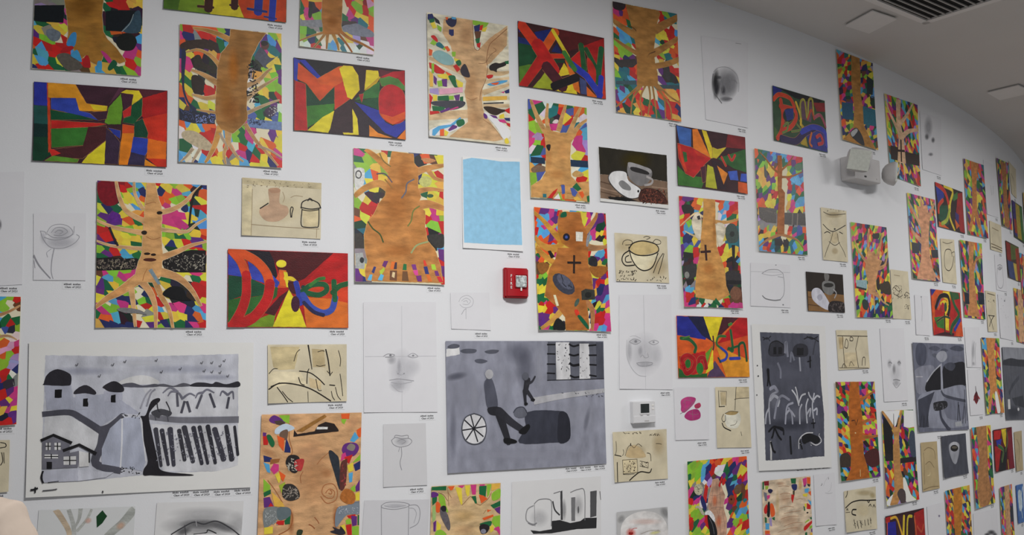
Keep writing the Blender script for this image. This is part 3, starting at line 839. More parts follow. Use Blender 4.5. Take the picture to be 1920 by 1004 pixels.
('*paper_scrap',None,"""q P : 73 961 119 994 192 968 230 933 122 936
p L : 167 992 273 992 268 932 217 950
p 75,60,50 : 121 952 186 959 236 937 206 920 146 930
q 190,205,220 : 141 900 230 933 315 910 306 888 149 861
q 110,85,70 : 184 873 256 891 253 825 192 826
p R : 19 855 78 854 69 789 28 790
q G : 54 850 90 858 134 806 123 774 93 786
p P : 18 877 53 874 49 850 19 851
p O : 155 853 228 830 226 740 176 784
p N : 246 834 291 760 293 730 232 735
p N : 31 719 115 698 98 671 39 673
p 150,95,50 : 98 688 193 692 182 667 99 654
p B : 33 671 93 654 102 595 72 604
p M : 101 620 134 660 182 652 184 609 138 585
p Y : 148 581 194 600 205 541 188 520
p O : 184 609 252 573 230 531 205 553
p L : 39 559 106 510 107 481 43 466
p 150,170,50 : 189 507 248 529 262 471 217 456
p G : 43 462 113 483 115 453 51 432
p P : 45 427 104 433 148 364 54 361
p A : 120 468 230 388 255 357 154 365
p R : 117 392 148 361 89 361
q 120,125,125 : 55 353 196 355 187 280 107 234 60 231
q 95,108,112 : 184 352 297 349 308 292 200 271
p G : 253 265 312 296 308 239 261 237
p R : 176 264 253 265 249 235 178 239
p Y : 61 226 143 230 145 182 63 181
p O : 788 993 877 995 872 956 796 958
p L : 790 956 847 955 823 918 797 931
p O : 951 874 997 894 997 825 966 822
p B : 884 798 933 863 976 820 929 788
q P : 804 738 840 781 942 783 981 742 932 691 843 693
q 130,120,110 : 854 746 891 780 942 761 918 726
p M : 794 655 805 707 842 718 856 682
p R : 831 683 919 702 883 635 844 658
p L : 911 639 997 702 997 660
p N : 928 628 997 656 997 596 948 581
p Y : 864 623 921 646 929 586 879 577
p B : 879 568 923 575 919 507 888 502
p L : 902 463 951 487 953 435 915 438
p P : 952 470 997 521 997 443 959 436
p Y : 953 426 997 432 997 373 958 374
p 110,120,130 : 955 367 997 368 997 346 868 344
q 120,130,140 : 768 323 868 344 997 351 997 277 870 275 761 194
p R : 870 271 958 278 960 238 896 248
p L : 859 240 906 252 916 211 866 211
p P : 914 269 975 262 974 201 929 195
p G : 980 272 997 270 997 198 982 201
p Y : 798 199 853 214 868 144 837 152
p R : 862 205 920 211 925 135 881 137
p L : 926 193 997 192 997 129 928 135"""),
('*magazine_cutout',None,"""p 40,30,28 : 316 841 322 888 354 857 524 875 560 918 633 939 722 924 767 879 767 870
p 150,105,50 : 341 879 619 991 642 976 402 873
p 215,215,212 : 548 905 657 903 654 886 542 888
q 40,36,36 : 248 658 276 709 348 711 386 680 365 595 305 597
q 180,55,55 : 337 673 422 683 424 645 401 602 346 613
q 50,46,44 : 228 430 237 506 320 511 382 467 391 415 301 397
q 45,50,58 : 673 711 691 737 742 709 781 660 795 456 734 575
q 95,50,45 : 795 460 795 634 844 667 863 658 850 484
q 175,105,45 : 797 399 839 458 915 447 954 402 937 355 867 355
q 45,42,50 : 706 167 749 178 729 200 798 180 810 201 862 151 800 141
q 50,60,40 : 377 162 388 195 436 189 420 157"""),
('print_marks',None,"""k 190,185,170 22 74 : 246 692 361 689 365 604 250 607
k 150,140,130 50 63 : 231 497 381 492 385 407 235 413
k 160,165,165 60 53 : 67 344 185 339 189 238 71 243
k 175,180,190 40 47 : 793 339 997 329 997 277 795 287
k 150,60,60 14 74 : 801 625 852 623 857 484 806 485"""),
]),
dict(kind='tree',label='tree collage with plain tan trunk, grey figure cutout and stubby lopped branches',q=[-0.4122, 0.9989, -0.0687, 0.992, -0.0809, 0.3821, -0.4244, 0.389],base='205,175,130',parts=[
('trunk_shading',None,"""b 195,165,105 0.6 : 474 768 674 761 476 713
b 215,180,150 0.5 : 325 887 432 884 328 824
b 195,155,115 0.5 : 478 666 677 659 479 619"""),
('bark_marks',None,"""c 130,90,60 23 : 441 848 471 863 546 904 577 903 640 857 703 840
c 130,90,60 23 : 703 840 811 880 865 930
c 130,90,60 20 : 231 988 242 909 252 850
c 140,95,60 20 : 240 948 287 908
c 110,80,50 15 : 751 774 790 801
c 120,85,55 20 : 98 952 174 931 235 886"""),
('*paper_scrap',None,"""p G : 3 996 212 996 210 966 3 971
q P : 3 957 68 955 106 938 77 922 3 920
p G : 11 916 85 921 79 887 21 859
q L : 99 933 136 939 189 911 214 851 246 807 216 808 139 854
q O : 68 875 94 885 132 862 126 811 74 813
p 150,180,110 : 21 853 65 860 69 759 26 737
p P : 37 735 77 750 73 670 43 671
p Y : 84 747 145 714 139 679 87 676
q L : 80 670 146 679 214 653 215 634 74 639
p O : 231 992 329 994 300 965 270 962
p Y : 337 985 429 975 447 856 425 852
p M : 375 995 474 996 436 974
p Y : 478 993 551 994 545 920 515 909 491 941
p M : 558 997 643 996 636 921 584 923
p G : 576 910 638 912 656 857 632 853
p M : 686 995 768 996 761 982 698 984
p G : 683 983 792 984 779 897 685 923
p L : 796 992 863 994 833 915 803 896
p O : 681 919 755 909 811 884 718 853
p A : 863 994 990 997 983 963 864 942
q L : 865 910 904 937 991 955 993 890 890 869
p G : 852 835 997 866 997 826 900 809
p P : 908 808 997 823 997 763 948 780
p O : 805 804 868 798 810 784
p O : 737 742 893 765 901 749 761 725
p L : 893 748 997 757 997 665 935 664 871 707
q G : 699 701 863 717 856 679 770 683
p Y : 848 672 895 690 912 649 858 628
q M : 904 654 975 673 997 645 997 606 952 640"""),
('*magazine_cutout',None,"""q 95,90,95 : 132 846 199 844 216 808 247 776 275 721 277 682 251 671 197 716 158 756 131 796
q 35,30,35 : 696 682 754 699 840 680 826 645 787 627 725 629
p 130,130,145 : 794 642 791 635 780 629 765 626 747 627 732 631 721 637 717 645 720 653 731 659 746 661 764 661 779 657 790 650
q 35,33,40 : 136 834 162 853 207 848 215 816 171 810"""),
]),
dict(kind='tree',label='tree collage with a cross on its bottle-shaped trunk and two dark car cutouts',q=[1.0274, 2.4592, 1.4733, 2.4639, 1.475, 1.8483, 1.0389, 1.8475],grid=[9, 10, [2, 1003, 1079, 1065, 1003, -2, -73, -17], 'RPOR..RWOO/MKOY..OBRY/MKBN..BIRY/YNLO..WBGY/OLWG..I.OG/RBGB..VWTT/LNYR..RYTT/LUUB...YTT/PLRG..RYYO/KKML..TYKB/KKLY..YOKL/GRLB..RYKR/KKKN..MYOR/KEEM...KKK/PBLM...KKK/MRGG...LZZ/RMWRWGNRMM'],dens=1.3,parts=[
('*magazine_cutout',None,"""q 60,75,70 : 760 721 835 783 935 777 991 699 965 623 842 602 774 637
p 35,40,38 : 919 691 914 679 902 669 886 663 867 662 852 667 841 676 838 687 843 699 855 709 871 715 889 715 905 711 916 702
q 50,50,50 : 18 350 206 392 251 372 225 274 47 249
p 130,130,125 : 118 286 113 273 101 262 84 256 66 255 50 261 40 271 37 284 42 298 54 309 71 315 89 316 104 310 115 300
q 52,48,50 : 731 319 864 349 997 316 997 231 724 219
p 28,26,30 : 737 256 997 257 997 222 734 219
q 120,80,60 : 800 152 874 201 975 177 981 114 885 70 806 100
p 35,38,35 : 38 494 203 487 200 438 34 437
p 30,28,28 : 861 587 922 589 896 365 865 365
q 30,28,26 : 51 917 189 925 212 863 91 842 48 876"""),
('painted_tree','209,174,117 22',"""p 200,145,80 : 410 997 602 997 604 883 587 777 599 672 601 566 662 453 724 350 733 203 787 121 584 65 202 89 210 191 249 336 317 504 345 630 374 767 401 873
c 200,150,90 209-149 : 578 792 795 797 990 833
c 220,195,150 119-60 : 379 830 277 856 162 809 10 729
c 220,195,150 119-60 : 354 620 188 654 79 681
q 222,208,185 : 605 767 734 778 759 700 670 569 623 599
q 222,208,185 : 197 779 297 867 359 818 349 682 315 608 244 657"""),
('trunk_shading',None,"""b 175,105,50 0.6 : 449 352 586 356 444 280
b 170,110,60 0.5 : 477 197 693 202 471 125
b 210,165,110 0.5 : 466 582 563 586 462 519
b 165,110,60 0.5 : 573 723 612 725 559 533"""),
('cross_mark',None,"""s 50,22,20 149 : 411 564 417 434
s 50,22,20 134 : 332 502 490 513"""),
('*paper_scrap',None,"""p 150,60,40 : 200 58 258 80 254 29 197 17
p G : 509 53 547 90 621 34 590 13
p R : 674 82 765 94 791 37 719 15
p N : 407 41 464 27 424 11
p 40,38,40 : 284 825 332 838 348 802 301 795"""),
]),
dict(kind='tree',label='tree collage with slim brown trunk and a grey band of photographed tree trunks',q=[1.6228, 2.7979, 2.0583, 2.797, 2.0651, 2.187, 1.6283, 2.1875],grid=[10, 10, [-3, 1003, 1128, 1110, 1007, 1, -92, -45], 'OGTOTBNMOO/OGUBUBMMRR/GLYPTGRPGG/PAAYO.LTLP/GAKAO.YUUO/LAAPY.RBBO/GLTLY.RTRO/RGPKR.PTOR/KPYRY.YBGP/LOYYG.AMBO/KKLYL.MMYO/KKEKE.EKKE/EEEEE.EKEE/AOLYG.RTUO/KKYLR.OGUT/YKYGN.YTGR/GBRTKKTBLM/TBRBGOYRBGM'],dens=1.3,parts=[
('*magazine_cutout',None,"""p 75,70,66 : 36 427 405 434 380 287 173 285 38 320
p 70,66,64 : 548 405 997 425 997 301 537 287
p 22,22,26 : 322 133 471 140 464 70 316 66
p 30,20,26 : 499 136 578 135 594 65 492 63
q 22,28,24 : 192 858 221 817 249 765 223 725 182 749
q 80,165,215 : 708 747 852 786 940 720 844 707
p 25,90,50 : 997 899 987 882 960 866 922 856 882 852 846 856 822 868 815 884 826 901 852 917 890 927 930 931 966 927 991 915
p R : 374 601 370 591 358 582 343 577 326 576 311 579 302 586 299 595 303 605 315 613 330 618 347 620 362 617 371 610"""),
('print_marks',None,"""s 120,112,105 114 : 731 406 708 295
s 130,120,112 97 : 837 410 813 295
s 110,105,100 81 : 120 411 313 390
k 110,104,98 30 97 : 57 417 383 438 371 308 45 289"""),
('painted_tree','186,138,99 19',"""p 165,105,65 : 467 969 558 978 557 845 526 644 590 605 564 450 527 186 381 179 411 375 457 508 447 639 464 815
c 160,105,65 146-81 : 484 795 354 839 230 915 105 970
c 160,105,65 130-81 : 520 820 677 899 804 997
c 165,110,70 130-81 : 526 760 735 782 978 847
c 175,125,85 195-114 : 448 182 179 115 3 43
c 175,125,85 162-114 : 470 183 786 145 918 64"""),
]),
dict(kind='tree',label='tree collage with shoe, clock dial and walnut cutouts around a scribbled pinkish trunk',q=[1.0348, 1.0222, 1.4752, 1.0218, 1.4747, 0.4118, 1.0343, 0.4122],grid=[11, 11, [2, 1047, 1068, 997, 1003, 50, -42, 144], 'GNYLRRYYMOO/GLYBOOYRMPR/LLBNRWGNPYR/GLBPZPGBGRM/OYWVGKRNBPY/GEERR..NBZY/MNEER..NRZR/RMWN..MPRTB/LYWEN..PZOY/YLGEW..GTBR/OLGRW..OYLTR/RGPRK..PLRRR/GLYLK..YRYBR/YLLYK..ORLYR/??????.????/??????.????/??????.????/??????.????'],dens=1.25,parts=[
('painted_tree','215,207,193 24',"""p 190,150,125 : 406 819 499 828 549 762 610 675 579 593 589 537 625 465 610 327 602 93 418 110 445 340 436 423 401 495 327 569 325 651 376 745"""),
('bark_marks',None,"""b 215,120,80 0.7 : 435 637 488 634 432 575
b 215,120,80 0.7 : 491 454 543 450 487 392
b 170,140,120 0.6 : 481 752 548 748 478 697
c 110,90,85 15 : 418 798 399 688 367 593
c 110,90,85 15 : 471 802 477 683 444 561
c 110,90,85 15 : 521 750 526 610 493 502
c 110,90,85 15 : 366 573 471 579 564 566
c 110,90,85 15 : 360 690 451 678 531 687
c 110,90,85 15 : 469 545 503 439 510 335
c 110,90,85 15 : 549 540 582 433 563 331"""),
('*magazine_cutout',None,"""p 190,185,155 : 244 746 235 725 214 709 184 701 151 703 122 715 103 733 97 755 105 775 126 791 156 799 189 797 218 786 238 768
p 60,55,50 : 176 753 175 751 172 750 168 750 165 752 164 754 165 756 168 757 172 757 175 755
p 125,60,38 : 770 622 763 604 746 591 723 584 698 586 675 596 661 611 656 630 663 648 679 661 703 668 728 666 751 657 766 641
p 105,78,55 : 885 700 868 682 842 671 813 668 787 673 768 686 761 704 766 724 783 741 809 753 838 756 864 751 883 738 890 720
q 22,22,26 : 305 515 343 509 387 475 436 423 455 337 354 345 319 419
q 228,226,220 : 268 545 340 561 415 508 425 452 374 483 324 521 273 524
q 180,175,155 : 105 597 150 615 224 576 254 526 210 536 161 587
p 190,35,35 : 502 765 560 845 580 837 521 743
p 190,35,35 : 235 657 287 791 331 768 291 626
q N : 197 660 231 692 291 612 288 564 244 574
q 30,45,90 : 617 786 657 777 692 683 664 671"""),
('print_marks',None,"""s 40,38,36 25 : 140 779 176 750 209 762
k 90,85,70 24 40 : 109 795 236 787 231 705 105 713
c 120,120,125 25 : 336 493 384 427 406 350
p 60,20,15 : 725 629 723 625 719 621 712 620 705 621 698 623 694 627 693 631 695 635 699 638 706 640 713 639 720 637 724 633"""),
]),
dict(kind='tree',label='tree collage almost filled by a wide pale hatched trunk with few scraps',q=[1.5901, 0.8737, 2.0066, 0.8688, 1.9994, 0.2589, 1.583, 0.2637],base='212,192,165',parts=[
('trunk_shading',None,"""b 180,135,105 0.7 : 371 961 482 956 370 939
b 190,150,120 0.6 : 460 817 623 808 455 745
b 185,145,115 0.6 : 521 613 774 596 516 552
b 205,180,120 0.6 : 297 771 346 768 286 606
b 180,140,110 0.5 : 666 525 872 510 662 469
b 210,170,70 0.8 : 780 929 832 926 775 861"""),
('bark_marks',None,"""c 165,120,90 21 : 352 862 464 867 563 856
c 165,120,90 21 : 410 809 510 814 560 809
c 165,120,90 21 : 343 735 492 743 630 729
c 165,120,90 21 : 426 680 576 687 781 686
c 165,120,90 21 : 361 635 523 646 726 639
c 165,120,90 21 : 418 564 619 584 798 572
c 165,120,90 21 : 292 518 478 538 692 534
c 160,115,85 21 : 320 936 444 935 543 925
c 160,115,85 21 : 686 793 764 800 815 791"""),
('*paper_scrap',None,"""p C : 35 997 136 997 134 954 45 959
p G : 5 991 37 995 31 924 3 925
p 150,170,60 : 56 955 128 952 114 925 66 919
q 30,30,70 : 113 914 156 923 209 906 171 882 124 891
p M : 86 866 152 868 144 841 96 827
p 110,110,125 : 24 902 88 888 89 816 48 819
q K : 100 794 142 797 134 677 81 686
q R : 26 754 88 789 77 708 29 711
q O : 147 780 201 782 239 720 230 676 158 675
p G : 33 678 74 663 71 621 36 623
p B : 42 620 124 611 115 558 44 563
p V : 121 661 169 658 176 581 134 589
p G : 177 656 235 664 233 632 203 637
p O : 31 553 126 546 124 516 30 523
p M : 35 520 135 513 133 475 33 482
p G : 580 996 694 993 684 943 595 950
q N : 601 938 703 936 699 888 641 883 605 904
p 75,65,45 : 616 881 661 882 651 841 619 843
p R : 588 849 651 839 607 764 579 810
p M : 830 981 916 991 912 934 850 908
p O : 920 993 996 987 991 924 921 933
p P : 844 909 905 931 883 901
p 50,35,35 : 918 930 990 921 975 899 943 906
p B : 868 885 961 888 938 847 866 851
p O : 934 847 997 860 997 811
p Y : 825 839 930 837 908 808 830 819
p B : 920 784 997 758 997 721 984 725
p R : 904 751 981 723 978 687 899 695
p Y : 851 748 897 745 894 707 861 715
p G : 830 727 855 719 865 680 839 682
p 30,25,25 : 931 658 928 655 922 652 914 651 904 652 896 654 891 657 889 661 891 664 897 666 906 667 915 667 923 665 929 662
p G : 952 611 997 614 997 590 977 592
p L : 844 574 931 597 943 585 863 567
q R : 834 534 996 581 997 572 997 556 844 495
p P : 976 500 997 508 997 469 974 478
p L : 939 528 997 538 997 516 944 505
p G : 843 478 889 480 885 431 839 434
p A : 947 471 997 467 997 419 944 426"""),
]),
dict(kind='tree',label='tree collage of bright red, pink and lavender scraps under the smudged white sheet',q=[-2.4828, 1.8421, -2.0977, 1.8384, -2.0873, 1.335, -2.4584, 1.3132],grid=[12, 15, [5, 991, 996, 1007, 1035, -12, 23, 50], '????????????LLR/????????????L.Z/????????????.../????????????GKG/????????????UKL/????????????..W/????????????RIM/????????????IIR/????????????OLV/????????????LVV/????????????RWA/????????????REE/????????????NKM/????????????RPM/????????????BYM/????????????AMY/????????????KGP/????????????RRR'],parts=[
('painted_tree','209,184,153 14',"""c 190,140,95 192-96 : 454 755 737 835 880 877 993 929
c 190,150,110 173-67 : 458 587 766 672 886 692 972 660
p 185,130,85 : 400 983 542 985 569 32 377 44"""),
]),
dict(kind='tree',label='tree collage with teal bands and straight ochre trunk, above the emergency light',q=[2.4594, 3.5715, 2.8913, 3.5665, 2.8901, 2.9549, 2.4754, 2.9682],rgrid='21 7 16',parts=[
('*magazine_cutout',None,"""p 25,80,110 : 51 421 372 450 344 260 41 236
p 30,100,120 : 644 456 997 463 997 269 635 251
p 25,45,50 : 814 829 997 798 949 625 786 618"""),
('painted_tree','186,147,90 30',"""p 175,125,65 : 411 997 633 997 633 802 604 592 642 440 633 235 758 125 925 3 383 3 5 3 328 149 404 407 367 684"""),
('*magazine_cutout',None,"""q 40,40,45 : 224 90 410 183 556 116 600 4 425 22
q 170,170,170 : 253 109 408 172 443 148 297 68"""),
]),
dict(kind='tree',label='tree collage with forked cream trunk crossed by a black band, beside the emergency light',q=[3.0238, 3.3783, 3.5059, 3.3867, 3.4731, 2.7759, 3.0476, 2.8011],rgrid='22 6 15',parts=[
('*magazine_cutout',None,"""p 40,22,18 : 69 378 313 386 287 222 46 207
p 40,22,18 : 530 365 997 384 986 247 533 221"""),
('painted_tree','209,184,153 34',"""p 212,175,140 : 337 976 482 988 439 820 440 666 509 540 533 221 262 202 349 484 305 614
c 212,175,140 364-224 : 403 559 214 703 75 837 21 983
c 212,175,140 420-280 : 465 534 676 630 997 691
c 212,175,140 336-196 : 444 701 655 832 849 996
c 212,180,150 168-84 : 352 214 262 67 133 3
c 212,180,150 168-84 : 443 226 470 95 449 3"""),
('cross_mark',None,"""s 45,25,20 196 : 414 484 390 228
s 45,25,20 168 : 307 346 508 367"""),
]),
dict(kind='tree',label='tree collage with sharply branched tan trunk and pale blue ticket cutout',q=[2.5282, 2.4333, 2.9617, 2.4355, 2.9753, 1.8217, 2.5412, 1.8167],rgrid='23 8 15',parts=[
('*magazine_cutout',None,"""p 140,170,175 : 50 390 344 398 334 301 52 316
p 45,50,50 : 40 326 316 306 304 284 42 305
q 60,50,35 : 669 341 911 402 997 361 997 260 771 267
q 25,22,22 : 575 895 765 922 756 866 611 853
q 40,55,50 : 174 170 257 193 332 151 294 81 189 96
q 40,30,30 : 606 394 685 440 678 308 606 307"""),
('painted_tree','209,170,126 27',"""p 195,145,100 : 416 680 589 720 689 637 802 619 667 505 592 393 560 284 727 179 485 250 349 258 369 388 308 515
c 195,145,100 325-271 : 463 628 443 768 485 945
c 195,145,100 271-145 : 398 572 200 682 63 826
c 195,145,100 325-181 : 632 635 767 761 853 921
c 195,145,100 271-126 : 642 526 883 578 997 740
c 190,150,110 145-72 : 487 261 497 154 480 46
c 190,150,110 181-90 : 599 263 727 179 895 137"""),
]),
dict(kind='tree',label='tree collage with pinkish spreading trunk between black flower bands',q=[3.2647, 2.7085, 3.6952, 2.7065, 3.6959, 2.1004, 3.2738, 2.1017],rgrid='24 8 15',parts=[
('*magazine_cutout',None,"""p 40,42,48 : 41 426 345 425 296 310 44 296
p 40,42,48 : 746 372 997 387 997 289 758 277"""),
('painted_tree','213,179,148 41',"""p 205,150,115 : 341 859 697 906 758 757 676 482 693 254 829 13 127 5 339 237 410 466 410 617
c 205,155,120 575-338 : 541 703 511 853 478 984
c 205,155,120 406-237 : 468 621 214 773 45 891
c 205,155,120 406-237 : 623 670 835 840 960 947
c 205,155,120 406-203 : 381 465 169 527 72 595
c 210,165,130 270-169 : 573 248 728 123 968 18"""),
]),
dict(kind='tree',label='tree collage with forked orange-brown roots and shiny varnish, beside the blue and red painting',q=[4.2997, 3.1094, 4.7828, 3.1301, 4.7599, 2.5113, 4.2926, 2.5034],rgrid='25 5 14',parts=[
('painted_tree','199,156,108 39',"""p 190,125,70 : 357 997 714 990 566 676 538 354 759 29 528 120 402 281 114 11 47 49 296 337 364 660"""),
]),
dict(kind='tree',label='tree collage with brown trunk and one thin loop branch, beside the loop-letter painting',q=[4.1027, 2.4455, 4.6022, 2.4577, 4.5649, 1.8447, 4.1101, 1.8544],rgrid='26 5 14',parts=[
('painted_tree','199,156,108 38',"""p 190,130,80 : 396 997 645 997 566 768 585 477 640 168 730 27 128 27 285 258 369 675
c 190,130,80 336-210 : 579 643 715 775 995 831
p 35,42,55 : 694 351 997 346 997 192 697 189
p 35,42,55 : 60 326 269 316 271 174 55 166"""),
]),
dict(kind='tree',label='narrow-looking tree collage with glossy highlights, next to the curved sepia sheet',q=[5.1806, 3.2572, 5.6341, 3.2883, 5.6103, 2.6669, 5.2241, 2.6679],rgrid='27 5 12',parts=[
('painted_tree','190,147,99 49',"""p 170,115,70 : 325 982 783 969 721 634 683 22 229 13 404 611"""),
]),
dict(kind='tree',label='tree collage half hidden round the wall bend, pale trunk and green scraps',q=[5.5002, 2.1487, 6.4744, 2.1416, 6.3526, 1.6276, 5.4916, 1.6772],rgrid='28 5 12',parts=[
('painted_tree','209,174,135 55',"""p 205,160,120 : 177 997 444 997 340 38 96 11"""),
]),
dict(kind='tree',label='tree collage seen as a sliver where the wall curves away',q=[6.2967, 3.1155, 7.6973, 3.2494, 7.1911, 2.6371, 6.257, 2.5887],rgrid='29 4 9',parts=[
('painted_tree','209,174,135 75',"""p 190,140,90 : 377 925 712 941 569 152 275 187"""),
]),
dict(kind='tree',label='tree collage sliver with orange trunk under the striped letter painting',q=[5.8672, 2.4938, 6.5935, 2.4948, 6.4993, 2.0394, 5.8411, 2.0704],rgrid='30 4 9',parts=[
('painted_tree','209,174,135 67',"""p 205,140,80 : 219 945 615 968 450 145 190 143"""),
]),
dict(kind='tree',label='tree collage with smooth orange trunk and white root patch, beside the lobster drawing',q=[4.4398, 1.7042, 4.9034, 1.6997, 4.8879, 1.0976, 4.4417, 1.1087],rgrid='31 5 13',parts=[
('painted_tree','199,147,99 48',"""p 200,135,75 : 258 993 792 995 673 841 680 565 697 326 997 27 816 4 603 272 447 274 230 25 85 28 305 312 315 638 292 838"""),
('*white_patch',None,"""q 225,222,215 : 558 254 682 271 782 32 612 8"""),
]),
dict(kind='tree',label='tree collage with solid straight orange-brown trunk, under the sepia house drawing',q=[2.2833, 1.4148, 2.7123, 1.4064, 2.7246, 0.8032, 2.2906, 0.8128],rgrid='32 8 15',parts=[
('*magazine_cutout',None,"""q 75,30,30 : 605 230 726 278 930 298 997 241 997 135 800 104 644 163
q 60,48,38 : 17 253 186 278 286 217 260 140 107 134 19 151"""),
('painted_tree','186,128,72 32',"""p 175,98,35 : 376 997 585 997 593 823 629 624 607 361 605 230 670 123 718 3 586 3 120 3 257 115 296 294 293 501 296 761
c 170,105,50 253-147 : 601 427 814 421 997 428
c 170,105,50 253-105 : 587 559 774 595 944 604
c 170,105,50 210-105 : 607 810 778 848 991 900"""),
('bark_marks',None,"""s 60,30,20 63 : 353 597 417 602
s 60,30,20 63 : 432 602 457 549 513 607
p 215,190,140 : 449 471 445 467 435 465 424 465 414 468 411 472 415 476 425 478 437 477 446 475
s 215,180,120 63 : 488 92 479 27"""),
]),
dict(kind='tree',label='tree collage with Y-shaped tan trunk, black half oval and tiny spire',q=[2.7783, 1.2154, 3.1827, 1.2061, 3.1915, 0.6094, 2.7692, 0.6124],rgrid='33 7 14',parts=[
('*magazine_cutout',None,"""q 18,14,16 : 30 894 183 904 283 786 302 649 263 500 71 468 40 577
p 30,24,26 : 44 550 304 526 276 459 41 470
p 35,28,30 : 492 477 997 479 997 422 483 422
q 60,70,85 : 863 756 997 736 997 495 858 488 799 631"""),
('*white_patch',None,"""p 222,222,220 : 44 997 573 997 427 837 345 812
p 222,222,220 : 697 997 997 991 997 806 829 799 666 817
q 220,218,210 : 534 241 614 250 746 76 892 3 576 6
q 225,222,215 : 21 58 211 112 123 5 3 14"""),
('painted_tree','199,161,108 35',"""p 185,135,80 : 325 812 544 820 483 684 504 559 475 368 536 255 520 146 306 3 87 7 253 150 284 377 291 567 346 688
c 185,135,80 303-233 : 380 783 201 897 5 997
c 185,135,80 303-233 : 480 794 558 904 635 997"""),
('*magazine_cutout',None,"""q 75,62,60 : 322 105 444 158 573 115 557 7 439 3
s 40,35,40 82-35 : 354 825 366 963"""),
]),
dict(kind='tree',label='tree collage with flat brown trunk touching the sheet top, beside the dark red letter painting',q=[4.0925, 1.0287, 4.5325, 1.0223, 4.5201, 0.4306, 4.0901, 0.4381],rgrid='34 5 13',parts=[
('painted_tree','176,128,81 42',"""p 170,120,75 : 256 996 775 995 774 680 742 396 857 104 611 3 199 14 108 193 260 426 348 666"""),
]),
dict(kind='tree',label='tree collage with straight ochre trunk and glossy red scraps, under the white mug on grey',q=[3.5785, 0.6245, 4.0057, 0.6214, 4.0013, 0.0114, 3.5741, 0.0145],rgrid='35 7 14',parts=[
('painted_tree','186,138,72 36',"""p 185,120,45 : 336 997 649 997 661 772 537 456 570 61 188 104 315 477 308 721"""),
]),
dict(kind='tree',label='tree collage with pale hairy trunk beside the small blue picture',q=[4.6448, 0.5303, 4.9941, 0.5189, 4.9742, -0.0908, 4.625, -0.0794],rgrid='36 6 12',parts=[
('painted_tree','195,151,108 47',"""p 195,150,110 : 396 997 788 997 744 721 726 357 658 15 185 54 348 383 387 653"""),
('*magazine_cutout',None,"""p 25,30,50 : 801 718 997 716 997 518 786 521"""),
]),
dict(kind='paint',label='painting of block letters in blue, orange, plum and red wedges, under the ochre-trunk collage',q=[-2.0933, 2.724, -1.5843, 2.7308, -1.5757, 2.3957, -2.0821, 2.393],base='60,32,42',parts=[
('painted_background',None,"""p 40,50,150 : 3 997 102 997 105 700 3 706
p 30,80,75 : 3 701 97 699 107 471 5 473
p 10,45,42 : 5 473 109 471 111 307 3 302
p 15,60,40 : 3 302 111 307 132 86 74 6 3 3
p 60,32,45 : 303 997 641 992 601 870 547 759 385 765
p 85,45,65 : 547 759 628 995 669 990 601 858
p 100,150,40 : 548 724 642 922 657 736 644 525 549 515 522 536
p 65,32,50 : 642 922 738 921 732 791 670 714
p 165,25,25 : 807 882 997 997 997 680 823 614 795 658
p 195,45,25 : 802 612 997 704 997 328 852 360
p 75,30,40 : 669 995 997 997 807 882 779 973
p 215,105,25 : 852 360 997 328 993 93 840 102
p 220,135,30 : 833 90 924 5 827 8
p 190,45,25 : 847 103 996 105 997 5 924 5
p 195,65,30 : 94 997 113 997 132 154 112 107"""),
('lettering','165,120,80 22',"""p 215,145,35 : 102 997 303 997 385 765 541 747 534 676 333 666 312 791 305 825 126 806 104 815
p 225,195,40 : 412 756 541 747 534 688 440 689
p 45,65,160 : 126 806 305 825 333 666 413 640 474 558 333 609 127 668
p 15,75,45 : 121 656 333 609 454 563 128 531
p 60,32,50 : 413 652 548 689 535 583 474 558
p 185,35,30 : 129 524 502 522 535 514 468 484 401 466 129 416
p 50,110,40 : 129 416 401 459 369 232 138 177
p 70,30,35 : 401 466 536 491 530 305 364 60 192 45 139 86 151 156 363 220
p 200,40,35 : 112 152 151 156 204 110 139 68
p 90,140,45 : 87 7 152 76 337 46 324 6
p 225,205,40 : 537 306 526 3 358 3 404 109
p 215,195,40 : 642 933 683 973 779 973 807 894 725 779 738 921
p 190,40,40 : 657 689 725 779 719 649 664 609
p 15,80,45 : 725 779 807 882 802 659 740 535 658 550 671 609 719 638
p 12,65,45 : 747 559 809 612 852 430 845 371 748 373
p 205,75,30 : 658 526 747 512 744 419 656 410
p 222,125,25 : 656 410 744 419 736 162 702 9 634 3 646 293
p 40,55,150 : 549 469 642 443 639 339 591 392
p 55,38,60 : 536 467 591 392 639 292 627 9 525 10
p 40,60,160 : 741 372 852 360 846 184 826 124 722 173
p 48,40,70 : 722 173 833 136 827 8 700 9"""),
]),
dict(kind='paint',label='letter painting with brown and blue strokes on green, yellow and orange wedges',q=[-1.6141, 3.428, -1.1015, 3.4304, -1.0999, 3.0945, -1.6125, 3.092],base='60,90,30',parts=[
('painted_background',None,"""p 70,105,30 : 3 850 299 925 370 198 114 3 3 3
p 110,140,35 : 114 3 149 399 366 444 388 3
p 205,190,40 : 312 186 380 447 512 475 583 241 646 3 373 3
p 190,65,25 : 583 241 512 475 624 997 997 997 997 3 646 3"""),
('lettering','165,120,80 24',"""s 60,28,22 335 : 365 493 354 84
s 60,28,22 112 : 277 86 386 93
s 55,25,22 287 : 571 538 565 150
s 55,25,22 80 : 532 156 591 153
s 30,50,140 351 : 774 583 761 123
s 25,45,120 112 : 681 132 825 121
s 35,55,160 287 : 896 610 877 38
s 30,45,130 80 : 818 49 910 37"""),
]),
dict(kind='paint',label='painting of a big orange M and red C on yellow, green and dark wedges',q=[-1.0648, 2.9381, -0.5506, 2.9393, -0.5443, 2.6024, -1.0579, 2.6005],base='45,28,32',parts=[
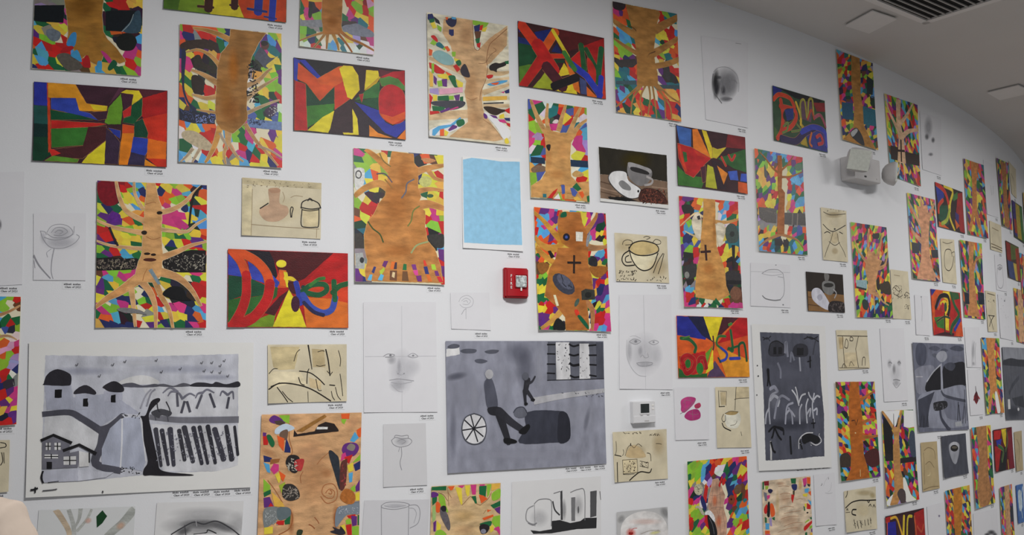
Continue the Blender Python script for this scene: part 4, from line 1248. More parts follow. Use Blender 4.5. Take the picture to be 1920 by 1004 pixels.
('painted_background',None,"""p 45,55,155 : 3 997 57 973 41 709 10 605 3 702
p 40,52,160 : 49 972 143 997 271 722 252 689 189 759
p 25,25,30 : 96 993 419 997 419 950 268 722
p 15,60,38 : 103 669 220 476 371 664 355 422 103 347
p 55,115,35 : 103 347 355 422 347 308 118 52
p 210,195,35 : 118 15 251 219 355 322 346 158 298 7
p 120,35,45 : 3 702 21 681 15 14 3 3
p 48,28,34 : 356 334 493 481 517 384 524 32 308 3
p 170,25,35 : 867 956 997 994 997 772 934 877 766 860
p 85,30,40 : 758 974 884 959 766 860
p 190,155,30 : 749 882 774 861 715 722 624 642
p 50,110,50 : 534 500 624 630 765 808 764 576
p 20,75,42 : 533 483 756 575 763 391
p 40,28,38 : 517 434 647 277 845 76 878 17 711 7 613 3 532 33
p 40,50,150 : 533 475 763 384 812 225 879 183 997 278 997 149 911 21 811 71 647 302
p 215,115,30 : 920 10 997 149 997 3
p 220,130,35 : 663 165 745 62 878 9 662 5"""),
('lettering','165,120,80 25',"""p 175,30,28 : 18 680 103 649 118 15 10 3
p 200,75,28 : 41 933 237 704 396 934 372 689 228 440 111 658 34 708
p 205,85,28 : 199 735 390 940 419 955 445 752 357 661 230 665
p 190,50,28 : 357 661 445 752 493 507 356 334
p 215,195,35 : 398 921 438 966 519 969 568 850 580 648 509 504 469 528 418 823
p 215,195,40 : 642 940 750 947 757 858 624 655
p 170,30,32 : 575 583 616 603 599 473
p 75,125,55 : 757 832 850 888 934 864 995 771 994 706 883 777 782 734
q 178,28,34 : 765 653 849 771 950 737 997 615 995 304 879 209 779 297 755 421
p 205,80,28 : 759 345 787 285 879 204 995 304 996 407 880 312
p 215,200,40 : 514 371 557 238 567 12 435 3 427 26 519 31"""),
]),
dict(kind='paint',label='painting with a large red X and pointed letters on dark green and plum',q=[0.0369, 3.2776, 0.5526, 3.2734, 0.5557, 2.9374, 0.0418, 2.9401],base='60,28,32',parts=[
('painted_background',None,"""p 35,45,130 : 3 997 95 997 13 816
p 25,38,110 : 183 874 398 989 301 706 260 673
p 22,70,42 : 3 673 180 675 216 416 5 292
p 30,45,105 : 3 757 81 749 159 656 5 660
p 85,125,40 : 5 297 215 402 31 26 3 19
p 150,160,40 : 294 280 414 80 382 17 149 3 252 186
p 215,195,45 : 413 9 625 213 653 4 495 3
p 215,190,45 : 514 473 595 315 416 222 481 380
p 165,25,25 : 722 844 997 997 997 329 906 277 783 685
p 85,25,28 : 429 997 997 997 720 780 548 654
p 25,60,40 : 349 491 525 519 514 473 348 439
p 25,35,85 : 371 616 436 769 495 618
p 215,110,35 : 525 534 669 280 689 20 622 69
p 60,70,115 : 690 285 771 246 767 20 696 22
p 212,100,30 : 769 159 897 3 771 3
p 190,50,28 : 951 288 997 330 997 6 945 3"""),
('lettering','165,120,80 31',"""s 200,55,28 591 : 64 913 289 547
s 205,85,30 448 : 269 584 411 920
s 175,32,28 570 : 288 533 60 18
s 180,30,28 754 : 239 634 367 367
s 70,25,35 611 : 332 331 466 120
s 25,20,25 428 : 404 83 636 258
s 215,195,45 204 : 397 945 558 593
p 195,50,28 : 356 578 531 621 557 564 380 509
s 30,85,45 326 : 720 785 746 443
s 30,80,45 265 : 784 744 899 466
s 25,85,50 326 : 960 790 906 277
p 190,30,28 : 589 549 702 717 714 450
q 185,40,30 : 793 629 888 448 861 179 799 369
s 40,55,170 407 : 619 456 777 320 913 75
s 38,50,165 326 : 947 316 919 3
s 60,120,50 285 : 527 620 629 415"""),
]),
dict(kind='paint',label='painting of the word Diver with a yellow dotted i on red and orange rays',q=[-1.3208, 2.0563, -0.8077, 2.0551, -0.8015, 1.7186, -1.3129, 1.7198],base='165,20,22',parts=[
('painted_background',None,"""p 205,75,28 : 3 997 91 997 223 813 120 925 41 967
p 28,22,32 : 91 997 355 990 415 587 223 813 120 948
p 75,15,20 : 333 991 874 997 626 643 490 542 415 728
p 180,22,22 : 874 997 997 997 997 610 641 596
p 200,60,28 : 997 610 997 320 841 388 595 428 641 548
p 212,108,35 : 611 404 841 388 997 332 997 3 641 3
p 110,140,32 : 108 4 356 186 400 257 363 4
p 70,22,28 : 497 495 378 151 297 185 415 398
p 205,75,30 : 415 728 497 519 355 514
p 18,68,45 : 3 663 138 646 139 413 3 335
p 40,95,35 : 3 340 128 390 100 89 4 3
p 20,75,48 : 186 629 314 536 299 418 162 386
p 45,100,40 : 158 379 296 418 223 207 129 147
p 50,65,165 : 3 937 77 829 135 641 3 668
p 52,65,165 : 157 861 267 721 326 555 186 624
p 50,65,165 : 326 724 422 587 400 515 363 538
p 40,90,40 : 363 538 407 516 393 398 356 350"""),
('lettering','165,120,80 24',"""c 205,75,30 347-347 : 36 967 106 831 150 646
c 178,25,25 347-410 : 147 658 147 414 107 204 36 5
c 205,78,30 362-394 : 69 981 222 860 311 700 338 537
c 178,25,25 394-441 : 338 548 311 348 194 113 21 5
p 225,205,40 : 497 495 595 214 641 7 363 9
p 225,205,50 : 475 833 471 811 459 793 442 783 423 782 407 791 395 807 391 829 395 851 407 868 423 879 442 880 459 871 471 855
p 215,95,32 : 415 752 472 743 487 530 422 540
p 228,205,45 : 452 730 482 720 497 519 475 530
c 222,195,45 173 : 475 641 520 638 550 592
q 70,20,30 : 490 590 550 592 565 450 505 472
c 45,60,160 236 : 558 569 577 451 588 333
p 62,22,45 : 586 309 583 263 573 225 558 205 542 204 527 224 517 261 514 307 517 353 527 390 542 411 558 412 573 392 583 355
c 25,60,60 173 : 618 523 633 453
c 22,85,48 221 : 618 488 687 562 795 573 813 495 748 433 656 453
c 55,120,50 142 : 679 561 741 636 787 655
c 55,75,165 268 : 618 416 679 276 779 199 857 244 885 384
c 35,35,75 158 : 626 322 702 212 779 171
c 20,90,50 221 : 878 605 885 384
c 25,85,45 221 : 873 480 928 559 997 591"""),
]),
dict(kind='paint',label='painting of red angular letters with yellow and orange spikes on green and plum',q=[1.0228, 2.8574, 1.5531, 2.8557, 1.5552, 2.5154, 1.0226, 2.5173],base='55,28,34',parts=[
('painted_background',None,"""p 60,100,170 : 7 994 214 975 201 666 42 704
p 222,118,35 : 228 978 299 997 481 531 233 639
p 215,190,40 : 361 997 427 985 546 560 475 530
p 120,30,35 : 738 997 997 997 997 788 700 763
p 45,95,45 : 575 548 993 786 997 380 810 417
p 55,110,40 : 7 328 139 183 391 190 330 4 3 4
p 175,175,45 : 426 418 512 382 551 21 387 30
p 45,28,38 : 486 515 608 468 684 38 560 26
p 222,130,40 : 565 426 716 314 650 112
p 60,90,180 : 717 348 855 390 871 218 749 208
p 205,85,30 : 864 199 997 187 997 3 858 17
p 55,80,175 : 915 348 997 356 997 215 895 211"""),
('lettering','165,120,80 40',"""p 180,28,30 : 14 698 206 667 481 531 398 430 222 163 113 212 23 465
c 200,60,30 189 : 40 636 64 472 114 280
p 45,95,45 : 80 576 135 569 145 419 103 395
p 190,50,30 : 233 639 472 529 287 547
p 200,185,45 : 507 725 580 705 706 764 560 545 502 552
c 180,40,40 135 : 741 631 784 552 833 649
c 190,50,40 135 : 635 577 690 448
p 70,30,45 : 324 349 397 396 389 122 346 98"""),
]),
dict(kind='paint',label='painting of green, red and blue script letters over bright rays meeting in the middle',q=[0.9903, 1.7989, 1.5185, 1.7952, 1.5198, 1.4599, 0.9919, 1.4658],base='212,95,35',parts=[
('painted_background',None,"""p 35,42,135 : 3 997 173 988 403 655 380 610 3 680
p 28,30,62 : 152 997 373 997 495 578 338 688
p 222,200,40 : 369 997 639 997 524 578 469 612
p 72,28,38 : 639 997 873 997 541 624
p 178,25,30 : 873 997 997 997 997 702 546 552
p 205,75,35 : 546 552 997 702 997 303 690 422
p 225,145,40 : 533 513 997 290 997 3 654 7
p 82,62,92 : 504 276 643 7 385 3
p 218,200,45 : 488 486 478 145 364 55
p 95,150,45 : 489 525 379 185 328 328
p 210,90,35 : 3 686 380 615 489 538 331 427 9 373
p 178,28,32 : 19 339 375 432 393 146 191 39 34 84
p 40,95,45 : 4 161 107 65 191 44 387 68 385 3 3 3"""),
('lettering','165,120,80 31',"""c 35,90,50 185 : 58 635 163 617 246 509 233 426
c 60,120,50 82 : 79 636 164 663
c 165,22,30 247 : 78 186 54 301 135 358 223 276 193 134 107 70 67 173
p 40,110,45 : 170 224 165 193 154 168 139 154 122 154 107 168 97 193 94 224 98 255 109 280 125 294 142 294 157 280 167 255
c 150,22,30 226 : 280 146 284 296 354 315 379 172
p 45,115,45 : 339 146 333 105 318 73 299 55 278 55 259 74 247 106 243 146 249 187 263 219 282 237 304 237 322 219 335 186
c 50,110,50 123 : 664 679 572 672 539 552 600 482
c 45,65,165 144 : 600 482 678 395 659 302 582 263
c 25,60,45 93 : 555 315 582 255
c 30,90,50 165 : 747 769 761 596 765 436 715 475
c 30,90,50 123 : 703 467 857 522
c 60,130,60 144 : 728 875 756 889
s 45,60,170 165 : 728 308 855 314
c 25,75,45 144 : 857 370 862 538 930 571 955 437 964 282
c 70,30,40 82 : 493 670 500 539 487 459"""),
]),
dict(kind='paint',label='painting with red looping first letter and blue swirl, by the emergency light',q=[1.8055, 3.2109, 2.3112, 3.1988, 2.318, 2.8598, 1.7995, 2.8703],base='45,72,48',parts=[
('painted_background',None,"""p 32,40,120 : 3 997 184 970 16 739
p 25,24,28 : 119 992 969 992 836 901 414 884
p 130,35,38 : 763 898 993 957 997 785 827 750
p 95,70,85 : 516 862 764 916 707 505 535 528
p 45,50,130 : 595 339 848 473 997 308 993 9 648 13
p 60,90,40 : 6 258 156 97 3 10
p 165,140,40 : 466 509 564 399 614 22 480 41 526 322"""),
('lettering','165,120,80 42',"""c 190,60,32 254 : 16 756 116 867 312 855 391 726
c 190,55,32 282 : 145 758 175 500 144 226 67 59
c 185,55,32 282 : 142 657 388 657 415 496 292 296 160 230
p 25,45,42 : 374 552 362 491 332 436 291 400 247 388 209 404 183 444 175 500 187 561 216 615 256 652 301 664 340 649 366 609
p 35,50,115 : 205 608 373 687 371 484 247 419
c 95,120,60 127 : 179 301 262 389 241 250 159 180
c 200,170,50 169 : 428 803 504 587 503 417
c 150,150,60 127 : 509 555 514 828 593 891 624 585
c 150,150,60 127 : 650 609 675 907 748 945 758 655
c 175,60,45 127 : 640 555 720 748 765 589
c 45,35,75 451 : 155 63 382 68 557 262 737 403
c 50,60,160 366 : 524 288 738 427 951 396 992 164
c 90,120,60 113 : 322 237 492 313 428 398
c 200,100,40 141 : 697 297 653 116 685 56
c 180,50,60 197 : 800 254 874 307 910 178 828 124
c 150,70,90 197 : 785 628 896 693 988 509"""),
]),
dict(kind='paint',label='painting of crossing yellow and red curves on blue, green and dark ground',q=[3.7217, 2.8431, 4.2395, 2.8315, 4.2356, 2.501, 3.7313, 2.5118],base='42,26,26',parts=[
('painted_background',None,"""p 40,50,140 : 9 984 262 927 295 716 67 522 36 731
p 25,75,50 : 41 481 451 566 375 111 227 66 32 192
p 150,30,28 : 817 926 997 988 987 16 820 24 675 315
p 60,110,50 : 562 793 802 961 805 811 641 699
p 55,45,110 : 666 462 809 416 769 146 667 239
p 205,90,30 : 24 119 227 66 392 4 11 3
p 205,95,30 : 630 287 802 160 666 53"""),
('lettering','165,120,80 57',"""c 190,40,30 342 : 39 966 311 866 429 635 443 491
c 190,50,30 266 : 47 338 79 488 232 636
c 212,190,50 266 : 323 986 618 937 506 651 469 459
c 205,185,50 266 : 447 528 449 271 573 29
c 150,170,55 266 : 451 455 328 211 129 84"""),
]),
dict(kind='paint',label='painting of concentric letter loops in orange, yellow and black with red right side',q=[3.5452, 2.043, 4.0574, 2.0359, 4.0586, 1.7049, 3.5508, 1.7127],base='175,35,30',parts=[
('painted_background',None,"""p 205,85,30 : 21 995 542 997 155 796 3 8 3 424
p 35,50,135 : 3 997 174 997 20 845
p 220,195,45 : 399 984 661 992 630 679 417 695
p 50,65,160 : 96 641 293 837 423 756 224 590
p 55,110,45 : 50 383 391 434 386 145 140 178
p 218,195,45 : 430 451 559 459 510 114 399 130
p 205,80,32 : 842 321 997 331 997 3 708 3
p 62,26,34 : 13 3 357 83 690 66 658 3
p 50,90,50 : 636 990 937 991 976 862 766 814"""),
('lettering','165,120,80 47',"""c 25,22,25 316 : 137 614 294 853 554 883 605 678 538 489
c 210,80,30 221 : 215 589 356 781 494 762
c 222,195,45 221 : 317 711 461 759 528 626 418 466
p 170,35,45 : 407 639 398 596 380 561 358 540 335 539 316 556 306 589 305 632 314 674 331 710 354 730 376 732 395 714 406 681
p 40,70,50 : 501 639 492 594 476 556 457 535 438 534 423 553 415 588 416 633 424 679 440 716 459 738 478 739 493 720 501 685
s 25,22,25 142 : 410 480 370 77
c 35,85,48 348 : 673 962 779 690 910 481 659 249 570 92
s 45,60,160 285 : 924 372 724 160
c 35,60,45 126 : 153 314 390 418 577 399"""),
]),
dict(kind='paint',label='painting in dark red with a yellow wedge and a small blue patch',q=[4.5846, 0.979, 5.1097, 0.9693, 5.0987, 0.6362, 4.57, 0.6544],base='85,16,22',parts=[
('painted_background',None,"""p 180,28,26 : 31 974 424 966 328 755 23 765
p 40,50,150 : 120 740 414 755 348 613 172 595
p 210,185,40 : 412 984 689 983 607 512 499 673
p 25,24,26 : 372 517 714 570 541 3 177 3
p 165,28,26 : 41 613 376 550 126 25 14 21
p 120,25,40 : 715 875 996 973 997 3 696 15"""),
('lettering','165,120,80 62',"""c 45,95,50 289 : 241 595 475 474 377 249
c 40,80,45 206 : 682 929 729 687 586 463
c 190,170,50 124 : 669 220 681 16"""),
]),
dict(kind='paint',label='painting of tall yellow letter strokes on blue and dark red, under the spire collage',q=[2.7562, 0.5499, 3.2624, 0.5452, 3.2593, 0.2092, 2.7531, 0.2139],base='50,22,28',parts=[
('painted_background',None,"""p 175,35,28 : 5 976 144 984 98 877 5 872
p 35,35,140 : 32 880 249 870 255 410 13 444
p 160,28,26 : 728 941 997 986 997 261 728 303
p 60,28,40 : 236 938 447 982 461 369 305 387"""),
('lettering','165,120,80 38',"""c 212,165,45 151 : 135 941 270 932 359 705 394 593
s 212,185,45 227 : 461 913 409 380
c 200,185,50 176 : 658 894 554 858 506 360
c 190,80,40 126 : 731 881 752 635 766 309
c 190,60,40 88 : 792 681 898 554 965 678
s 200,60,40 76 : 39 879 14 456"""),
]),
dict(kind='paint',label='small-looking letter painting in green and violet stripes under the curved sepia sheet',q=[5.6821, 2.9573, 6.1801, 2.9568, 6.1977, 2.6033, 5.682, 2.6178],base='60,70,55',parts=[
('painted_background',None,"""p 60,50,110 : 3 997 323 977 315 53 11 58
p 170,150,60 : 323 977 722 968 698 40 309 30
p 70,110,60 : 722 968 997 973 997 34 698 40
p 150,60,40 : 71 519 283 518 337 143 81 136"""),
]),
dict(kind='paint',label='letter painting with dull red and olive vertical strokes, below the small sepia sheet',q=[5.3207, 2.5521, 5.8506, 2.54, 5.8072, 2.2141, 5.3268, 2.2318],base='75,60,45',parts=[
('painted_background',None,"""p 130,40,30 : 3 972 350 954 325 443 3 473
p 90,100,50 : 350 954 996 988 991 646 341 533
p 60,70,110 : 3 473 583 486 570 3 33 5
p 190,165,70 : 478 468 782 475 777 3 570 3
p 150,60,40 : 713 912 992 965 997 16 784 28"""),
]),
dict(kind='paint',label='small blue and white watercolour picture at the bend of the wall',q=[5.1068, 0.4932, 5.355, 0.4787, 5.3058, 0.1728, 5.1031, 0.1856],base='70,110,170',parts=[
('painted_background',None,"""q 190,205,215 : 268 805 705 821 826 409 371 323
c 30,70,150 177 : 72 961 65 522 95 10
c 200,215,220 132 : 928 921 629 493 760 119"""),
]),
dict(kind='paint',label='plain sky-blue painting with white paper margin, beside the square-scrap collage',q=[-0.2621, 2.5493, 0.0463, 2.5672, 0.0571, 2.1013, -0.2594, 2.1037],base='218,220,220',parts=[
('sky_paint',None,"""p 140,190,222 : 13 965 158 989 404 978 653 961 988 965 984 66 562 58 19 58"""),
]),
dict(kind='paint',label='painting of a white saucer and tilted grey cup spilling coffee beans, dark olive background',q=[0.5029, 2.6762, 0.953, 2.6792, 0.9527, 2.3807, 0.5087, 2.3862],base='205,205,202',parts=[
('painted_background',None,"""p 38,34,24 : 5 997 997 997 997 501 554 530 11 494
b 75,65,25 0.8 : 532 825 803 867 526 600
p 120,98,80 : 11 494 554 530 997 501 997 70 3 54
c 85,65,50 61 : 16 358 257 319 550 343
c 150,125,105 73 : 13 247 197 211 429 214
c 85,65,50 48 : 12 173 252 133
c 150,125,105 61 : 762 373 994 369
c 90,70,55 48 : 760 298 992 286
p 22,20,20 : 108 95 368 124 544 74 366 50 136 54"""),
('cup_and_saucer',None,"""q 60,58,58 : 123 466 206 589 379 597 405 452 594 312 582 161 426 102 282 175 157 323
q 215,215,215 : 134 460 211 575 379 586 419 435 585 303 564 166 427 117 288 194 171 332
q 125,125,125 : 272 369 332 430 438 334 436 259 328 274
q 120,118,118 : 427 772 530 750 739 707 767 580 687 418 566 363 449 458 403 600
q 150,148,148 : 427 779 560 762 754 690 722 610 498 633 426 697
q 40,38,38 : 455 694 558 698 707 646 712 590 556 605 462 635
c 165,160,158 121 : 690 550 771 505 748 427 656 388
p 25,22,22 : 569 263 566 248 558 237 549 236 542 244 539 259 543 275 550 285 559 287 567 278"""),
('coffee_beans',None,"""q 70,38,30 : 584 266 685 343 853 319 960 214 973 85 725 77 559 91
k 120,65,50 70 97 : 594 304 978 359 973 96 588 43
k 40,22,18 50 85 : 594 293 978 348 973 96 588 43
k 20,20,20 16 97 : 137 106 368 139 367 76 135 43"""),
]),
dict(kind='paint',label='small painting of white saucer and grey cup with black beans, beside the ticket collage',q=[2.0468, 2.0864, 2.4215, 2.0855, 2.4221, 1.8436, 2.049, 1.8466],base='38,30,24',parts=[
('painted_background',None,"""p 130,95,55 : 24 500 285 492 997 466 997 4 14 3
c 90,62,35 61 : 31 355 428 329
c 90,62,35 61 : 22 160 418 132"""),
('cup_and_saucer',None,"""q 195,195,205 : 127 506 240 602 388 548 578 239 595 68 466 61 269 173 137 312
q 165,165,178 : 254 368 358 448 404 352 324 274
q 120,120,118 : 424 747 529 804 736 770 754 597 640 441 487 480 416 599
p 40,38,36 : 728 705 713 678 673 654 618 639 558 635 504 642 468 661 456 685 471 712 509 736 564 751 624 755 678 748 715 730
c 160,158,160 91 : 711 594 791 500 731 372
q 110,108,105 : 488 997 615 960 581 808 503 802"""),
('coffee_beans',None,"""q 35,28,28 : 577 229 738 298 994 252 992 13 566 3
k 90,80,78 40 107 : 578 249 995 273 981 22 566 3"""),
]),
dict(kind='paint',label='dark grey painting of a tapered white mug seen from above',q=[3.5714, 1.0006, 4.005, 0.9939, 4.003, 0.7045, 3.5765, 0.71],base='72,74,84',parts=[
('mug',None,"""q 150,152,160 : 273 674 313 789 511 830 705 754 670 533 543 306 430 312 334 464
p 175,176,182 : 693 697 668 648 610 613 530 598 446 606 373 635 325 680 312 731 335 779 391 815 469 831 553 823 628 794 679 749
p 28,26,26 : 654 659 634 625 587 600 522 591 452 598 392 619 352 651 341 688 359 722 405 746 468 756 538 750 600 728 642 696
p 90,85,75 : 616 683 603 669 570 660 524 658 475 663 431 673 401 688 392 704 404 717 436 726 481 729 531 724 576 714 606 699"""),
]),
dict(kind='paint',label='large grey farm painting with thatched huts, crop rows and a dark tree on white paper',q=[-2.0595, 1.6576, -1.205, 1.6539, -1.2007, 1.045, -2.0414, 1.051],base='213,213,210',caps=[(-1.474, 1.033), (-1.395, 1.03), (-1.314, 1.027), (-1.232, 1.027)],parts=[
('painted_field',None,"""p 186,188,197 : 69 914 488 904 928 921 935 154 834 119 572 121 231 88 65 91 63 412 65 583
b 150,153,172 0.5 : 222 808 399 806 223 775
b 160,163,180 0.5 : 674 817 902 815 674 781
b 150,153,172 0.5 : 816 759 932 758 816 734
b 205,206,210 0.6 : 480 860 683 859 480 833
q 208,208,208 : 392 722 418 758 481 778 536 761 559 719
p 165,168,182 : 69 727 180 717 190 634 401 670 402 609 484 518 394 521 297 430 226 499 173 547 78 557
p 196,197,202 : 491 702 930 694 925 490 548 502
p 200,201,204 : 72 517 165 525 227 472 307 403 299 283 167 329 68 372
p 198,199,203 : 535 448 928 427 935 154 834 119 590 133"""),
('distant_hill',None,"""q 85,85,95 : 401 719 445 728 491 709 546 719 564 701 491 695 401 702
q 90,90,98 : 546 705 582 719 629 704 675 723 713 702 629 696
q 45,44,50 : 703 705 731 724 769 724 807 715 826 728 874 711 930 730 931 690 826 692 722 697"""),
('hut',None,"""p 160,163,178 : 69 719 175 717 182 560 78 557
p 165,168,182 : 198 658 281 656 282 562 199 553
p 170,172,186 : 321 674 401 670 402 609 322 604
q 40,38,45 : 65 732 79 789 122 822 175 788 180 730 162 712 68 719
q 45,43,50 : 192 658 206 694 245 716 285 675 282 651 242 662
q 42,40,46 : 317 705 364 741 405 704 403 667 352 668 325 688
p 18,17,20 : 111 689 141 688 142 635 112 635
p 18,17,20 : 232 626 253 628 254 572 232 575
p 18,17,20 : 352 646 373 650 373 598 353 599"""),
('road',None,"""c 75,75,85 209-273 : 68 530 173 538 226 499 306 419
c 78,78,88 273-209 : 306 419 350 441 399 504
c 80,80,90 369-273 : 326 422 316 322 292 201 394 151
c 112,112,120 209-273 : 530 496 632 476 725 469 926 466
p 165,170,186 : 399 494 485 498 511 205 498 139 399 171 318 196 317 295 351 428
c 205,206,210 56 : 403 493 404 332 400 171
c 205,206,210 56 : 485 491 500 341 512 205"""),
('dark_tree',None,"""q 35,33,38 : 484 504 507 511 529 599 561 623 570 605 538 557 521 503 536 394 566 202 576 148 618 125 720 105 711 96 581 104 535 110 503 112 503 152 520 205 500 341 494 463"""),
('horse_and_fence',None,"""k 30,30,32 18 48 : 398 527 484 525 485 488 399 491
k 30,30,32 20 56 : 403 174 489 169 489 126 404 131
q 70,70,76 : 534 533 575 550 623 527 613 500 576 508 567 488 539 510
c 50,50,55 40 : 556 598 562 543 571 529
c 50,50,55 40 : 598 597 612 555 617 528
c 80,80,88 40 : 548 502 553 475
c 80,80,88 40 : 603 508 609 466"""),
('palm',None,"""c 85,85,95 80-96 : 646 651 651 568
c 75,75,85 96 : 681 595 668 523
c 75,75,85 96 : 693 594 707 528
c 85,85,95 96 : 759 635 738 552
c 70,70,80 96 : 798 645 821 556
c 70,70,80 96 : 887 618 879 548
c 120,120,132 96-48 : 648 665 615 693 583 659
c 120,120,132 96-48 : 646 665 620 665 606 638
c 110,110,122 96-48 : 676 623 704 650 728 635
c 110,110,122 96-48 : 672 616 657 651 643 665
c 110,110,122 96-48 : 760 648 784 676 817 654
c 110,110,122 96-48 : 760 655 742 649 732 621
c 100,100,112 96-48 : 880 639 856 663 846 633
c 100,100,112 96-48 : 883 639 904 659 909 610
c 140,140,150 64 : 511 572 528 654 546 681
c 150,150,160 64 : 484 559 505 640 528 681"""),
('crop_row',None,"""s 60,60,68 177-112 : 554 407 580 175
s 55,55,64 177-112 : 582 399 612 180
s 60,60,70 209-144 : 619 404 637 178
s 55,55,62 160-144 : 660 396 686 210
s 58,58,66 209-160 : 684 413 724 197
s 55,55,64 177-144 : 726 411 765 181
s 52,52,60 160-112 : 754 415 793 179
s 48,48,56 177-128 : 792 418 828 181
s 60,60,70 209-209 : 825 396 866 207
s 50,50,58 160-209 : 878 415 905 205
s 45,45,52 112 : 917 413 934 231
k 130,130,142 130 56 : 559 400 927 385 929 182 561 203"""),
('farmhouse',None,"""p 112,112,122 : 64 353 110 390 180 341 181 275 220 287 217 181 66 178
p 205,205,205 : 220 287 264 271 265 185 222 183
s 28,27,30 120 : 62 362 110 393 185 341
s 28,27,30 120 : 155 292 220 326 291 267
p 205,205,205 : 79 345 100 345 100 299 80 299
p 205,205,205 : 115 344 141 343 142 297 116 298
p 205,205,205 : 75 270 132 267 132 243 75 246
p 205,205,205 : 155 253 208 254 208 200 156 200
s 25,25,28 40 : 89 345 90 299
s 25,25,28 40 : 79 323 100 322
s 25,25,28 40 : 128 343 129 297
s 25,25,28 40 : 116 322 142 320
s 25,25,28 40 : 103 271 104 242
s 25,25,28 40 : 75 258 132 255
s 25,25,28 40 : 181 254 182 200
s 25,25,28 40 : 156 228 208 226
p 22,21,24 : 84 223 107 222 107 176 85 177
s 25,25,28 48 : 264 271 265 210
p 178,180,192 : 70 162 217 168 218 93 71 91
p 190,192,202 : 217 165 372 139 337 108 218 93
c 30,30,34 64 : 70 163 64 124 72 91
c 40,40,46 32 : 93 91 136 96"""),
('bird',None,"""v 30,30,34 72 : 204 848 302 773 359 847 412 868 551 876 575 797 660 817 758 858 805 858 863 872 844 837 770 802 806 795 844 790 881 766
c 30,30,34 72 : 23 48 35 50 49 57
c 30,30,34 56 : 40 63 40 31
c 70,70,75 40 : 72 40 111 43 130 47
p 60,60,64 : 329 16 329 11 327 8 325 9 323 12 322 16 323 21 325 24 327 24 329 21"""),
]),
dict(kind='paint',label='large blue-grey painting of a walking man beside a dark log and a spoked wheel',q=[-0.3458, 1.6605, 0.5154, 1.6611, 0.5186, 1.0459, -0.3343, 1.0529],base='136,138,151',caps=[(0.319, 1.028), (0.401, 1.027), (0.483, 1.027)],parts=[
('painted_field',None,"""b 150,152,165 0.6 : 104 611 212 608 101 362
b 78,80,94 0.6 : 440 906 544 906 439 794
b 80,82,96 0.6 : 477 777 542 776 474 600
b 160,162,174 0.6 : 349 667 399 666 346 461
b 165,167,178 0.6 : 568 792 607 791 564 549
b 165,167,178 0.5 : 831 391 1000 384 828 244
b 160,162,175 0.6 : 429 109 867 79 428 52
b 100,102,116 0.5 : 35 304 59 303 32 59
b 165,167,178 0.5 : 163 562 199 561 161 375
b 105,107,120 0.6 : 872 357 891 351 850 245
b 85,87,100 0.8 : 58 729 128 747 63 696
b 150,152,164 0.6 : 752 624 961 643 758 542
p 205,205,205 : 4 938 78 956 81 897 3 878"""),
('cloud',None,"""q 80,82,92 : 11 957 43 978 79 969 72 947 25 941
q 85,87,98 : 84 925 120 940 178 934 168 908 108 906
q 80,82,92 : 228 918 268 932 315 927 296 904 253 901
q 82,84,95 : 169 852 203 861 245 844 215 826 179 832"""),
('tall_house',None,"""p 88,90,100 : 624 995 997 995 997 691 616 685
p 198,198,200 : 675 990 765 990 770 689 675 683
p 198,198,200 : 834 979 897 979 903 693 829 688
p 70,72,82 : 947 990 997 990 997 691 945 692
s 22,22,26 73 : 621 971 670 971
s 22,22,26 73 : 620 897 669 895
s 22,22,26 73 : 618 815 668 813
s 22,22,26 73 : 617 742 666 738
c 22,22,26 94 : 765 974 792 957 827 967
c 22,22,26 94 : 764 891 795 881 826 890
c 22,22,26 126 : 766 818 789 801 827 807
c 22,22,26 94 : 768 719 795 705 825 708
s 22,22,26 84 : 897 962 946 967
s 22,22,26 84 : 898 883 948 883
s 22,22,26 84 : 901 806 946 802
s 22,22,26 84 : 899 720 944 710
k 50,50,56 26 63 : 684 979 765 979 760 698 679 700
k 50,50,56 12 52 : 838 970 900 970 895 703 833 704
s 40,40,46 42 : 616 685 997 689"""),
('path',None,"""c 168,168,172 356-210 : 538 525 724 559 997 592
k 60,60,66 16 63 : 711 593 989 584 988 542 710 552"""),
('log',None,"""q 55,57,68 : 485 439 695 438 748 395 760 297 745 201 638 191 430 201 470 312
q 40,41,50 : 695 434 743 409 760 297 745 201 678 192 677 350
p 92,94,104 : 483 435 479 415 466 400 449 393 430 394 412 403 401 419 397 438 401 457 413 472 431 480 450 480 467 470 479 454
c 60,62,72 52 : 398 440 421 474 460 476 482 431"""),
('spoked_wheel',None,"""p 200,200,202 : 230 320 222 270 202 230 172 210 140 212 112 236 92 277 86 328 94 378 114 417 143 438 175 437 204 413 224 371
s 40,40,46 63 : 88 317 150 326
s 40,40,46 63 : 158 329 140 426
s 40,40,46 63 : 158 329 200 412
s 40,40,46 63 : 158 329 227 341
s 40,40,46 63 : 158 325 210 264
s 40,40,46 63 : 155 323 177 227
s 40,40,46 63 : 153 323 111 246
s 40,40,46 63 : 153 329 103 393
p 30,30,34 : 165 325 163 318 158 314 152 314 147 319 146 326 148 333 152 338 158 337 163 333
c 70,72,80 52 : 159 441 212 407 230 320 210 232 156 208 105 242 86 328 107 412 159 441"""),
('walking_man',None,"""q 78,80,92 : 225 686 265 709 292 605 299 482 241 484 226 592
p 168,168,172 : 278 741 275 724 268 711 258 704 247 704 237 712 231 725 228 742 231 758 238 771 248 778 259 778 269 771 275 757
q 38,38,44 : 241 481 309 485 323 427 256 430
c 42,42,48 419-273 : 308 439 337 319 361 220
c 45,45,52 419-273 : 320 438 382 365 457 297
q 20,20,23 : 333 241 368 242 411 221 405 202 342 203
q 20,20,23 : 429 296 483 344 498 319 469 271 437 273"""),
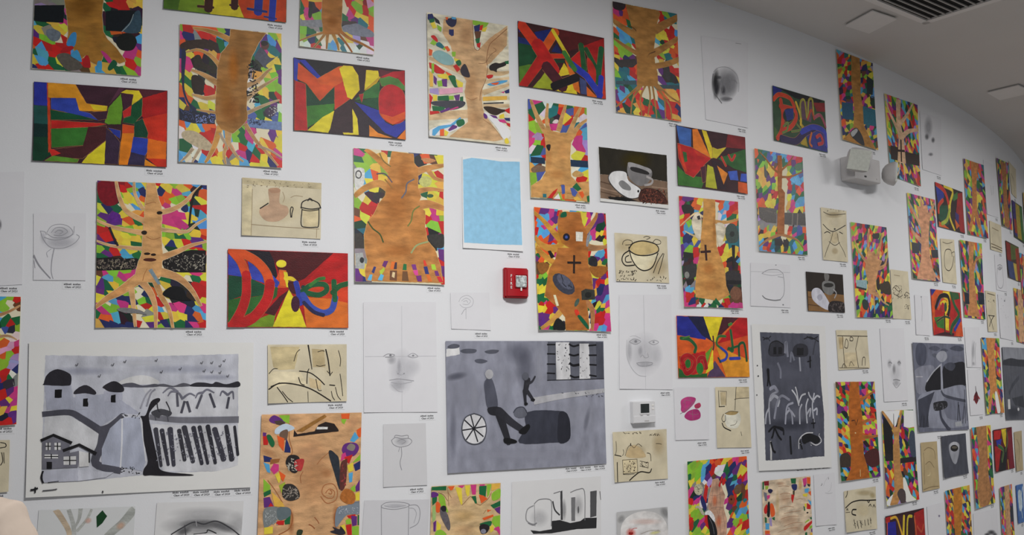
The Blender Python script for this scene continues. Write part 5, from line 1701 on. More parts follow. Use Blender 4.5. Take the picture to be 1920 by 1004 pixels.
('far_man',None,"""c 42,42,48 315-252 : 486 680 474 600
c 42,42,48 189-126 : 468 600 473 504
c 42,42,48 189-126 : 487 600 522 534
c 50,50,56 126-84 : 488 661 517 679 535 714
p 85,87,96 : 497 720 494 706 489 695 480 689 471 689 463 696 457 707 456 721 458 735 464 746 472 752 481 752 489 745 495 734
p 25,25,28 : 488 503 486 497 479 493 471 493 465 498 463 504 465 511 472 515 480 514 486 510
p 25,25,28 : 534 534 531 527 524 523 515 524 508 528 505 535 508 541 515 545 524 545 531 540"""),
]),
dict(kind='paint',label='tall dark grey painting of huts above a row of pale corn plants',q=[1.5513, 1.7606, 2.2121, 1.7567, 2.2102, 0.9035, 1.5657, 0.9332],base='210,210,208',caps=[(1.921, 0.915), (1.999, 0.913), (2.08, 0.911), (2.156, 0.91)],parts=[
('painted_field',None,"""p 78,80,92 : 101 945 905 942 904 578 926 374 898 78 726 78 522 70 185 66 92 68 112 555
b 110,112,126 0.6 : 476 655 858 655 470 592
b 58,60,70 0.6 : 445 304 825 299 440 255
b 95,97,110 0.5 : 388 755 685 757 383 705
p 190,190,190 : 161 198 180 197 173 69 150 69"""),
('hut',None,"""q 50,50,58 : 211 842 304 887 408 854 402 787 213 782
q 48,48,56 : 537 845 619 871 725 854 718 785 531 781
p 22,22,26 : 265 845 300 845 300 792 260 792
p 28,28,32 : 328 843 376 843 377 795 324 795
p 26,26,30 : 579 839 672 840 668 788 574 788
c 26,26,30 66 : 204 817 232 867 315 886 397 861"""),
('small_tree',None,"""c 125,127,140 184 : 416 806 435 882 450 781
c 115,117,130 158 : 484 743 502 806 534 756
c 115,117,130 158 : 314 730 345 680 341 630
c 150,152,162 131 : 610 769 615 680
c 40,40,46 66 : 132 910 188 898 236 918
c 40,40,46 66 : 142 891 189 907 222 886
c 30,30,34 66 : 685 904 777 918 892 887
c 30,30,34 66 : 726 923 802 905 882 923
c 60,60,68 79 : 805 796 838 873 868 912"""),
('corn_plant',None,"""c 160,162,172 118 : 172 320 170 431 200 505 273 530
c 170,172,182 118 : 169 419 132 382 115 321
c 180,182,190 184 : 198 481 247 505 304 480 288 443
c 130,132,145 158 : 234 357 278 455 342 505 436 479
c 150,152,165 131 : 373 318 407 429 483 454
c 165,167,178 131 : 391 380 441 404 499 366
c 190,192,198 105 : 568 441 536 504 490 541
c 195,196,202 105 : 563 466 551 529 537 560
c 190,192,198 105 : 569 453 612 503 663 516
c 175,177,186 118 : 569 315 577 403 606 440
c 180,182,190 118 : 671 320 668 427 698 477
c 175,177,186 118 : 676 377 731 414 714 364
c 175,177,186 118 : 770 325 760 439 793 515
c 180,182,190 118 : 775 464 726 503 715 522
c 180,182,190 118 : 784 477 831 502 865 495
c 170,172,182 118 : 782 401 823 413 819 375
c 150,152,165 131 : 470 317 464 379 430 417
c 140,142,155 210 : 205 555 252 567 285 542
b 150,152,165 0.4 : 245 480 339 480 236 381
b 140,142,155 0.3 : 575 378 806 375 569 315"""),
('figure',None,"""c 20,20,24 210-158 : 181 679 183 629
c 20,20,24 105 : 179 629 165 580
c 20,20,24 105 : 183 629 198 582
s 20,20,24 105 : 759 776 755 708
s 20,20,24 66 : 722 744 767 751
s 20,20,24 79 : 763 338 763 281
s 20,20,24 66 : 735 311 787 313
s 22,22,26 145 : 427 218 427 113
c 22,22,26 118 : 156 265 228 295 333 269
c 22,22,26 118 : 228 289 270 233 303 208
c 22,22,26 118 : 228 289 199 234 187 222
c 22,22,26 105 : 240 292 334 281 342 244
c 22,22,26 131 : 172 185 191 136 213 123
c 195,195,198 66 : 534 142 547 203 639 242 742 245
c 195,195,198 66 : 831 221 863 185 786 159 715 176
k 190,190,194 14 79 : 550 243 860 238 852 154 543 160
q 25,25,28 : 585 213 664 241 805 222 842 188 782 168 711 188 612 171
c 25,25,28 105 : 558 191 579 141"""),
('tape_mark',None,"""p 40,40,44 : 54 714 52 711 49 709 44 709 41 711 40 714 42 717 45 718 49 718 53 717
p 40,40,44 : 61 642 59 639 54 637 49 637 44 639 43 642 45 645 50 647 55 647 59 645
p 40,40,44 : 29 512 28 509 24 508 20 508 17 509 16 512 17 515 21 517 25 517 28 515"""),
]),
dict(kind='paint',label='grey painting of a black mountain, dark oval moon and a cart on a hill path',q=[3.2201, 1.6586, 4.0715, 1.6491, 4.0625, 1.0185, 3.2356, 1.0511],base='104,107,122',caps=[(3.562, 0.995), (3.628, 0.991), (3.732, 0.991), (3.839, 0.986)],parts=[
('painted_field',None,"""q 74,77,92 : 42 887 79 981 164 997 232 953 231 827 175 748 79 748 43 809
q 78,81,95 : 280 938 397 971 499 941 417 911
q 80,83,97 : 497 917 581 943 662 920 577 903
q 72,75,88 : 693 945 844 983 994 949 928 916 778 922
q 85,88,100 : 336 868 401 884 437 853 383 835
q 150,152,162 : 410 845 496 909 604 903 625 831 510 782
q 130,132,145 : 3 685 298 749 368 686 229 561 193 452 24 438
b 130,132,146 0.6 : 858 834 1013 835 853 785"""),
('mountain',None,"""q 28,27,32 : 193 449 209 561 341 671 494 753 498 671 518 465
q 32,31,36 : 490 465 546 735 732 768 997 778 997 526 822 503 587 472
q 70,72,84 : 561 751 691 784 789 752 724 687 611 703
c 170,172,180 105 : 209 561 341 671 508 763"""),
('hill',None,"""q 135,138,152 : 30 377 268 455 464 469 824 519 997 477 997 202 997 41 10 70
p 62,64,76 : 28 358 344 448 239 296 189 173 189 50 13 55
q 112,115,130 : 521 370 807 366 952 284 903 124 553 149
c 150,152,164 271-391 : 499 750 496 592 487 457
c 70,72,84 211 : 475 450 525 402 690 368 958 332
c 65,67,80 331 : 426 230 442 136 541 39 593 6"""),
('cart',None,"""q 38,38,42 : 302 295 331 326 545 338 572 275 453 238 321 233
k 110,110,118 14 120 : 317 318 570 314 563 243 310 248"""),
('grass',None,"""s 45,46,54 120 : 765 112 802 318
s 45,46,54 120 : 815 111 811 286
s 45,46,54 90 : 867 77 919 268
s 45,46,54 90 : 929 76 956 461
s 45,46,54 90 : 971 106 995 526
s 50,52,60 90 : 33 70 68 176
s 50,52,60 90 : 91 53 116 175
s 50,52,60 90 : 141 67 191 189
s 170,170,176 75 : 19 616 137 616
p 165,167,172 : 703 90 839 102 848 46 712 42"""),
]),
dict(kind='paint',label='grey landscape painting with a dark hedge line and small white house',q=[4.967, 1.6283, 6.0782, 1.6173, 5.984, 0.9811, 4.9472, 1.0359],base='88,90,98',parts=[
('painted_field',None,"""p 140,142,150 : 11 997 997 997 974 821 18 828
q 55,56,62 : 16 809 238 850 510 835 975 831 961 741 28 752
b 120,122,130 0.5 : 304 678 594 680 295 601
b 60,62,70 0.6 : 237 105 520 102 224 -8
c 70,72,80 359 : 142 372 282 486 479 582
p 205,205,205 : 83 281 152 280 145 148 75 145
p 60,62,68 : 216 295 602 331 633 158 293 200
p 190,190,192 : 435 141 430 131 420 124 406 119 391 119 378 124 370 132 368 142 372 152 383 160 396 164 411 164 424 159 433 151"""),
]),
dict(kind='wash',label='sepia drawing of a brown jug and a black-outlined lidded pot',q=[-1.271, 2.3723, -0.93, 2.3705, -0.9296, 2.1157, -1.2662, 2.1173],parts=[
('wash_tone',None,"""p 188,175,140 : 3 997 997 994 997 886 3 890
p 200,188,152 : 3 874 122 869 121 8 3 3
b 215,205,175 0.6 : 462 472 807 499 464 219
q 178,146,118 : 324 808 391 856 471 837 466 599 564 543 577 417 464 282 305 271 219 390 236 501 337 572
q 165,128,100 : 324 824 391 856 471 837 460 782 369 765
p 205,190,150 : 756 511 971 512 962 222 775 202"""),
('ink_drawing',None,"""c 25,22,20 56 : 229 485 281 536 321 577
c 30,26,22 48 : 612 362 604 467 617 538 640 517 627 437 623 363
c 25,22,20 56 : 742 532 759 639 852 689 958 640 994 553
c 25,22,20 56 : 742 542 865 520 994 553
c 25,22,20 48 : 756 501 854 490 971 519
c 25,22,20 48 : 754 511 745 239 810 195 927 204 969 239 971 528
c 25,22,20 48 : 829 668 847 711 875 697 880 672
c 140,120,90 24 : 116 8 125 477 127 807
c 140,120,90 24 : 126 196 465 181 975 175
c 150,130,100 24 : 505 793 529 699 511 618
c 140,120,90 24 : 609 706 666 743 758 735
k 110,95,75 40 40 : 11 953 988 997 990 908 12 819
c 150,130,100 24 : 947 173 944 22"""),
]),
dict(kind='wash',label='sepia drawing of a wide bold-outlined cup under three little clouds',q=[0.5963, 2.2266, 0.9422, 2.2273, 0.9472, 1.9735, 0.5992, 1.9722],parts=[
('wash_tone',None,"""b 190,172,130 0.5 : 197 750 424 767 191 540
q 200,178,125 : 291 757 503 858 792 793 799 665 494 567 306 631
q 222,210,178 : 267 587 493 550 805 601 699 358 522 242 373 340
b 185,165,125 0.5 : 795 321 1033 334 786 63"""),
('ink_drawing',None,"""c 22,20,18 72 : 263 692 349 812 542 869 773 814 819 675 648 577 417 562 276 638 260 713
c 22,20,18 72 : 269 629 309 463 409 300 541 243 698 337 806 622
c 22,20,18 72 : 262 649 155 558 122 431 186 330 343 347
c 22,20,18 60 : 247 543 190 498 195 406 292 411
c 25,22,20 48 : 705 209 800 450 905 629
c 25,22,20 48 : 924 621 856 367 798 192
c 40,36,30 36 : 142 767 162 832 238 871 320 844 303 779 198 759
c 40,36,30 36 : 716 852 777 922 863 894 861 833 773 814
c 40,36,30 36 : 544 946 603 972 668 948 601 908
k 50,44,36 40 72 : 28 217 389 235 382 24 23 9
k 60,54,44 14 72 : 556 117 966 136 962 37 553 19"""),
]),
dict(kind='wash',label='sepia drawing of black branches leaning across pale trunks',q=[-1.1469, 1.645, -0.8071, 1.6462, -0.8035, 1.3945, -1.1393, 1.3935],parts=[
('wash_tone',None,"""p 196,180,138 : 30 965 397 962 332 575 141 562 66 616
p 215,203,170 : 3 547 409 521 499 290 242 315 14 235
p 205,185,145 : 512 430 668 356 668 214 525 254
b 220,208,178 0.6 : 814 708 973 705 813 423
p 190,172,132 : 552 925 709 906 721 603 564 606"""),
('ink_drawing',None,"""s 18,16,15 71-35 : 506 979 551 571
c 22,20,18 62 : 730 905 761 709 782 459
c 20,18,16 53 : 396 539 525 508 629 410 708 301
c 30,26,22 62 : 14 242 140 335 344 312 550 218 786 16
c 30,26,22 44 : 39 286 140 342
c 28,24,20 44 : 115 266 190 125 241 19
c 28,24,20 35 : 178 195 241 88 304 16
c 25,22,20 44 : 383 427 408 328 452 298
c 25,22,20 44 : 486 325 494 501 512 571
c 25,22,20 35 : 603 393 629 215 668 197
c 25,22,20 53 : 781 289 840 280
c 28,24,20 35 : 853 244 879 101 919 28
c 28,24,20 35 : 914 474 933 277 946 98
c 28,24,20 35 : 893 886 920 742 914 617
c 40,34,28 35 : 630 871 682 888 708 881
c 40,34,28 35 : 609 633 656 618 721 638
c 40,34,28 35 : 325 716 359 856 397 909
c 28,24,20 35 : 15 505 66 581 116 587
c 25,22,20 35 : 800 175 813 86 839 31
c 28,24,20 27 : 498 184 503 9
c 28,24,20 35 : 747 531 787 477 813 512"""),
]),
dict(kind='wash',label='sepia drawing of a hillside village with a black ground line',q=[0.5603, 1.1988, 0.9056, 1.1986, 0.9045, 0.9426, 0.5674, 0.9485],parts=[
('wash_tone',None,"""b 175,155,115 0.6 : 403 608 620 593 399 478
b 180,160,122 0.5 : 845 708 995 698 838 395
q 190,168,128 : 233 490 322 692 453 683 592 465
p 208,194,158 : 161 444 434 424 425 152 163 159"""),
('ink_drawing',None,"""c 22,20,18 67 : 277 21 363 97 487 174 645 144 689 210
s 25,22,20 59 : 61 386 52 13
s 25,22,20 52 : 25 544 135 510
c 40,36,30 30 : 53 814 57 658 37 556
s 60,54,44 30 : 161 431 427 430
s 60,54,44 30 : 163 159 433 165
s 60,54,44 30 : 161 431 163 159
s 60,54,44 30 : 427 430 433 165
k 70,62,50 40 59 : 183 411 416 394 409 179 176 197
s 50,44,36 30 : 481 389 638 344
s 50,44,36 30 : 478 291 623 241
s 50,44,36 30 : 633 345 628 241
k 60,54,44 14 59 : 492 368 626 358 623 259 489 269
c 30,26,22 37 : 619 541 679 511 688 380
p 22,20,18 : 328 730 327 717 324 706 320 701 316 701 312 707 310 718 310 732 311 745 314 756 318 762 322 761 326 755 328 744
c 60,52,42 30 : 211 518 263 670 323 718 381 662 455 735 525 678
c 40,36,30 30 : 795 717 845 714 894 700
k 60,52,42 14 59 : 180 988 533 965 532 926 178 949
k 60,52,42 14 59 : 678 929 874 916 874 877 677 890
c 40,36,30 30 : 179 637 189 571 164 521
c 25,22,20 30 : 162 146 269 138 365 144"""),
]),
dict(kind='wash',label='sepia drawing of a white teacup on a table by a window, beside the pink sketch',q=[1.2547, 1.4093, 1.5145, 1.4045, 1.5166, 1.0665, 1.2549, 1.08],parts=[
('wash_tone',None,"""p 196,182,148 : 614 996 997 997 997 828 578 804
q 222,216,200 : 260 569 423 594 657 579 721 461 617 330 406 318 272 385
q 165,142,95 : 259 563 423 594 649 587 560 540 373 536
p 185,170,135 : 142 912 304 916 300 705 153 701"""),
('ink_drawing',None,"""s 22,20,18 42 : 89 938 97 675
s 22,20,18 52 : 97 675 253 679
s 22,20,18 42 : 614 996 556 619
c 40,36,30 31 : 553 791 673 808 987 815
c 25,22,20 42 : 213 548 163 477 205 425 267 450 271 529
c 25,22,20 73 : 172 399 223 333 404 279
c 60,54,44 31 : 259 563 424 599 649 587
c 90,82,68 31 : 409 363 550 383 601 435
s 25,22,20 31 : 707 256 726 193
s 90,80,64 31 : 129 933 327 924
s 90,80,64 31 : 327 924 300 695"""),
]),
dict(kind='wash',label='sepia drawing of curved drapery lines, left of the Y-branched ticket collage',q=[2.2207, 2.5001, 2.4925, 2.5018, 2.4801, 2.169, 2.2206, 2.1691],parts=[
('wash_tone',None,"""b 175,160,128 0.7 : 500 888 879 915 495 814
b 218,210,188 0.6 : 527 742 832 762 519 631
q 190,175,140 : 360 510 590 561 656 417 498 335 351 381
b 185,170,138 0.8 : 487 187 641 195 482 114"""),
('ink_drawing',None,"""c 40,36,30 63 : 66 675 292 580 515 575 945 713
c 60,54,44 47 : 438 552 352 400 147 170 63 57
c 60,54,44 47 : 626 526 654 380 837 205 910 98
c 30,26,22 63 : 102 513 215 546 324 527
c 30,26,22 63 : 705 568 819 545
p 30,26,22 : 556 618 548 609 529 602 505 601 487 605 480 613 488 623 507 629 531 631 549 626
c 60,54,44 47 : 274 359 495 298 691 364
c 60,54,44 47 : 100 916 388 880 958 939
k 50,44,36 10 63 : 250 989 925 997 922 985 246 937"""),
]),
dict(kind='wash',label='pale sepia sheet with a flower sketch partly behind the ticket collage',q=[2.9812, 2.1505, 3.2237, 2.1485, 3.2321, 1.8165, 2.9797, 1.8179],parts=[
('ink_drawing',None,"""c 80,70,58 55 : 58 593 274 680 470 609 348 487 126 499
c 80,70,58 55 : 165 636 412 567 576 612
c 70,62,50 55 : 245 483 446 451 609 495
c 60,54,44 55 : 716 499 834 562 997 530
k 70,62,50 30 74 : 69 672 589 692 544 415 32 399
k 50,44,38 16 92 : 662 497 997 509 997 449 653 438
k 60,54,44 12 92 : 682 301 949 308 931 209 666 202
c 150,135,110 55 : 202 892 514 886"""),
]),
dict(kind='wash',label='sepia line drawing of a pitcher, between the pinkish collage and the loop-branch collage',q=[3.7586, 2.4242, 4.0121, 2.4368, 4.0107, 2.0986, 3.7569, 2.1012],parts=[
('ink_drawing',None,"""c 60,54,44 75 : 213 598 352 748 699 759 789 618
c 50,44,36 75 : 213 598 223 344 493 283 747 401 908 622
c 60,54,44 56 : 744 689 987 715 940 480
c 90,80,64 56 : 159 924 493 898 853 944"""),
]),
dict(kind='wash',label='blank-looking sepia sheet curling off the wall behind the glossy collage',q=[5.6639, 3.3131, 5.9908, 3.2885, 5.916, 2.9994, 5.7067, 3.0196],parts=[
('ink_drawing',None,"""c 110,98,78 89 : 250 668 587 542 699 199"""),
]),
dict(kind='wash',label='small sepia sheet with faint lined shore, below a blank drawing',q=[4.855, 2.6732, 5.2036, 2.6703, 5.1803, 2.4284, 4.8316, 2.4306],parts=[
('ink_drawing',None,"""c 120,104,80 100 : 57 206 421 201 981 165
c 100,88,70 100 : 86 99 548 106 972 78
c 130,114,88 75 : 210 785 753 760"""),
]),
dict(kind='wash',label='narrow sepia drawing of a bow knot and stripes',q=[4.6198, 2.081, 4.9018, 2.0771, 4.8731, 1.7517, 4.6275, 1.7509],parts=[
('ink_drawing',None,"""c 40,36,30 102 : 220 383 399 268 568 66
c 40,36,30 102 : 713 395 399 268 151 129
c 50,44,36 82 : 156 398 786 397
k 60,54,44 10 102 : 195 805 868 835 849 729 170 702
c 90,80,64 82 : 191 940 883 923"""),
]),
dict(kind='wash',label='sepia drawing of a house front with two columns and an arched door',q=[2.3218, 1.7339, 2.6585, 1.7353, 2.6705, 1.4919, 2.3307, 1.4859],parts=[
('wash_tone',None,"""p 190,170,130 : 57 820 226 819 172 523 71 525
p 205,190,155 : 220 431 594 423 589 51 187 45"""),
('ink_drawing',None,"""s 60,52,42 60 : 32 856 997 843
s 70,62,50 60 : 187 833 189 68
s 60,52,42 60 : 698 833 585 516 618 49
c 60,52,42 60 : 232 568 295 773 356 681 315 544 242 559
c 50,44,36 60 : 419 741 438 819 512 805 505 731 418 731
c 60,52,42 60 : 741 91 789 277 861 275 843 87
c 60,52,42 60 : 104 62 168 150 234 66
c 60,52,42 45 : 332 85 399 197 476 92
s 90,80,64 45 : 21 53 945 11"""),
]),
dict(kind='wash',label='sepia drawing of a round hut on a hill line with a row of figures',q=[2.3258, 0.7499, 2.6692, 0.7461, 2.6598, 0.486, 2.3259, 0.5045],parts=[
('wash_tone',None,"""b 180,165,128 0.6 : 638 885 979 847 635 802
b 215,204,172 0.6 : 563 476 816 450 554 289
b 170,155,110 0.6 : 890 795 1005 782 886 712"""),
('ink_drawing',None,"""c 25,22,20 85 : 29 595 220 701 465 726 714 699 997 679
c 25,22,20 70 : 714 699 754 643 799 690
c 25,22,20 99 : 345 519 237 520 218 427 324 385
c 25,22,20 70 : 103 988 85 906 43 847
c 25,22,20 63 : 52 540 80 568 90 525
c 25,22,20 63 : 764 559 809 596 835 548
c 25,22,20 63 : 892 525 923 574 959 518
s 40,36,30 63 : 264 276 294 85
s 40,36,30 63 : 363 235 389 66
s 40,36,30 63 : 467 235 493 77
s 40,36,30 63 : 607 232 615 118
s 40,36,30 63 : 707 244 721 118
s 40,36,30 63 : 794 266 802 142
k 50,44,36 20 70 : 238 289 821 233 813 68 228 123
c 70,62,50 42 : 22 479 154 476"""),
]),
dict(kind='wash',label='brown sepia sheet with faint figure outline, between two tree collages',q=[3.2648, 0.9787, 3.5077, 0.9714, 3.5045, 0.6505, 3.2556, 0.6528],base='176,158,122',parts=[
('ink_drawing',None,"""c 120,102,74 56 : 199 834 458 883 793 812 853 631
c 120,102,74 56 : 245 543 502 589 740 459
c 120,102,74 56 : 151 779 156 490 113 148
c 205,190,150 70 : 338 307 464 314 487 356
c 120,102,74 56 : 59 38 513 63 938 47"""),
]),
dict(kind='wash',label='narrow brown sepia sheet right of the dark red letter painting',q=[5.1696, 0.9215, 5.4464, 0.915, 5.3923, 0.5884, 5.1534, 0.602],base='176,160,128',parts=[
('ink_drawing',None,"""c 120,102,74 94 : 316 808 635 581 462 232
c 120,102,74 94 : 881 857 914 498"""),
]),
dict(kind='wash',label='sepia sheet with black scribbles, above the cream-clad visitor',q=[-2.3094, 1.2763, -2.1095, 1.2749, -2.1033, 1.0767, -2.3011, 1.0623],parts=[
('ink_drawing',None,"""c 30,26,22 37 : 756 839 862 854 932 871 924 931 842 953
c 40,36,30 37 : 864 756 884 598 850 522
c 40,36,30 30 : 899 754 910 557
c 50,44,36 30 : 617 692 760 606 828 758"""),
]),
dict(kind='pencil',label='pencil drawing of a large shaded rose with one long leaf, beside the black-hat collage',q=[-2.0693, 2.1774, -1.8764, 2.1869, -1.8666, 1.9081, -2.0571, 1.9066],parts=[
('shading',None,"""b 165,165,172 0.8 : 507 559 888 560 508 438
b 150,150,158 0.6 : 524 708 800 707 524 600
b 175,175,182 0.6 : 181 640 250 640 182 532"""),
('pencil_drawing',None,"""c 130,130,138 35 : 130 735 182 613 319 492 560 478 767 546 870 640 817 680
c 130,130,138 35 : 199 640 387 600 627 627 765 694
c 125,125,132 28 : 249 708 334 803 488 835 661 802 748 707 627 640 387 635 256 694
c 125,125,132 28 : 335 708 420 781 557 781 644 721 524 667 386 673
c 125,125,132 28 : 403 708 472 748 558 721 489 689
c 135,135,142 28 : 130 735 215 722 243 681
c 135,135,142 28 : 771 802 765 707
c 130,130,138 56-35 : 388 465 347 290 338 128 373 21
c 140,140,148 28 : 336 465 251 410 268 343
c 140,140,148 28 : 388 451 354 370
c 110,110,118 98-56 : 3 369 115 208 321 26
c 120,120,128 35 : 13 288 30 180"""),
]),
dict(kind='pencil',label='pencil portrait with only eyes, nose and lips on ruled centre lines',q=[-0.7345, 1.8361, -0.3922, 1.8422, -0.3832, 1.3336, -0.726, 1.3422],parts=[
('shading',None,"""b 150,150,155 0.8 : 373 472 445 472 372 424
b 185,185,190 0.7 : 510 370 707 370 507 149
b 165,165,170 0.7 : 453 241 578 241 452 175
b 190,190,194 0.5 : 679 407 793 406 678 314
b 160,160,166 0.6 : 477 407 511 407 476 315"""),
('pencil_drawing',None,"""s 180,180,184 24 : 519 965 511 3
s 180,180,184 24 : 18 504 996 506
c 110,110,116 38 : 263 504 324 526 415 518 373 500 290 496
p 70,70,76 : 376 515 373 509 365 506 354 506 346 509 343 515 346 520 355 523 365 523 373 520
c 130,130,136 33 : 596 509 667 532 738 503 667 492 602 503
p 110,110,116 : 687 510 683 505 675 501 664 501 656 505 653 510 656 516 665 519 675 519 684 516
p 60,60,66 : 471 348 469 345 463 343 456 343 451 345 449 348 451 351 457 353 463 353 469 351
p 60,60,66 : 555 348 553 345 547 343 540 343 534 345 532 348 535 351 540 353 547 353 553 351
c 150,150,156 28 : 441 370 468 343 510 337 552 348
c 120,120,126 38 : 343 288 454 300 523 296 677 281
c 150,150,156 38 : 370 269 509 256 649 274
c 160,160,166 28 : 370 251 452 195 522 182"""),
]),
dict(kind='pencil',label='pencil portrait of a full face with wide eyes split by a centre line',q=[0.6193, 1.902, 0.9613, 1.9116, 0.954, 1.4038, 0.6089, 1.4162],parts=[
('shading',None,"""b 182,182,186 0.7 : 463 368 815 369 460 117
b 160,160,165 0.7 : 181 400 246 400 180 249
b 150,150,156 0.6 : 389 401 443 401 388 334
b 165,165,170 0.7 : 477 259 659 260 476 222
b 190,190,194 0.5 : 707 352 831 353 704 218
b 170,170,175 0.6 : 286 502 393 502 285 458"""),
('pencil_drawing',None,"""s 150,150,155 24 : 457 994 467 587
s 165,165,170 19 : 473 587 482 4
c 110,110,116 33 : 182 498 271 527 399 502 300 471 191 493
p 90,90,96 : 330 502 325 494 312 489 295 489 282 494 277 502 282 510 295 515 312 515 325 510
c 110,110,116 33 : 550 493 648 516 741 495 641 469 556 489
p 120,120,126 : 663 496 659 490 648 487 635 487 624 490 620 496 625 502 635 506 649 506 659 502
c 120,120,126 28 : 388 334 433 359 469 331 539 338 524 376
c 110,110,116 33 : 319 275 477 284 620 276 552 248 387 243 319 270
c 150,150,155 28 : 138 518 131 366 210 232 341 149 490 134
c 160,160,165 28 : 197 552 286 561 391 536"""),
]),
dict(kind='pencil',label='charcoal portrait of a face half in black shadow, close under the ceiling',q=[1.2317, 3.4089, 1.6103, 3.4401, 1.5822, 2.9155, 1.2488, 2.9197],parts=[
('shading',None,"""b 120,120,124 0.8 : 475 459 784 471 416 220
b 30,30,34 0.9 : 255 482 342 486 209 307
b 50,50,55 0.9 : 279 377 350 376 221 245
b 80,80,85 0.8 : 430 391 488 396 427 327
b 100,100,105 0.7 : 487 290 655 305 485 255
b 150,150,154 0.6 : 640 496 807 511 634 325
b 80,80,85 0.7 : 338 533 410 539 336 507"""),
('pencil_drawing',None,"""c 35,35,40 87 : 214 565 189 455 243 331 380 232
c 80,80,85 50 : 559 510 662 540 752 501
c 60,60,65 50 : 409 518 419 411 387 355 469 348
c 60,60,65 50 : 403 277 508 302 621 306
c 120,120,125 37 : 223 587 346 652 545 669 726 610 786 509 776 401
c 120,120,125 37 : 722 975 842 976"""),
]),
dict(kind='pencil',label='faint pencil sketch of a tilted mug outline, left of the small coffee painting',q=[1.5659, 2.1169, 1.9067, 2.1192, 1.8937, 1.8615, 1.5531, 1.8648],parts=[
('pencil_drawing',None,"""c 120,120,125 58 : 272 758 423 847 680 867 810 789
c 150,150,155 43 : 272 758 524 726 784 774
c 120,120,125 58 : 810 789 845 532 823 296 728 175
c 60,60,65 87 : 285 246 370 181 573 153 738 175
c 130,130,135 43 : 679 711 810 695
s 170,170,174 29 : 3 790 997 824
p 90,90,95 : 644 978 641 969 633 964 624 963 616 968 613 976 616 984 624 990 633 991 641 986
p 90,90,95 : 826 62 822 51 812 44 799 43 788 50 784 60 788 72 799 79 812 79 822 73"""),
]),
dict(kind='pencil',label='white sheet with a small pink watercolour beetle-like sketch',q=[0.9631, 1.4149, 1.2115, 1.4087, 1.1989, 1.1288, 0.9646, 1.1372],parts=[
('watercolour',None,"""q 178,60,120 : 185 632 189 753 372 820 599 797 575 706 435 600 272 516 182 556
q 165,50,110 : 279 464 410 554 643 583 745 500 711 400 476 362 314 404
q 180,60,95 : 574 660 714 705 760 644 690 598 596 599"""),
('pencil_drawing',None,"""c 70,30,50 39 : 157 496 365 585 599 752
c 110,30,70 29 : 232 692 324 753 461 737
c 110,30,70 29 : 409 509 548 477 689 491
c 110,30,70 29 : 280 783 319 570
c 110,30,70 29 : 503 569 523 371
c 110,30,70 29 : 417 813 506 691"""),
]),
dict(kind='pencil',label='drawing of a round pale face with a red eye on grey paper',q=[0.5773, 0.8001, 0.8998, 0.7981, 0.8988, 0.6282, 0.5763, 0.6301],base='178,178,178',parts=[
('watercolour',None,"""q 214,212,210 : 67 339 107 670 258 871 485 948 741 868 922 644 997 319 988 3 545 3 124 3
b 225,120,110 0.9 : 265 360 377 339 263 209
b 225,190,180 0.5 : 558 630 921 567 557 516
b 225,215,150 0.8 : 734 274 862 288 741 212
p 150,30,25 : 310 333 305 314 292 301 274 295 254 299 237 311 224 329 220 349 225 368 237 381 255 387 275 383 293 371 305 353"""),
('pencil_drawing',None,"""c 190,60,50 44 : 265 360 303 466 384 471
c 190,60,50 37 : 228 404 241 477
c 130,110,90 29 : 452 288 631 350 812 336
c 130,120,110 22 : 734 312 838 312
b 120,120,120 0.7 : 951 833 1039 906 1038 626
b 140,140,140 0.7 : 84 787 144 713 28 672"""),
]),
dict(kind='pencil',label='pencil drawing of a single small rose on a thin bent stem',q=[-0.6371, 1.2874, -0.4389, 1.2846, -0.4308, 1.0063, -0.6344, 1.0097],base='196,196,198',parts=[
('shading',None,"""b 160,160,165 0.7 : 423 715 614 710 422 630"""),
('pencil_drawing',None,"""c 105,105,112 37 : 187 736 282 783 424 757 591 760 662 709 565 646 375 627 234 670 187 736
c 105,105,112 37 : 258 774 282 816 424 803 568 810 576 761
c 120,120,126 28 : 328 717 424 747 518 713 423 672
c 105,105,112 37 : 412 627 420 502 381 373 417 258
c 110,110,116 28 : 374 618 350 553"""),
]),
dict(kind='pencil',label='faint pencil rosebud sketch, left of the red fire strobe',q=[-0.3211, 1.8889, -0.1224, 1.8937, -0.1147, 1.7116, -0.3155, 1.718],parts=[
('pencil_drawing',None,"""c 150,150,155 27 : 208 747 280 871 443 920 578 799 525 628 340 586 229 673
c 150,150,155 27 : 277 772 394 847 507 774 435 676 307 684
c 150,150,155 27 : 322 748 402 783 436 725
c 150,150,155 27 : 386 577 376 283
c 140,140,146 36 : 266 403 338 527 385 553"""),
]),
dict(kind='pencil',label='pencil drawing of a plain mug with big handle, left of the stubby-branched collage',q=[-0.7189, 0.9573, -0.4196, 0.9408, -0.4378, 0.6113, -0.7371, 0.6278],base='196,196,199',parts=[
('shading',None,"""b 175,175,180 0.7 : 476 924 665 921 479 887"""),
('pencil_drawing',None,"""c 120,120,126 37 : 259 928 333 967 504 973 669 948 666 908 479 876 292 895 259 928
s 120,120,126 37 : 259 923 303 393
s 120,120,126 37 : 680 935 708 380
c 120,120,126 37 : 690 926 808 924 862 836 840 687 717 622
c 140,140,146 27 : 693 888 763 879 806 810 776 689
c 150,150,156 27 : 305 927 446 903 633 927
c 120,120,126 37 : 303 393 486 334 708 380"""),
]),
dict(kind='pencil',label='charcoal study of white mugs against a black shadow',q=[-0.0081, 0.9921, 0.4868, 0.9846, 0.4807, 0.5846, -0.0142, 0.5921],base='205,205,205',parts=[
('shading',None,"""b 150,150,152 0.8 : 571 626 603 623 571 481
b 175,175,177 0.5 : 299 554 411 544 299 434
b 160,160,162 0.5 : 734 661 806 655 734 514"""),
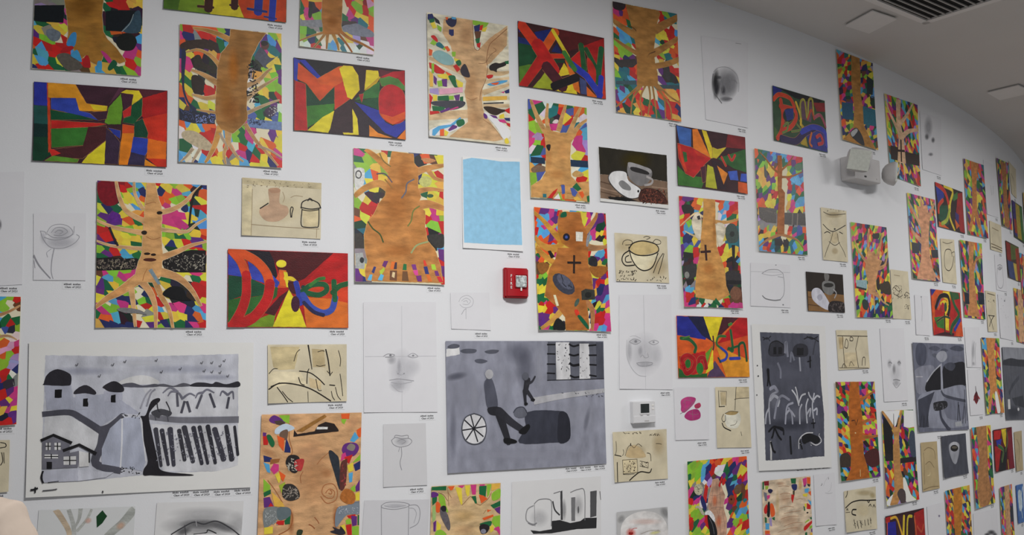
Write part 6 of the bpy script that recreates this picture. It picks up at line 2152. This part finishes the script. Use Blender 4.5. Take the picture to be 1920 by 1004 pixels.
('charcoal',None,"""p 42,42,44 : 434 505 525 509 641 462 758 475 805 507 949 499 944 371 711 382 434 361 233 374 200 420 299 398 434 409
p 60,60,62 : 529 849 552 859 557 506 534 508
p 110,110,112 : 652 766 699 767 697 481 655 485
p 80,80,82 : 873 822 950 829 944 519 872 506
c 60,60,62 74 : 445 734 468 635 520 570
c 140,140,142 53 : 231 703 165 661 155 543 221 489 266 497
c 120,120,122 42 : 242 726 298 770 411 761 433 686 429 446
c 150,150,152 32 : 242 726 250 463
c 120,120,122 42 : 645 828 735 858 806 828 810 482
p 90,90,92 : 744 611 743 592 740 577 736 569 732 569 728 578 726 594 725 613 726 632 729 647 732 655 737 655 740 646 743 630
c 110,110,112 42 : 456 830 525 849
c 90,90,92 42 : 987 814 997 713
c 120,120,122 53 : 177 505 232 476 266 497"""),
]),
dict(kind='pencil',label='white drawing sheet with a small grey smudge, above the bright red and pink collage',q=[-2.3397, 2.3273, -2.1101, 2.3481, -2.0957, 1.8877, -2.324, 1.8714],parts=[
('shading',None,"""b 120,120,125 0.8 : 631 535 670 534 633 481"""),
]),
dict(kind='pencil',label='unfinished tree drawing with pale brown branches and one green leaf scrap',q=[-1.9954, 0.9994, -1.6464, 0.9934, -1.6516, 0.6934, -2.0006, 0.6995],base='200,202,202',parts=[
('painted_tree',None,"""c 190,172,148 218-280 : 180 984 255 852 323 698 362 440
c 172,174,170 143-280 : 308 978 349 847 374 695 379 439
c 172,174,170 156-125 : 427 993 417 865 380 759
c 175,177,172 93-187 : 540 977 495 850 408 715
c 170,173,168 343-436 : 988 965 881 796 731 631 611 423
b 215,175,160 0.8 : 513 838 550 862 531 799
b 215,175,150 0.7 : 856 754 905 794 884 708"""),
('*leaf_scrap',None,"""p 20,62,32 : 655 966 708 887 662 798 606 741 595 888"""),
]),
dict(kind='pencil',label='charcoal close-up drawing of parted lips, under the farm painting',q=[-1.5657, 1.0033, -1.2283, 0.99, -1.2394, 0.7103, -1.5767, 0.7236],base='205,205,205',parts=[
('shading',None,"""b 150,150,152 0.7 : 507 647 984 628 517 471
b 110,110,112 0.8 : 529 676 814 665 533 599
b 80,80,84 0.7 : 324 581 428 634 350 516
b 100,100,104 0.7 : 793 621 980 543 778 549
b 175,175,177 0.5 : 544 822 975 807 551 704
b 170,170,172 0.5 : 959 659 1105 653 970 451"""),
('charcoal',None,"""c 60,60,64 48 : 188 543 298 626 433 708 552 675 692 714 865 604 993 480
c 40,40,44 40 : 443 533 583 550 604 590 702 537
p 215,215,215 : 397 523 560 540 703 528 706 463 400 476
s 70,70,74 32 : 331 668 355 525
s 150,150,152 32 : 455 737 472 648"""),
]),
dict(kind='pencil',label='smudged charcoal face sheet high on the wall, right of the black-banded collage',q=[3.5431, 3.3457, 3.9083, 3.3521, 3.8546, 2.9077, 3.5316, 2.9113],parts=[
('shading',None,"""b 150,150,154 0.6 : 367 771 598 802 348 546
b 90,90,95 0.7 : 276 593 399 608 269 526
b 80,80,85 0.7 : 583 576 695 591 579 514
b 110,110,115 0.7 : 444 309 590 327 441 270"""),
]),
dict(kind='pencil',label='pencil face with a dark nose and narrow chin on a loose white sheet',q=[2.8147, 1.7511, 3.1234, 1.7552, 3.1275, 1.2669, 2.8204, 1.2719],parts=[
('shading',None,"""b 140,140,145 0.7 : 307 514 420 513 294 439
b 70,70,75 0.8 : 481 437 562 437 466 354
b 120,120,125 0.7 : 711 521 806 520 702 468
b 140,140,145 0.6 : 545 248 720 246 534 184
b 180,180,184 0.5 : 540 380 833 378 506 192"""),
('pencil_drawing',None,"""c 70,70,75 77 : 269 524 339 537 404 517
c 60,60,65 77 : 653 521 715 540 775 515
c 60,60,65 64 : 421 291 554 295 697 280
c 120,120,125 51 : 402 250 533 182 720 246"""),
]),
dict(kind='pencil',label='small pencil sheet with grey streaks, over the red lobster drawing',q=[4.105, 1.7777, 4.4289, 1.7831, 4.4174, 1.4684, 4.1087, 1.4773],parts=[
('shading',None,"""b 130,130,135 0.6 : 483 401 633 402 433 92
b 120,120,125 0.7 : 452 92 584 94 442 31"""),
('pencil_drawing',None,"""c 130,130,135 71 : 329 22 425 332 614 641
c 130,130,135 71 : 598 60 618 367 703 608"""),
]),
dict(kind='pencil',label='white sheet with a tiny dark red lobster shape',q=[4.1166, 1.4612, 4.4337, 1.4516, 4.3968, 1.1091, 4.12, 1.1176],parts=[
('watercolour',None,"""q 90,22,28 : 403 460 540 520 629 444 665 337 499 247 376 294 322 385
s 50,20,24 159-88 : 513 475 487 627
c 140,30,36 141 : 393 400 302 325
c 140,30,36 141 : 625 413 750 351
c 140,30,36 141 : 438 309 499 247"""),
]),
dict(kind='pencil',label='very faint pencil sheet with two small commas, right of the pale hatched collage',q=[2.042, 0.8733, 2.242, 0.8695, 2.2399, 0.5621, 2.0414, 0.5758],parts=[
('pencil_drawing',None,"""c 90,90,95 59 : 324 774 375 789 370 814
c 90,90,95 59 : 691 882 707 910
c 150,150,155 33 : 517 623 684 603 855 613
c 175,175,178 33 : 447 760 541 858 718 935
c 175,175,178 33 : 833 813 777 680 645 635"""),
]),
dict(kind='pencil',label='blank white drawing sheet with a violet speck, left of the straight ochre collage',q=[3.305, 0.5508, 3.572, 0.5522, 3.5739, 0.1922, 3.3068, 0.1909],parts=[
('shading',None,"""b 130,120,150 0.9 : 654 759 726 752 649 730"""),
]),
dict(kind='pencil',label='white sheet with dark charcoal smudges, under the flat brown trunk collage',q=[4.057, 0.409, 4.5704, 0.3798, 4.5534, 0.0803, 4.04, 0.1095],parts=[
('shading',None,"""b 70,70,74 0.9 : 699 446 911 414 693 372
b 60,60,64 0.8 : 517 423 659 401 514 376
b 80,80,84 0.8 : 849 371 977 351 845 316"""),
]),
dict(kind='pencil',label='faint pencil sheet with one thin stem, left of the loop-letter painting',q=[3.298, 1.9911, 3.4995, 1.9877, 3.4973, 1.7077, 3.2902, 1.7133],parts=[
('pencil_drawing',None,"""c 165,165,170 86 : 498 951 530 673 466 358
p 130,130,135 : 552 967 539 956 507 949 469 947 439 952 428 962 442 973 473 981 512 982 542 977"""),
]),
dict(kind='pencil',label='faint pencil sheet with a short double line, right of the forked-root collage',q=[4.8028, 3.1784, 5.162, 3.1814, 5.1353, 2.7274, 4.8071, 2.7214],parts=[
('pencil_drawing',None,"""c 140,140,145 97 : 474 572 500 470 535 398
c 140,140,145 97 : 694 579 654 423"""),
]),
dict(kind='pencil',label='faint pencil sheet with a mug outline at the wall bend',q=[4.9437, 2.3954, 5.2759, 2.3855, 5.2723, 2.0997, 4.9378, 2.101],parts=[
('pencil_drawing',None,"""c 130,130,135 104 : 216 702 446 764 665 727 415 607 231 635
c 140,140,145 104 : 207 655 74 323 172 103 459 86 680 280 660 703"""),
('shading',None,"""b 130,130,135 0.7 : 427 669 642 691 414 602"""),
]),
dict(kind='pencil',label='faint pencil sheet with scattered specks, right of the bow-knot drawing',q=[4.9608, 2.0666, 5.3934, 2.0593, 5.3819, 1.681, 4.9538, 1.7045],parts=[
('pencil_drawing',None,"""k 140,140,145 10 116 : 192 908 940 962 786 255 62 202
p 110,110,115 : 519 884 506 870 478 860 446 858 422 864 415 876 427 890 455 901 487 903 512 897"""),
])]

def caption_meshes():
    """two-line name slip: an unreadable name line and the class line"""
    out = {}
    for yr in ('2020', '2021'):
        cu = bpy.data.curves.new('caption_text', 'FONT'); cu.body = 'Class of ' + yr
        cu.size = .0112; cu.align_x = 'CENTER'; cu.resolution_u = 1; cu.offset = .0003
        ob = bpy.data.objects.new('caption_text', cu); COL.objects.link(ob)
        dg = bpy.context.evaluated_depsgraph_get()
        me = bpy.data.meshes.new_from_object(ob.evaluated_get(dg))
        bpy.data.objects.remove(ob)
        bm = bmesh.new(); bm.from_mesh(me)
        for v in bm.verts: v.co = Vector((v.co.x, -.0006, v.co.y - .0092))
        r = random.Random(int(yr)); x = -.034
        for word in (5, 7) if yr == '2020' else (6, 6):
            for k in range(word):
                h = r.choice((.0058, .0058, .0075)); wd = .0034
                q = [bm.verts.new((x + a, -.0006, .0022 + b)) for a, b in ((0, 0), (wd, 0), (wd * .8, h), (0, h))]
                bm.faces.new(q); x += .0048
            x += .0045
        me2 = bpy.data.meshes.new('caption_text'); bm.to_mesh(me2); bm.free(); me2.materials.append(MATS['caption_ink'])
        out[yr] = me2
    bm = bmesh.new(); box_bm(bm, (0, -.0002, 0), (.078, .0003, .029))
    out['slip'] = bpy.data.meshes.new('slip'); bm.to_mesh(out['slip']); bm.free(); out['slip'].materials.append(MATS['caption_paper'])
    return out
CAP = caption_meshes()
def caption(s, z, yr, label, rot=0.0):
    o = bpy.data.objects.new('name_caption', CAP['slip']); COL.objects.link(o)
    o.location = wallp(s, z, .0003); o.rotation_euler = (0, rot, TH0 + K * s)
    tag(o, label, 'caption', 'name captions on the wall')
    t = bpy.data.objects.new('caption_text', CAP[yr]); COL.objects.link(t); t.parent = o

def build_art():
    for n, A in enumerate(ART):
        name, cat, group, pmat, base, lift = KIND[A['kind']]
        S = Sheet(A['q'], lift, 100 + n); rnd = random.Random(500 + n)
        root = empty(name, S.org)
        tag(root, A['label'], cat, group)
        bc = colour(A['base']) if 'base' in A else col(base)
        grey = A['kind'] == 'paint' and ('grey' in A['label'])
        bmat = 'bark_paint' if (A['kind'] == 'tree' and 'base' in A) else pmat
        if A['kind'] == 'paint' and 'base' in A and sum(float(x) for x in A['base'].split(',')) < 480: bmat = 'grey_paint' if grey else 'acrylic_paint'
        S.paper(root, bc, bmat)
        off = .0003
        far = 'rgrid' in A
        trunks = []
        for pn, edge, txt in A['parts']:
            if pn == 'painted_tree':
                for t, polys, c, x in parse(txt, S, rnd):
                    if t in 'pq': trunks += polys
        if 'grid' in A or far:
            if far:
                sd, nc, nr = [int(x) for x in A['rgrid'].split()]
                quad = [0, 1000, 1000, 1000, 1000, 0, 0, 0]; rows = ['?' * nc] * nr
            else:
                sd, nc, quad, g = A['grid']; rows = g.split('/')
            dens = 1.45 if far else A.get('dens', 1.0)
            els = scraps(S, quad, rows, nc, sd, trunks, 0 if far else .08, dens, 1.7 if dens > 1 else 1.35)
            if far:
                _, ob = build_part('paper_scraps', S, root, els, off, 'scrap_paper', [(i * 7 % 31) * .25 for i in range(len(els))])
                ob['kind'] = 'stuff'
            else:
                for i, e in enumerate(els):
                    build_part('paper_scrap', S, root, [e], off + (i * 7 % 61) * 9e-6, 'scrap_paper', [0])
            off += 6e-4
        for pn, edge, txt in A['parts']:
            single = pn[0] == '*'; pn = pn.lstrip('*')
            pen = pn == 'pencil_drawing'
            amp = {'painted_tree': .0011, 'lettering': .0008, 'painted_background': .0008, 'white_patch': .0006, 'magazine_cutout': .0005, 'hut': .002, 'distant_hill': .001, 'log': .0012, 'painted_field': .0012, 'mountain': .001}.get(pn, .0 if pen else .0004)
            els = parse(txt, S, rnd, amp, .72 if pen else .85 if pn == 'ink_drawing' else 1, (bc, .22) if pen else None,
                        .55 if pn == 'trunk_shading' else .75 if A['kind'] == 'paint' else .55 if A['kind'] == 'pencil' and 'pencil' in A['label'] else .9,
                        pn in ('lettering', 'crop_row', 'figure', 'ink_drawing', 'walking_man', 'far_man', 'corn_plant'), .6 if pn == 'painted_tree' else 1)
            if pn == 'painted_tree': els.sort(key=lambda e: e[0] in 'pq')
            rim = None
            if edge:
                ec, ew = edge.split(); ec = colour(ec); ew = float(ew) / 1e4
                e2 = []
                for t, polys, c, x in els:
                    if t in 'pq': e2.append((t, stroke(polys[0], ew, ew, True), ec, None))
                    elif t in 'cs': e2.append((t, stroke(x[0], x[1] + ew, x[2] + ew), ec, None))
                l2 = layer_up(e2); rim = []
                for g in cluster(list(zip(e2, l2))):
                    rim.append(build_part('painted_outline', S, root, [e for e, l in g], off, 'ink', [l for e, l in g])[1])
                off += (max(l2) + 1) * STEP + 1e-4
            mat = PMAT.get(pn) or ('grey_paint' if grey else 'acrylic_paint')
            lay = layer_up(els); top = off + (max(lay) + 1) * STEP + 5e-5
            specks = [(e, l) for e, l in zip(els, lay) if e[0] == 'k']
            soft = [(e, l) for e, l in zip(els, lay) if e[0] == 'b']
            hard = [(e, l) for e, l in zip(els, lay) if e[0] not in 'kb']
            if single: groups = [[p] for p in hard]
            else: groups = cluster(hard)
            first = None
            for g in groups:
                _, ob = build_part(pn, S, root, [e for e, l in g], off, mat, [l for e, l in g])
                first = first or ob
            for o in rim or []:
                if first: o.parent = first
            for e, l in soft: build_part('soft_tone', S, root, [e], off, 'soft_graphite', [l])
            if specks:
                _, ob = build_part(pn if not hard else 'speckle', S, root, [e for e, l in specks], off, mat, [l for e, l in specks])
                ob['kind'] = 'stuff'
            off = top
        short = ' '.join(A['label'].replace(',', '').split()[:9])
        yr = '2020' if A['kind'] in ('paint', 'wash') else '2021'
        if 'caps' in A:
            for k, (s, z) in enumerate(reversed(A['caps'])):
                caption(s, z, yr, ('nearest', 'second', 'third', 'fourth')[k] + ' name caption from the right corner of the ' + ' '.join(short.split()[:7]))
        else:
            br, bl = S.q[2], S.q[3]
            caption(br.x - .046, br.y - .022, yr, 'name caption under the ' + short, 0)
build_art()

# ================================================================ wall devices
def wall_root(name, s, z):
    return empty(name, wallp(s, z, 0), TH0 + K * s)
def lathe_box(name, w, h, d, sag, mat, parent, n=12, bev=.004):
    """box whose front bulges outwards across its width"""
    bm = bmesh.new(); fr, bk = [], []
    for i in range(n + 1):
        x = -w / 2 + w * i / n; y = -d - sag * (1 - (2 * i / n - 1) ** 2)
        fr.append([bm.verts.new((x, y, z)) for z in (-h / 2, h / 2)]); bk.append([bm.verts.new((x, 0, z)) for z in (-h / 2, h / 2)])
    for i in range(n):
        bm.faces.new((fr[i][0], fr[i + 1][0], fr[i + 1][1], fr[i][1])); bm.faces.new((bk[i][1], bk[i + 1][1], bk[i + 1][0], bk[i][0]))
        bm.faces.new((fr[i][1], fr[i + 1][1], bk[i + 1][1], bk[i][1])); bm.faces.new((bk[i][0], bk[i + 1][0], fr[i + 1][0], fr[i][0]))
    bm.faces.new((fr[0][0], fr[0][1], bk[0][1], bk[0][0])); bm.faces.new((bk[n][0], bk[n][1], fr[n][1], fr[n][0]))
    bmesh.ops.recalc_face_normals(bm, faces=bm.faces[:])
    sharp = [e for e in bm.edges if e.calc_face_angle(0) > .9]
    bmesh.ops.bevel(bm, geom=sharp, offset=bev, segments=2, affect='EDGES')
    return bmobj(name, bm, mat, parent)
def letters(txt, parent, x, z, size, step, y, mat):
    for k, ch in enumerate(txt):
        cu = bpy.data.curves.new('letter', 'FONT'); cu.body = ch; cu.size = size; cu.align_x = 'CENTER'; cu.extrude = .0004; cu.offset = .0003; cu.resolution_u = 2
        ob = bpy.data.objects.new('letter', cu); COL.objects.link(ob)
        me = bpy.data.meshes.new_from_object(ob.evaluated_get(bpy.context.evaluated_depsgraph_get()))
        bpy.data.objects.remove(ob)
        me.transform(Matrix.Rotation(pi / 2, 4, 'X')); me.materials.clear()
        o = link('letter', me, mat, parent); o.location = (x, y, z - k * step)

def fire_strobe():
    r = wall_root('fire_alarm_strobe', .013, 1.942)
    tag(r, 'red fire alarm strobe with clear flash lens and white FIRE lettering', 'fire alarm')
    lathe_box('backplate', .128, .148, .02, 0, 'alarm_red', r)
    lathe_box('housing', .122, .142, .034, .014, 'alarm_red', r, bev=.006)
    letters('FIRE', r, -.038, .026, .019, .0185, -.0455, 'alarm_white')
    bm = bmesh.new(); box_bm(bm, (.012, -.050, .006), (.058, .016, .058), .007)
    lens = bmobj('strobe_lens', bm, 'strobe_glass', r)
    bm = bmesh.new()
    for a in (-.014, 0, .014): box_bm(bm, (.012 + a, -.0585, .006), (.006, .003, .044), .0015)
    bmobj('flash_ribs', bm, 'strobe_glass', lens)
    bm = bmesh.new(); box_bm(bm, (.012, -.046, .006), (.068, .006, .066), .008); bmobj('lens_bezel', bm, 'alarm_red', r)
    box('lens_stem', (.012, -.051, -.032), (.008, .006, .016), 'alarm_white', r, .002)
fire_strobe()

def thermostat():
    r = wall_root('thermostat', .745, 1.294)
    tag(r, 'white wall thermostat with small dark screen, under the full-face pencil portrait', 'thermostat')
    box('body', (0, -.014, 0), (.142, .028, .112), 'off_white_plastic', r, .004)
    box('lower_cover', (0, -.0285, -.036), (.138, .004, .034), 'off_white_plastic', r, .0012)
    box('screen_bezel', (.002, -.0285, .018), (.066, .003, .056), 'off_white_plastic', r, .001)
    box('screen', (.002, -.0302, .02), (.054, .002, .046), 'screen_dark', r)
    for x in (-.018, .022): box('button', (x, -.0295, -.013), (.014, .003, .006), 'lamp_housing', r, .001)
    for z in (.034, .016): box('arrow_button', (.055, -.0285, z), (.013, .003, .009), 'alarm_white', r, .001)
    box('maker_plate', (.012, -.031, -.044), (.028, .0012, .005), 'lamp_housing', r)
thermostat()

def emergency_light():
    r = wall_root('emergency_light', 2.60, 2.775)
    tag(r, 'grey twin-head emergency light fixed high on the wall', 'emergency light')
    box('body', (0, -.05, -.005), (.30, .10, .155), 'lamp_housing', r, .01)
    box('test_button', (-.03, -.101, -.055), (.02, .006, .010), 'dark_plastic', r, .002)
    box('indicator', (.10, -.101, -.058), (.008, .004, .006), 'lamp_housing', r, .001)
    def head(loc, rz, rx, ry):
        rot = Matrix.Rotation(rz, 3, 'Z') @ Matrix.Rotation(rx, 3, 'X') @ Matrix.Rotation(ry, 3, 'Y')
        h = bpy.data.objects.new('lamp_head', None)
        bm = bmesh.new()
        prof = [(0.0, .082), (.03, .077), (.052, .062), (.067, .038), (.074, .012), (.075, 0.0)]
        n = 28; rings = []
        for rad, y in reversed(prof):
            ring = []
            for i in range(n):
                a = 2 * pi * i / n; ca, sa = cos(a), sin(a)
                k = rad / max(abs(ca) ** 4 + abs(sa) ** 4, 1e-6) ** .25 if rad else 0
                ring.append(bm.verts.new((k * ca, y, k * sa)))
            rings.append(ring)
        for a, b in zip(rings, rings[1:]):
            for i in range(n): bm.faces.new((a[i], a[(i + 1) % n], b[(i + 1) % n], b[i]))
        bmesh.ops.remove_doubles(bm, verts=bm.verts[:], dist=1e-5)
        bm.faces.new(rings[0])
        bmesh.ops.recalc_face_normals(bm, faces=bm.faces[:])
        bmesh.ops.transform(bm, matrix=Matrix.Translation(loc) @ rot.to_4x4(), verts=bm.verts[:])
        hd = bmobj('lamp_head', bm, 'lamp_housing', r, True)
        bm = bmesh.new(); box_bm(bm, (0, -.004, 0), (.128, .012, .128), .005)
        bmesh.ops.transform(bm, matrix=Matrix.Translation(loc) @ rot.to_4x4(), verts=bm.verts[:])
        bmobj('lens', bm, 'lamp_lens', hd)
    head(Vector((-.200, -.165, .018)), -.86, .22, .2)
    head(Vector((.262, -.135, -.008)), .62, .1, 0.0)
    bm = bmesh.new(); box_bm(bm, (-.125, -.105, .012), (.03, .04, .03), .006); bmobj('swivel', bm, 'lamp_housing', r)
    bm = bmesh.new(); box_bm(bm, (.172, -.05, -.02), (.06, .03, .03), .006); bmobj('swivel', bm, 'dark_plastic', r)
emergency_light()

# ================================================================ ceiling fittings
def ceiling_plate(name, pts, label, cat, drop):
    c = sum((Vector(p) for p in pts), Vector((0, 0))) / 4
    r = empty(name, (c.x, c.y, ceilz(c.x, c.y)))
    tag(r, label, cat)
    def prism(nm, k, z0, z1, mat, bev=0):
        bm = bmesh.new()
        q = [c + (Vector(p) - c) * k for p in pts]
        lo = [bm.verts.new((p.x - c.x, p.y - c.y, ceilz(p.x, p.y) - r.location.z - z1)) for p in q]
        hi = [bm.verts.new((p.x - c.x, p.y - c.y, ceilz(p.x, p.y) - r.location.z - z0)) for p in q]
        bm.faces.new(lo); bm.faces.new(hi)
        for i in range(4): bm.faces.new((lo[i - 1], lo[i], hi[i], hi[i - 1]))
        bmesh.ops.recalc_face_normals(bm, faces=bm.faces[:])
        if bev: bmesh.ops.bevel(bm, geom=bm.edges[:], offset=bev, segments=2, affect='EDGES')
        return bmobj(nm, bm, mat, r)
    prism('neck', .92, 0, drop, 'vent_metal'); prism('plate', 1.0, drop, drop + .008, 'panel_plastic', .002)
    return r
def sq(a, b, c):
    a, b, c = Vector(a), Vector(b), Vector(c)
    return [a, b, b + (c - a), c]
ceiling_plate('ceiling_panel', #@P1@
              [(2.05, 4.92), (2.12, 4.69), (2.31, 4.79), (2.24, 5.02)], 'flat square ceiling cover plate beside the slatted air vent', 'ceiling plate', .010)
ceiling_plate('ceiling_panel', #@P2@
              [(3.54, 6.02), (3.66, 5.83), (3.85, 5.96), (3.72, 6.17)], 'flat square ceiling cover plate over the far bend of the wall', 'ceiling plate', .010)
def air_vent(corner, left, right, n=9):
    a = Vector(corner); l = (Vector(left) - a).normalized(); rr = (Vector(right) - a).normalized()
    Wd = .62
    c = a + (l + rr) * Wd / 2
    root = empty('air_vent', (c.x, c.y, ceilz(c.x, c.y)))
    tag(root, 'white slatted ceiling air vent with dark slots', 'air vent')
    def bar(nm, p, q, wd, z0, z1, mat):
        p, q = Vector(p), Vector(q); d = (q - p).normalized(); nn = Vector((-d.y, d.x)) * wd / 2
        bm = bmesh.new()
        cs = [p + nn, q + nn, q - nn, p - nn]
        lo = [bm.verts.new((k.x - c.x, k.y - c.y, ceilz(k.x, k.y) - root.location.z - z1)) for k in cs]
        hi = [bm.verts.new((k.x - c.x, k.y - c.y, ceilz(k.x, k.y) - root.location.z - z0)) for k in cs]
        bm.faces.new(lo); bm.faces.new(hi)
        for i in range(4): bm.faces.new((lo[i - 1], lo[i], hi[i], hi[i - 1]))
        bmesh.ops.recalc_face_normals(bm, faces=bm.faces[:])
        return bmobj(nm, bm, mat, root)
    m = a + (l + rr) * Wd / 2
    bar('duct_shade', m - l * Wd / 2, m + l * Wd / 2, Wd, .0005, .002, 'vent_shade')  # thin near-black sheet painting in the shade behind the slats
    for p, q in ((a, a + l * Wd), (a, a + rr * Wd), (a + l * Wd, a + (l + rr) * Wd), (a + rr * Wd, a + (l + rr) * Wd)):
        d = (Vector(q) - Vector(p)).normalized()
        bar('frame_bar', Vector(p) - d * .02, Vector(q) + d * .02, .04, .0, .014, 'panel_plastic')
    k = 1; st = .044
    while k * st < Wd - .02:
        p = a + rr * st * k
        bar('slat', p + l * .02, p + l * (Wd - .02), .007, .004, .012, 'vent_metal'); k += 1
air_vent((2.50, 4.83), (2.19, 4.64), (2.62, 4.65)) #@V@

# ================================================================ the visitor at the lower left
def skin_mesh(name, pts, edges, rad, mat, parent, root=0, sub=2):
    me = bpy.data.meshes.new(name); me.from_pydata(pts, edges, [])
    o = link(name, me, mat, parent)
    sk = o.modifiers.new('skin', 'SKIN'); sk.use_smooth_shade = True
    sv = me.skin_vertices[0].data
    for i, r in enumerate(rad):
        sv[i].radius = (r, r) if not isinstance(r, tuple) else r
        sv[i].use_root = (i == root)
    ss = o.modifiers.new('sub', 'SUBSURF'); ss.levels = sub; ss.render_levels = sub
    return o
def person(loc, rz):
    r = empty('person', loc, rz)
    tag(r, 'person in a loose cream top standing close by with back turned, shoulder showing', 'person')
    pts = [(0, 0, .90), (0, 0, 1.05), (0, 0, 1.22), (0, -.01, 1.345), (0, .0, 1.42), (0, .02, 1.49), (0, .025, 1.555)]
    ed = [(i, i + 1) for i in range(6)]
    rad = [(.15, .11), (.125, .10), (.14, .095), (.05, .048), (.05, .052), (.078, .088), (.055, .065)]
    for sx in (-1, 1):
        b = len(pts)
        pts += [(.16 * sx, -.005, 1.265), (.20 * sx, -.02, 1.04), (.20 * sx, .05, .82), (.20 * sx, .08, .76), (.195 * sx, .095, .70)]
        rad += [.05, .043, .03, (.018, .032), (.016, .034)]
        ed += [(2, b), (b, b + 1), (b + 1, b + 2), (b + 2, b + 3), (b + 3, b + 4)]
        for k, (dx, dy, dz) in enumerate(((-.0, .028, -.075), (.0, .010, -.085), (0, -.008, -.08), (0, -.024, -.065))):
            c = len(pts); bx, by, bz = pts[b + 4]
            pts += [(bx, by + (.024 - k * .016), bz - .03), (bx - .012 * sx, by + dy + .004, bz + dz)]
            rad += [.0095, .0075]; ed += [(b + 4, c), (c, c + 1)]
        c = len(pts); bx, by, bz = pts[b + 3]
        pts += [(bx - .02 * sx, by + .035, bz - .02), (bx - .03 * sx, by + .05, bz - .055)]; rad += [.011, .009]; ed += [(b + 3, c), (c, c + 1)]
        b = len(pts)
        pts += [(.085 * sx, 0, .84), (.09 * sx, .01, .48), (.09 * sx, -.02, .09), (.095 * sx, .04, .045), (.10 * sx, .14, .03)]
        rad += [.085, .055, .04, .04, (.04, .025)]
        ed += [(0, b), (b, b + 1), (b + 1, b + 2), (b + 2, b + 3), (b + 3, b + 4)]
    skin_mesh('body', pts, ed, rad, 'skin', r)
    # loose top with folds
    tp = [(0, 0, .84), (0, 0, 1.05), (0, 0, 1.22), (0, -.01, 1.335)]
    tr = [(.19, .14), (.175, .135), (.19, .14), (.085, .08)]
    te = [(0, 1), (1, 2), (2, 3)]
    for sx in (-1, 1):
        b = len(tp)
        tp += [(.16 * sx, -.005, 1.272), (.195 * sx, -.015, 1.13), (.205 * sx, -.02, 1.00)]
        tr += [.082, .075, .072]; te += [(2, b), (b, b + 1), (b + 1, b + 2)]
    top = skin_mesh('top', tp, te, tr, 'cream_cloth', r, 0, 3)
    tx = bpy.data.textures.new('fold_noise', 'MARBLE'); tx.noise_scale = .12; tx.turbulence = 6; tx.marble_type = 'SOFT'
    dm = top.modifiers.new('folds', 'DISPLACE'); dm.texture = tx; dm.strength = .012; dm.mid_level = .5
    lp = [(0, 0, .92)]; lr = [(.165, .125)]; le = []
    for sx in (-1, 1):
        b = len(lp); lp += [(.088 * sx, 0, .80), (.092 * sx, .01, .46), (.092 * sx, -.02, .10)]; lr += [.10, .075, .065]; le += [(0, b), (b, b + 1), (b + 1, b + 2)]
    skin_mesh('trousers', lp, le, lr, 'dark_cloth', r)
    for sx in (-1, 1):
        bm = bmesh.new(); bmesh.ops.create_uvsphere(bm, u_segments=16, v_segments=10, radius=1)
        for v in bm.verts: v.co = Vector((v.co.x * .052 + .095 * sx, v.co.y * .14 + .06, max(v.co.z * .075 + .03, 0)))
        bmobj('shoe', bm, 'shoe_leather', r, True)
    bm = bmesh.new(); bmesh.ops.create_uvsphere(bm, u_segments=24, v_segments=16, radius=1)
    for v in bm.verts:
        v.co = Vector((v.co.x * .092, v.co.y * .104 + .005, v.co.z * .118 + 1.535))
        if v.co.y > .05 and v.co.z < 1.58: v.co.y = .05
        if v.co.z < 1.46: v.co.z = 1.46
    bmobj('hair', bm, 'hair', r, True)
    def ball(nm, c, s, mat):
        bm = bmesh.new(); bmesh.ops.create_uvsphere(bm, u_segments=12, v_segments=8, radius=1)
        for v in bm.verts: v.co = Vector((v.co.x * s[0] + c[0], v.co.y * s[1] + c[1], v.co.z * s[2] + c[2]))
        bmobj(nm, bm, mat, r, True)
    ball('nose', (0, .118, 1.50), (.013, .02, .022), 'skin')
    ball('mouth', (0, .104, 1.455), (.024, .008, .006), 'alarm_red')
    for sx in (-1, 1):
        ball('eye', (.03 * sx, .1, 1.525), (.012, .008, .008), 'alarm_white')
        ball('ear', (.09 * sx, .015, 1.51), (.012, .022, .03), 'skin')
person((-1.135, 1.60, 0), .1)
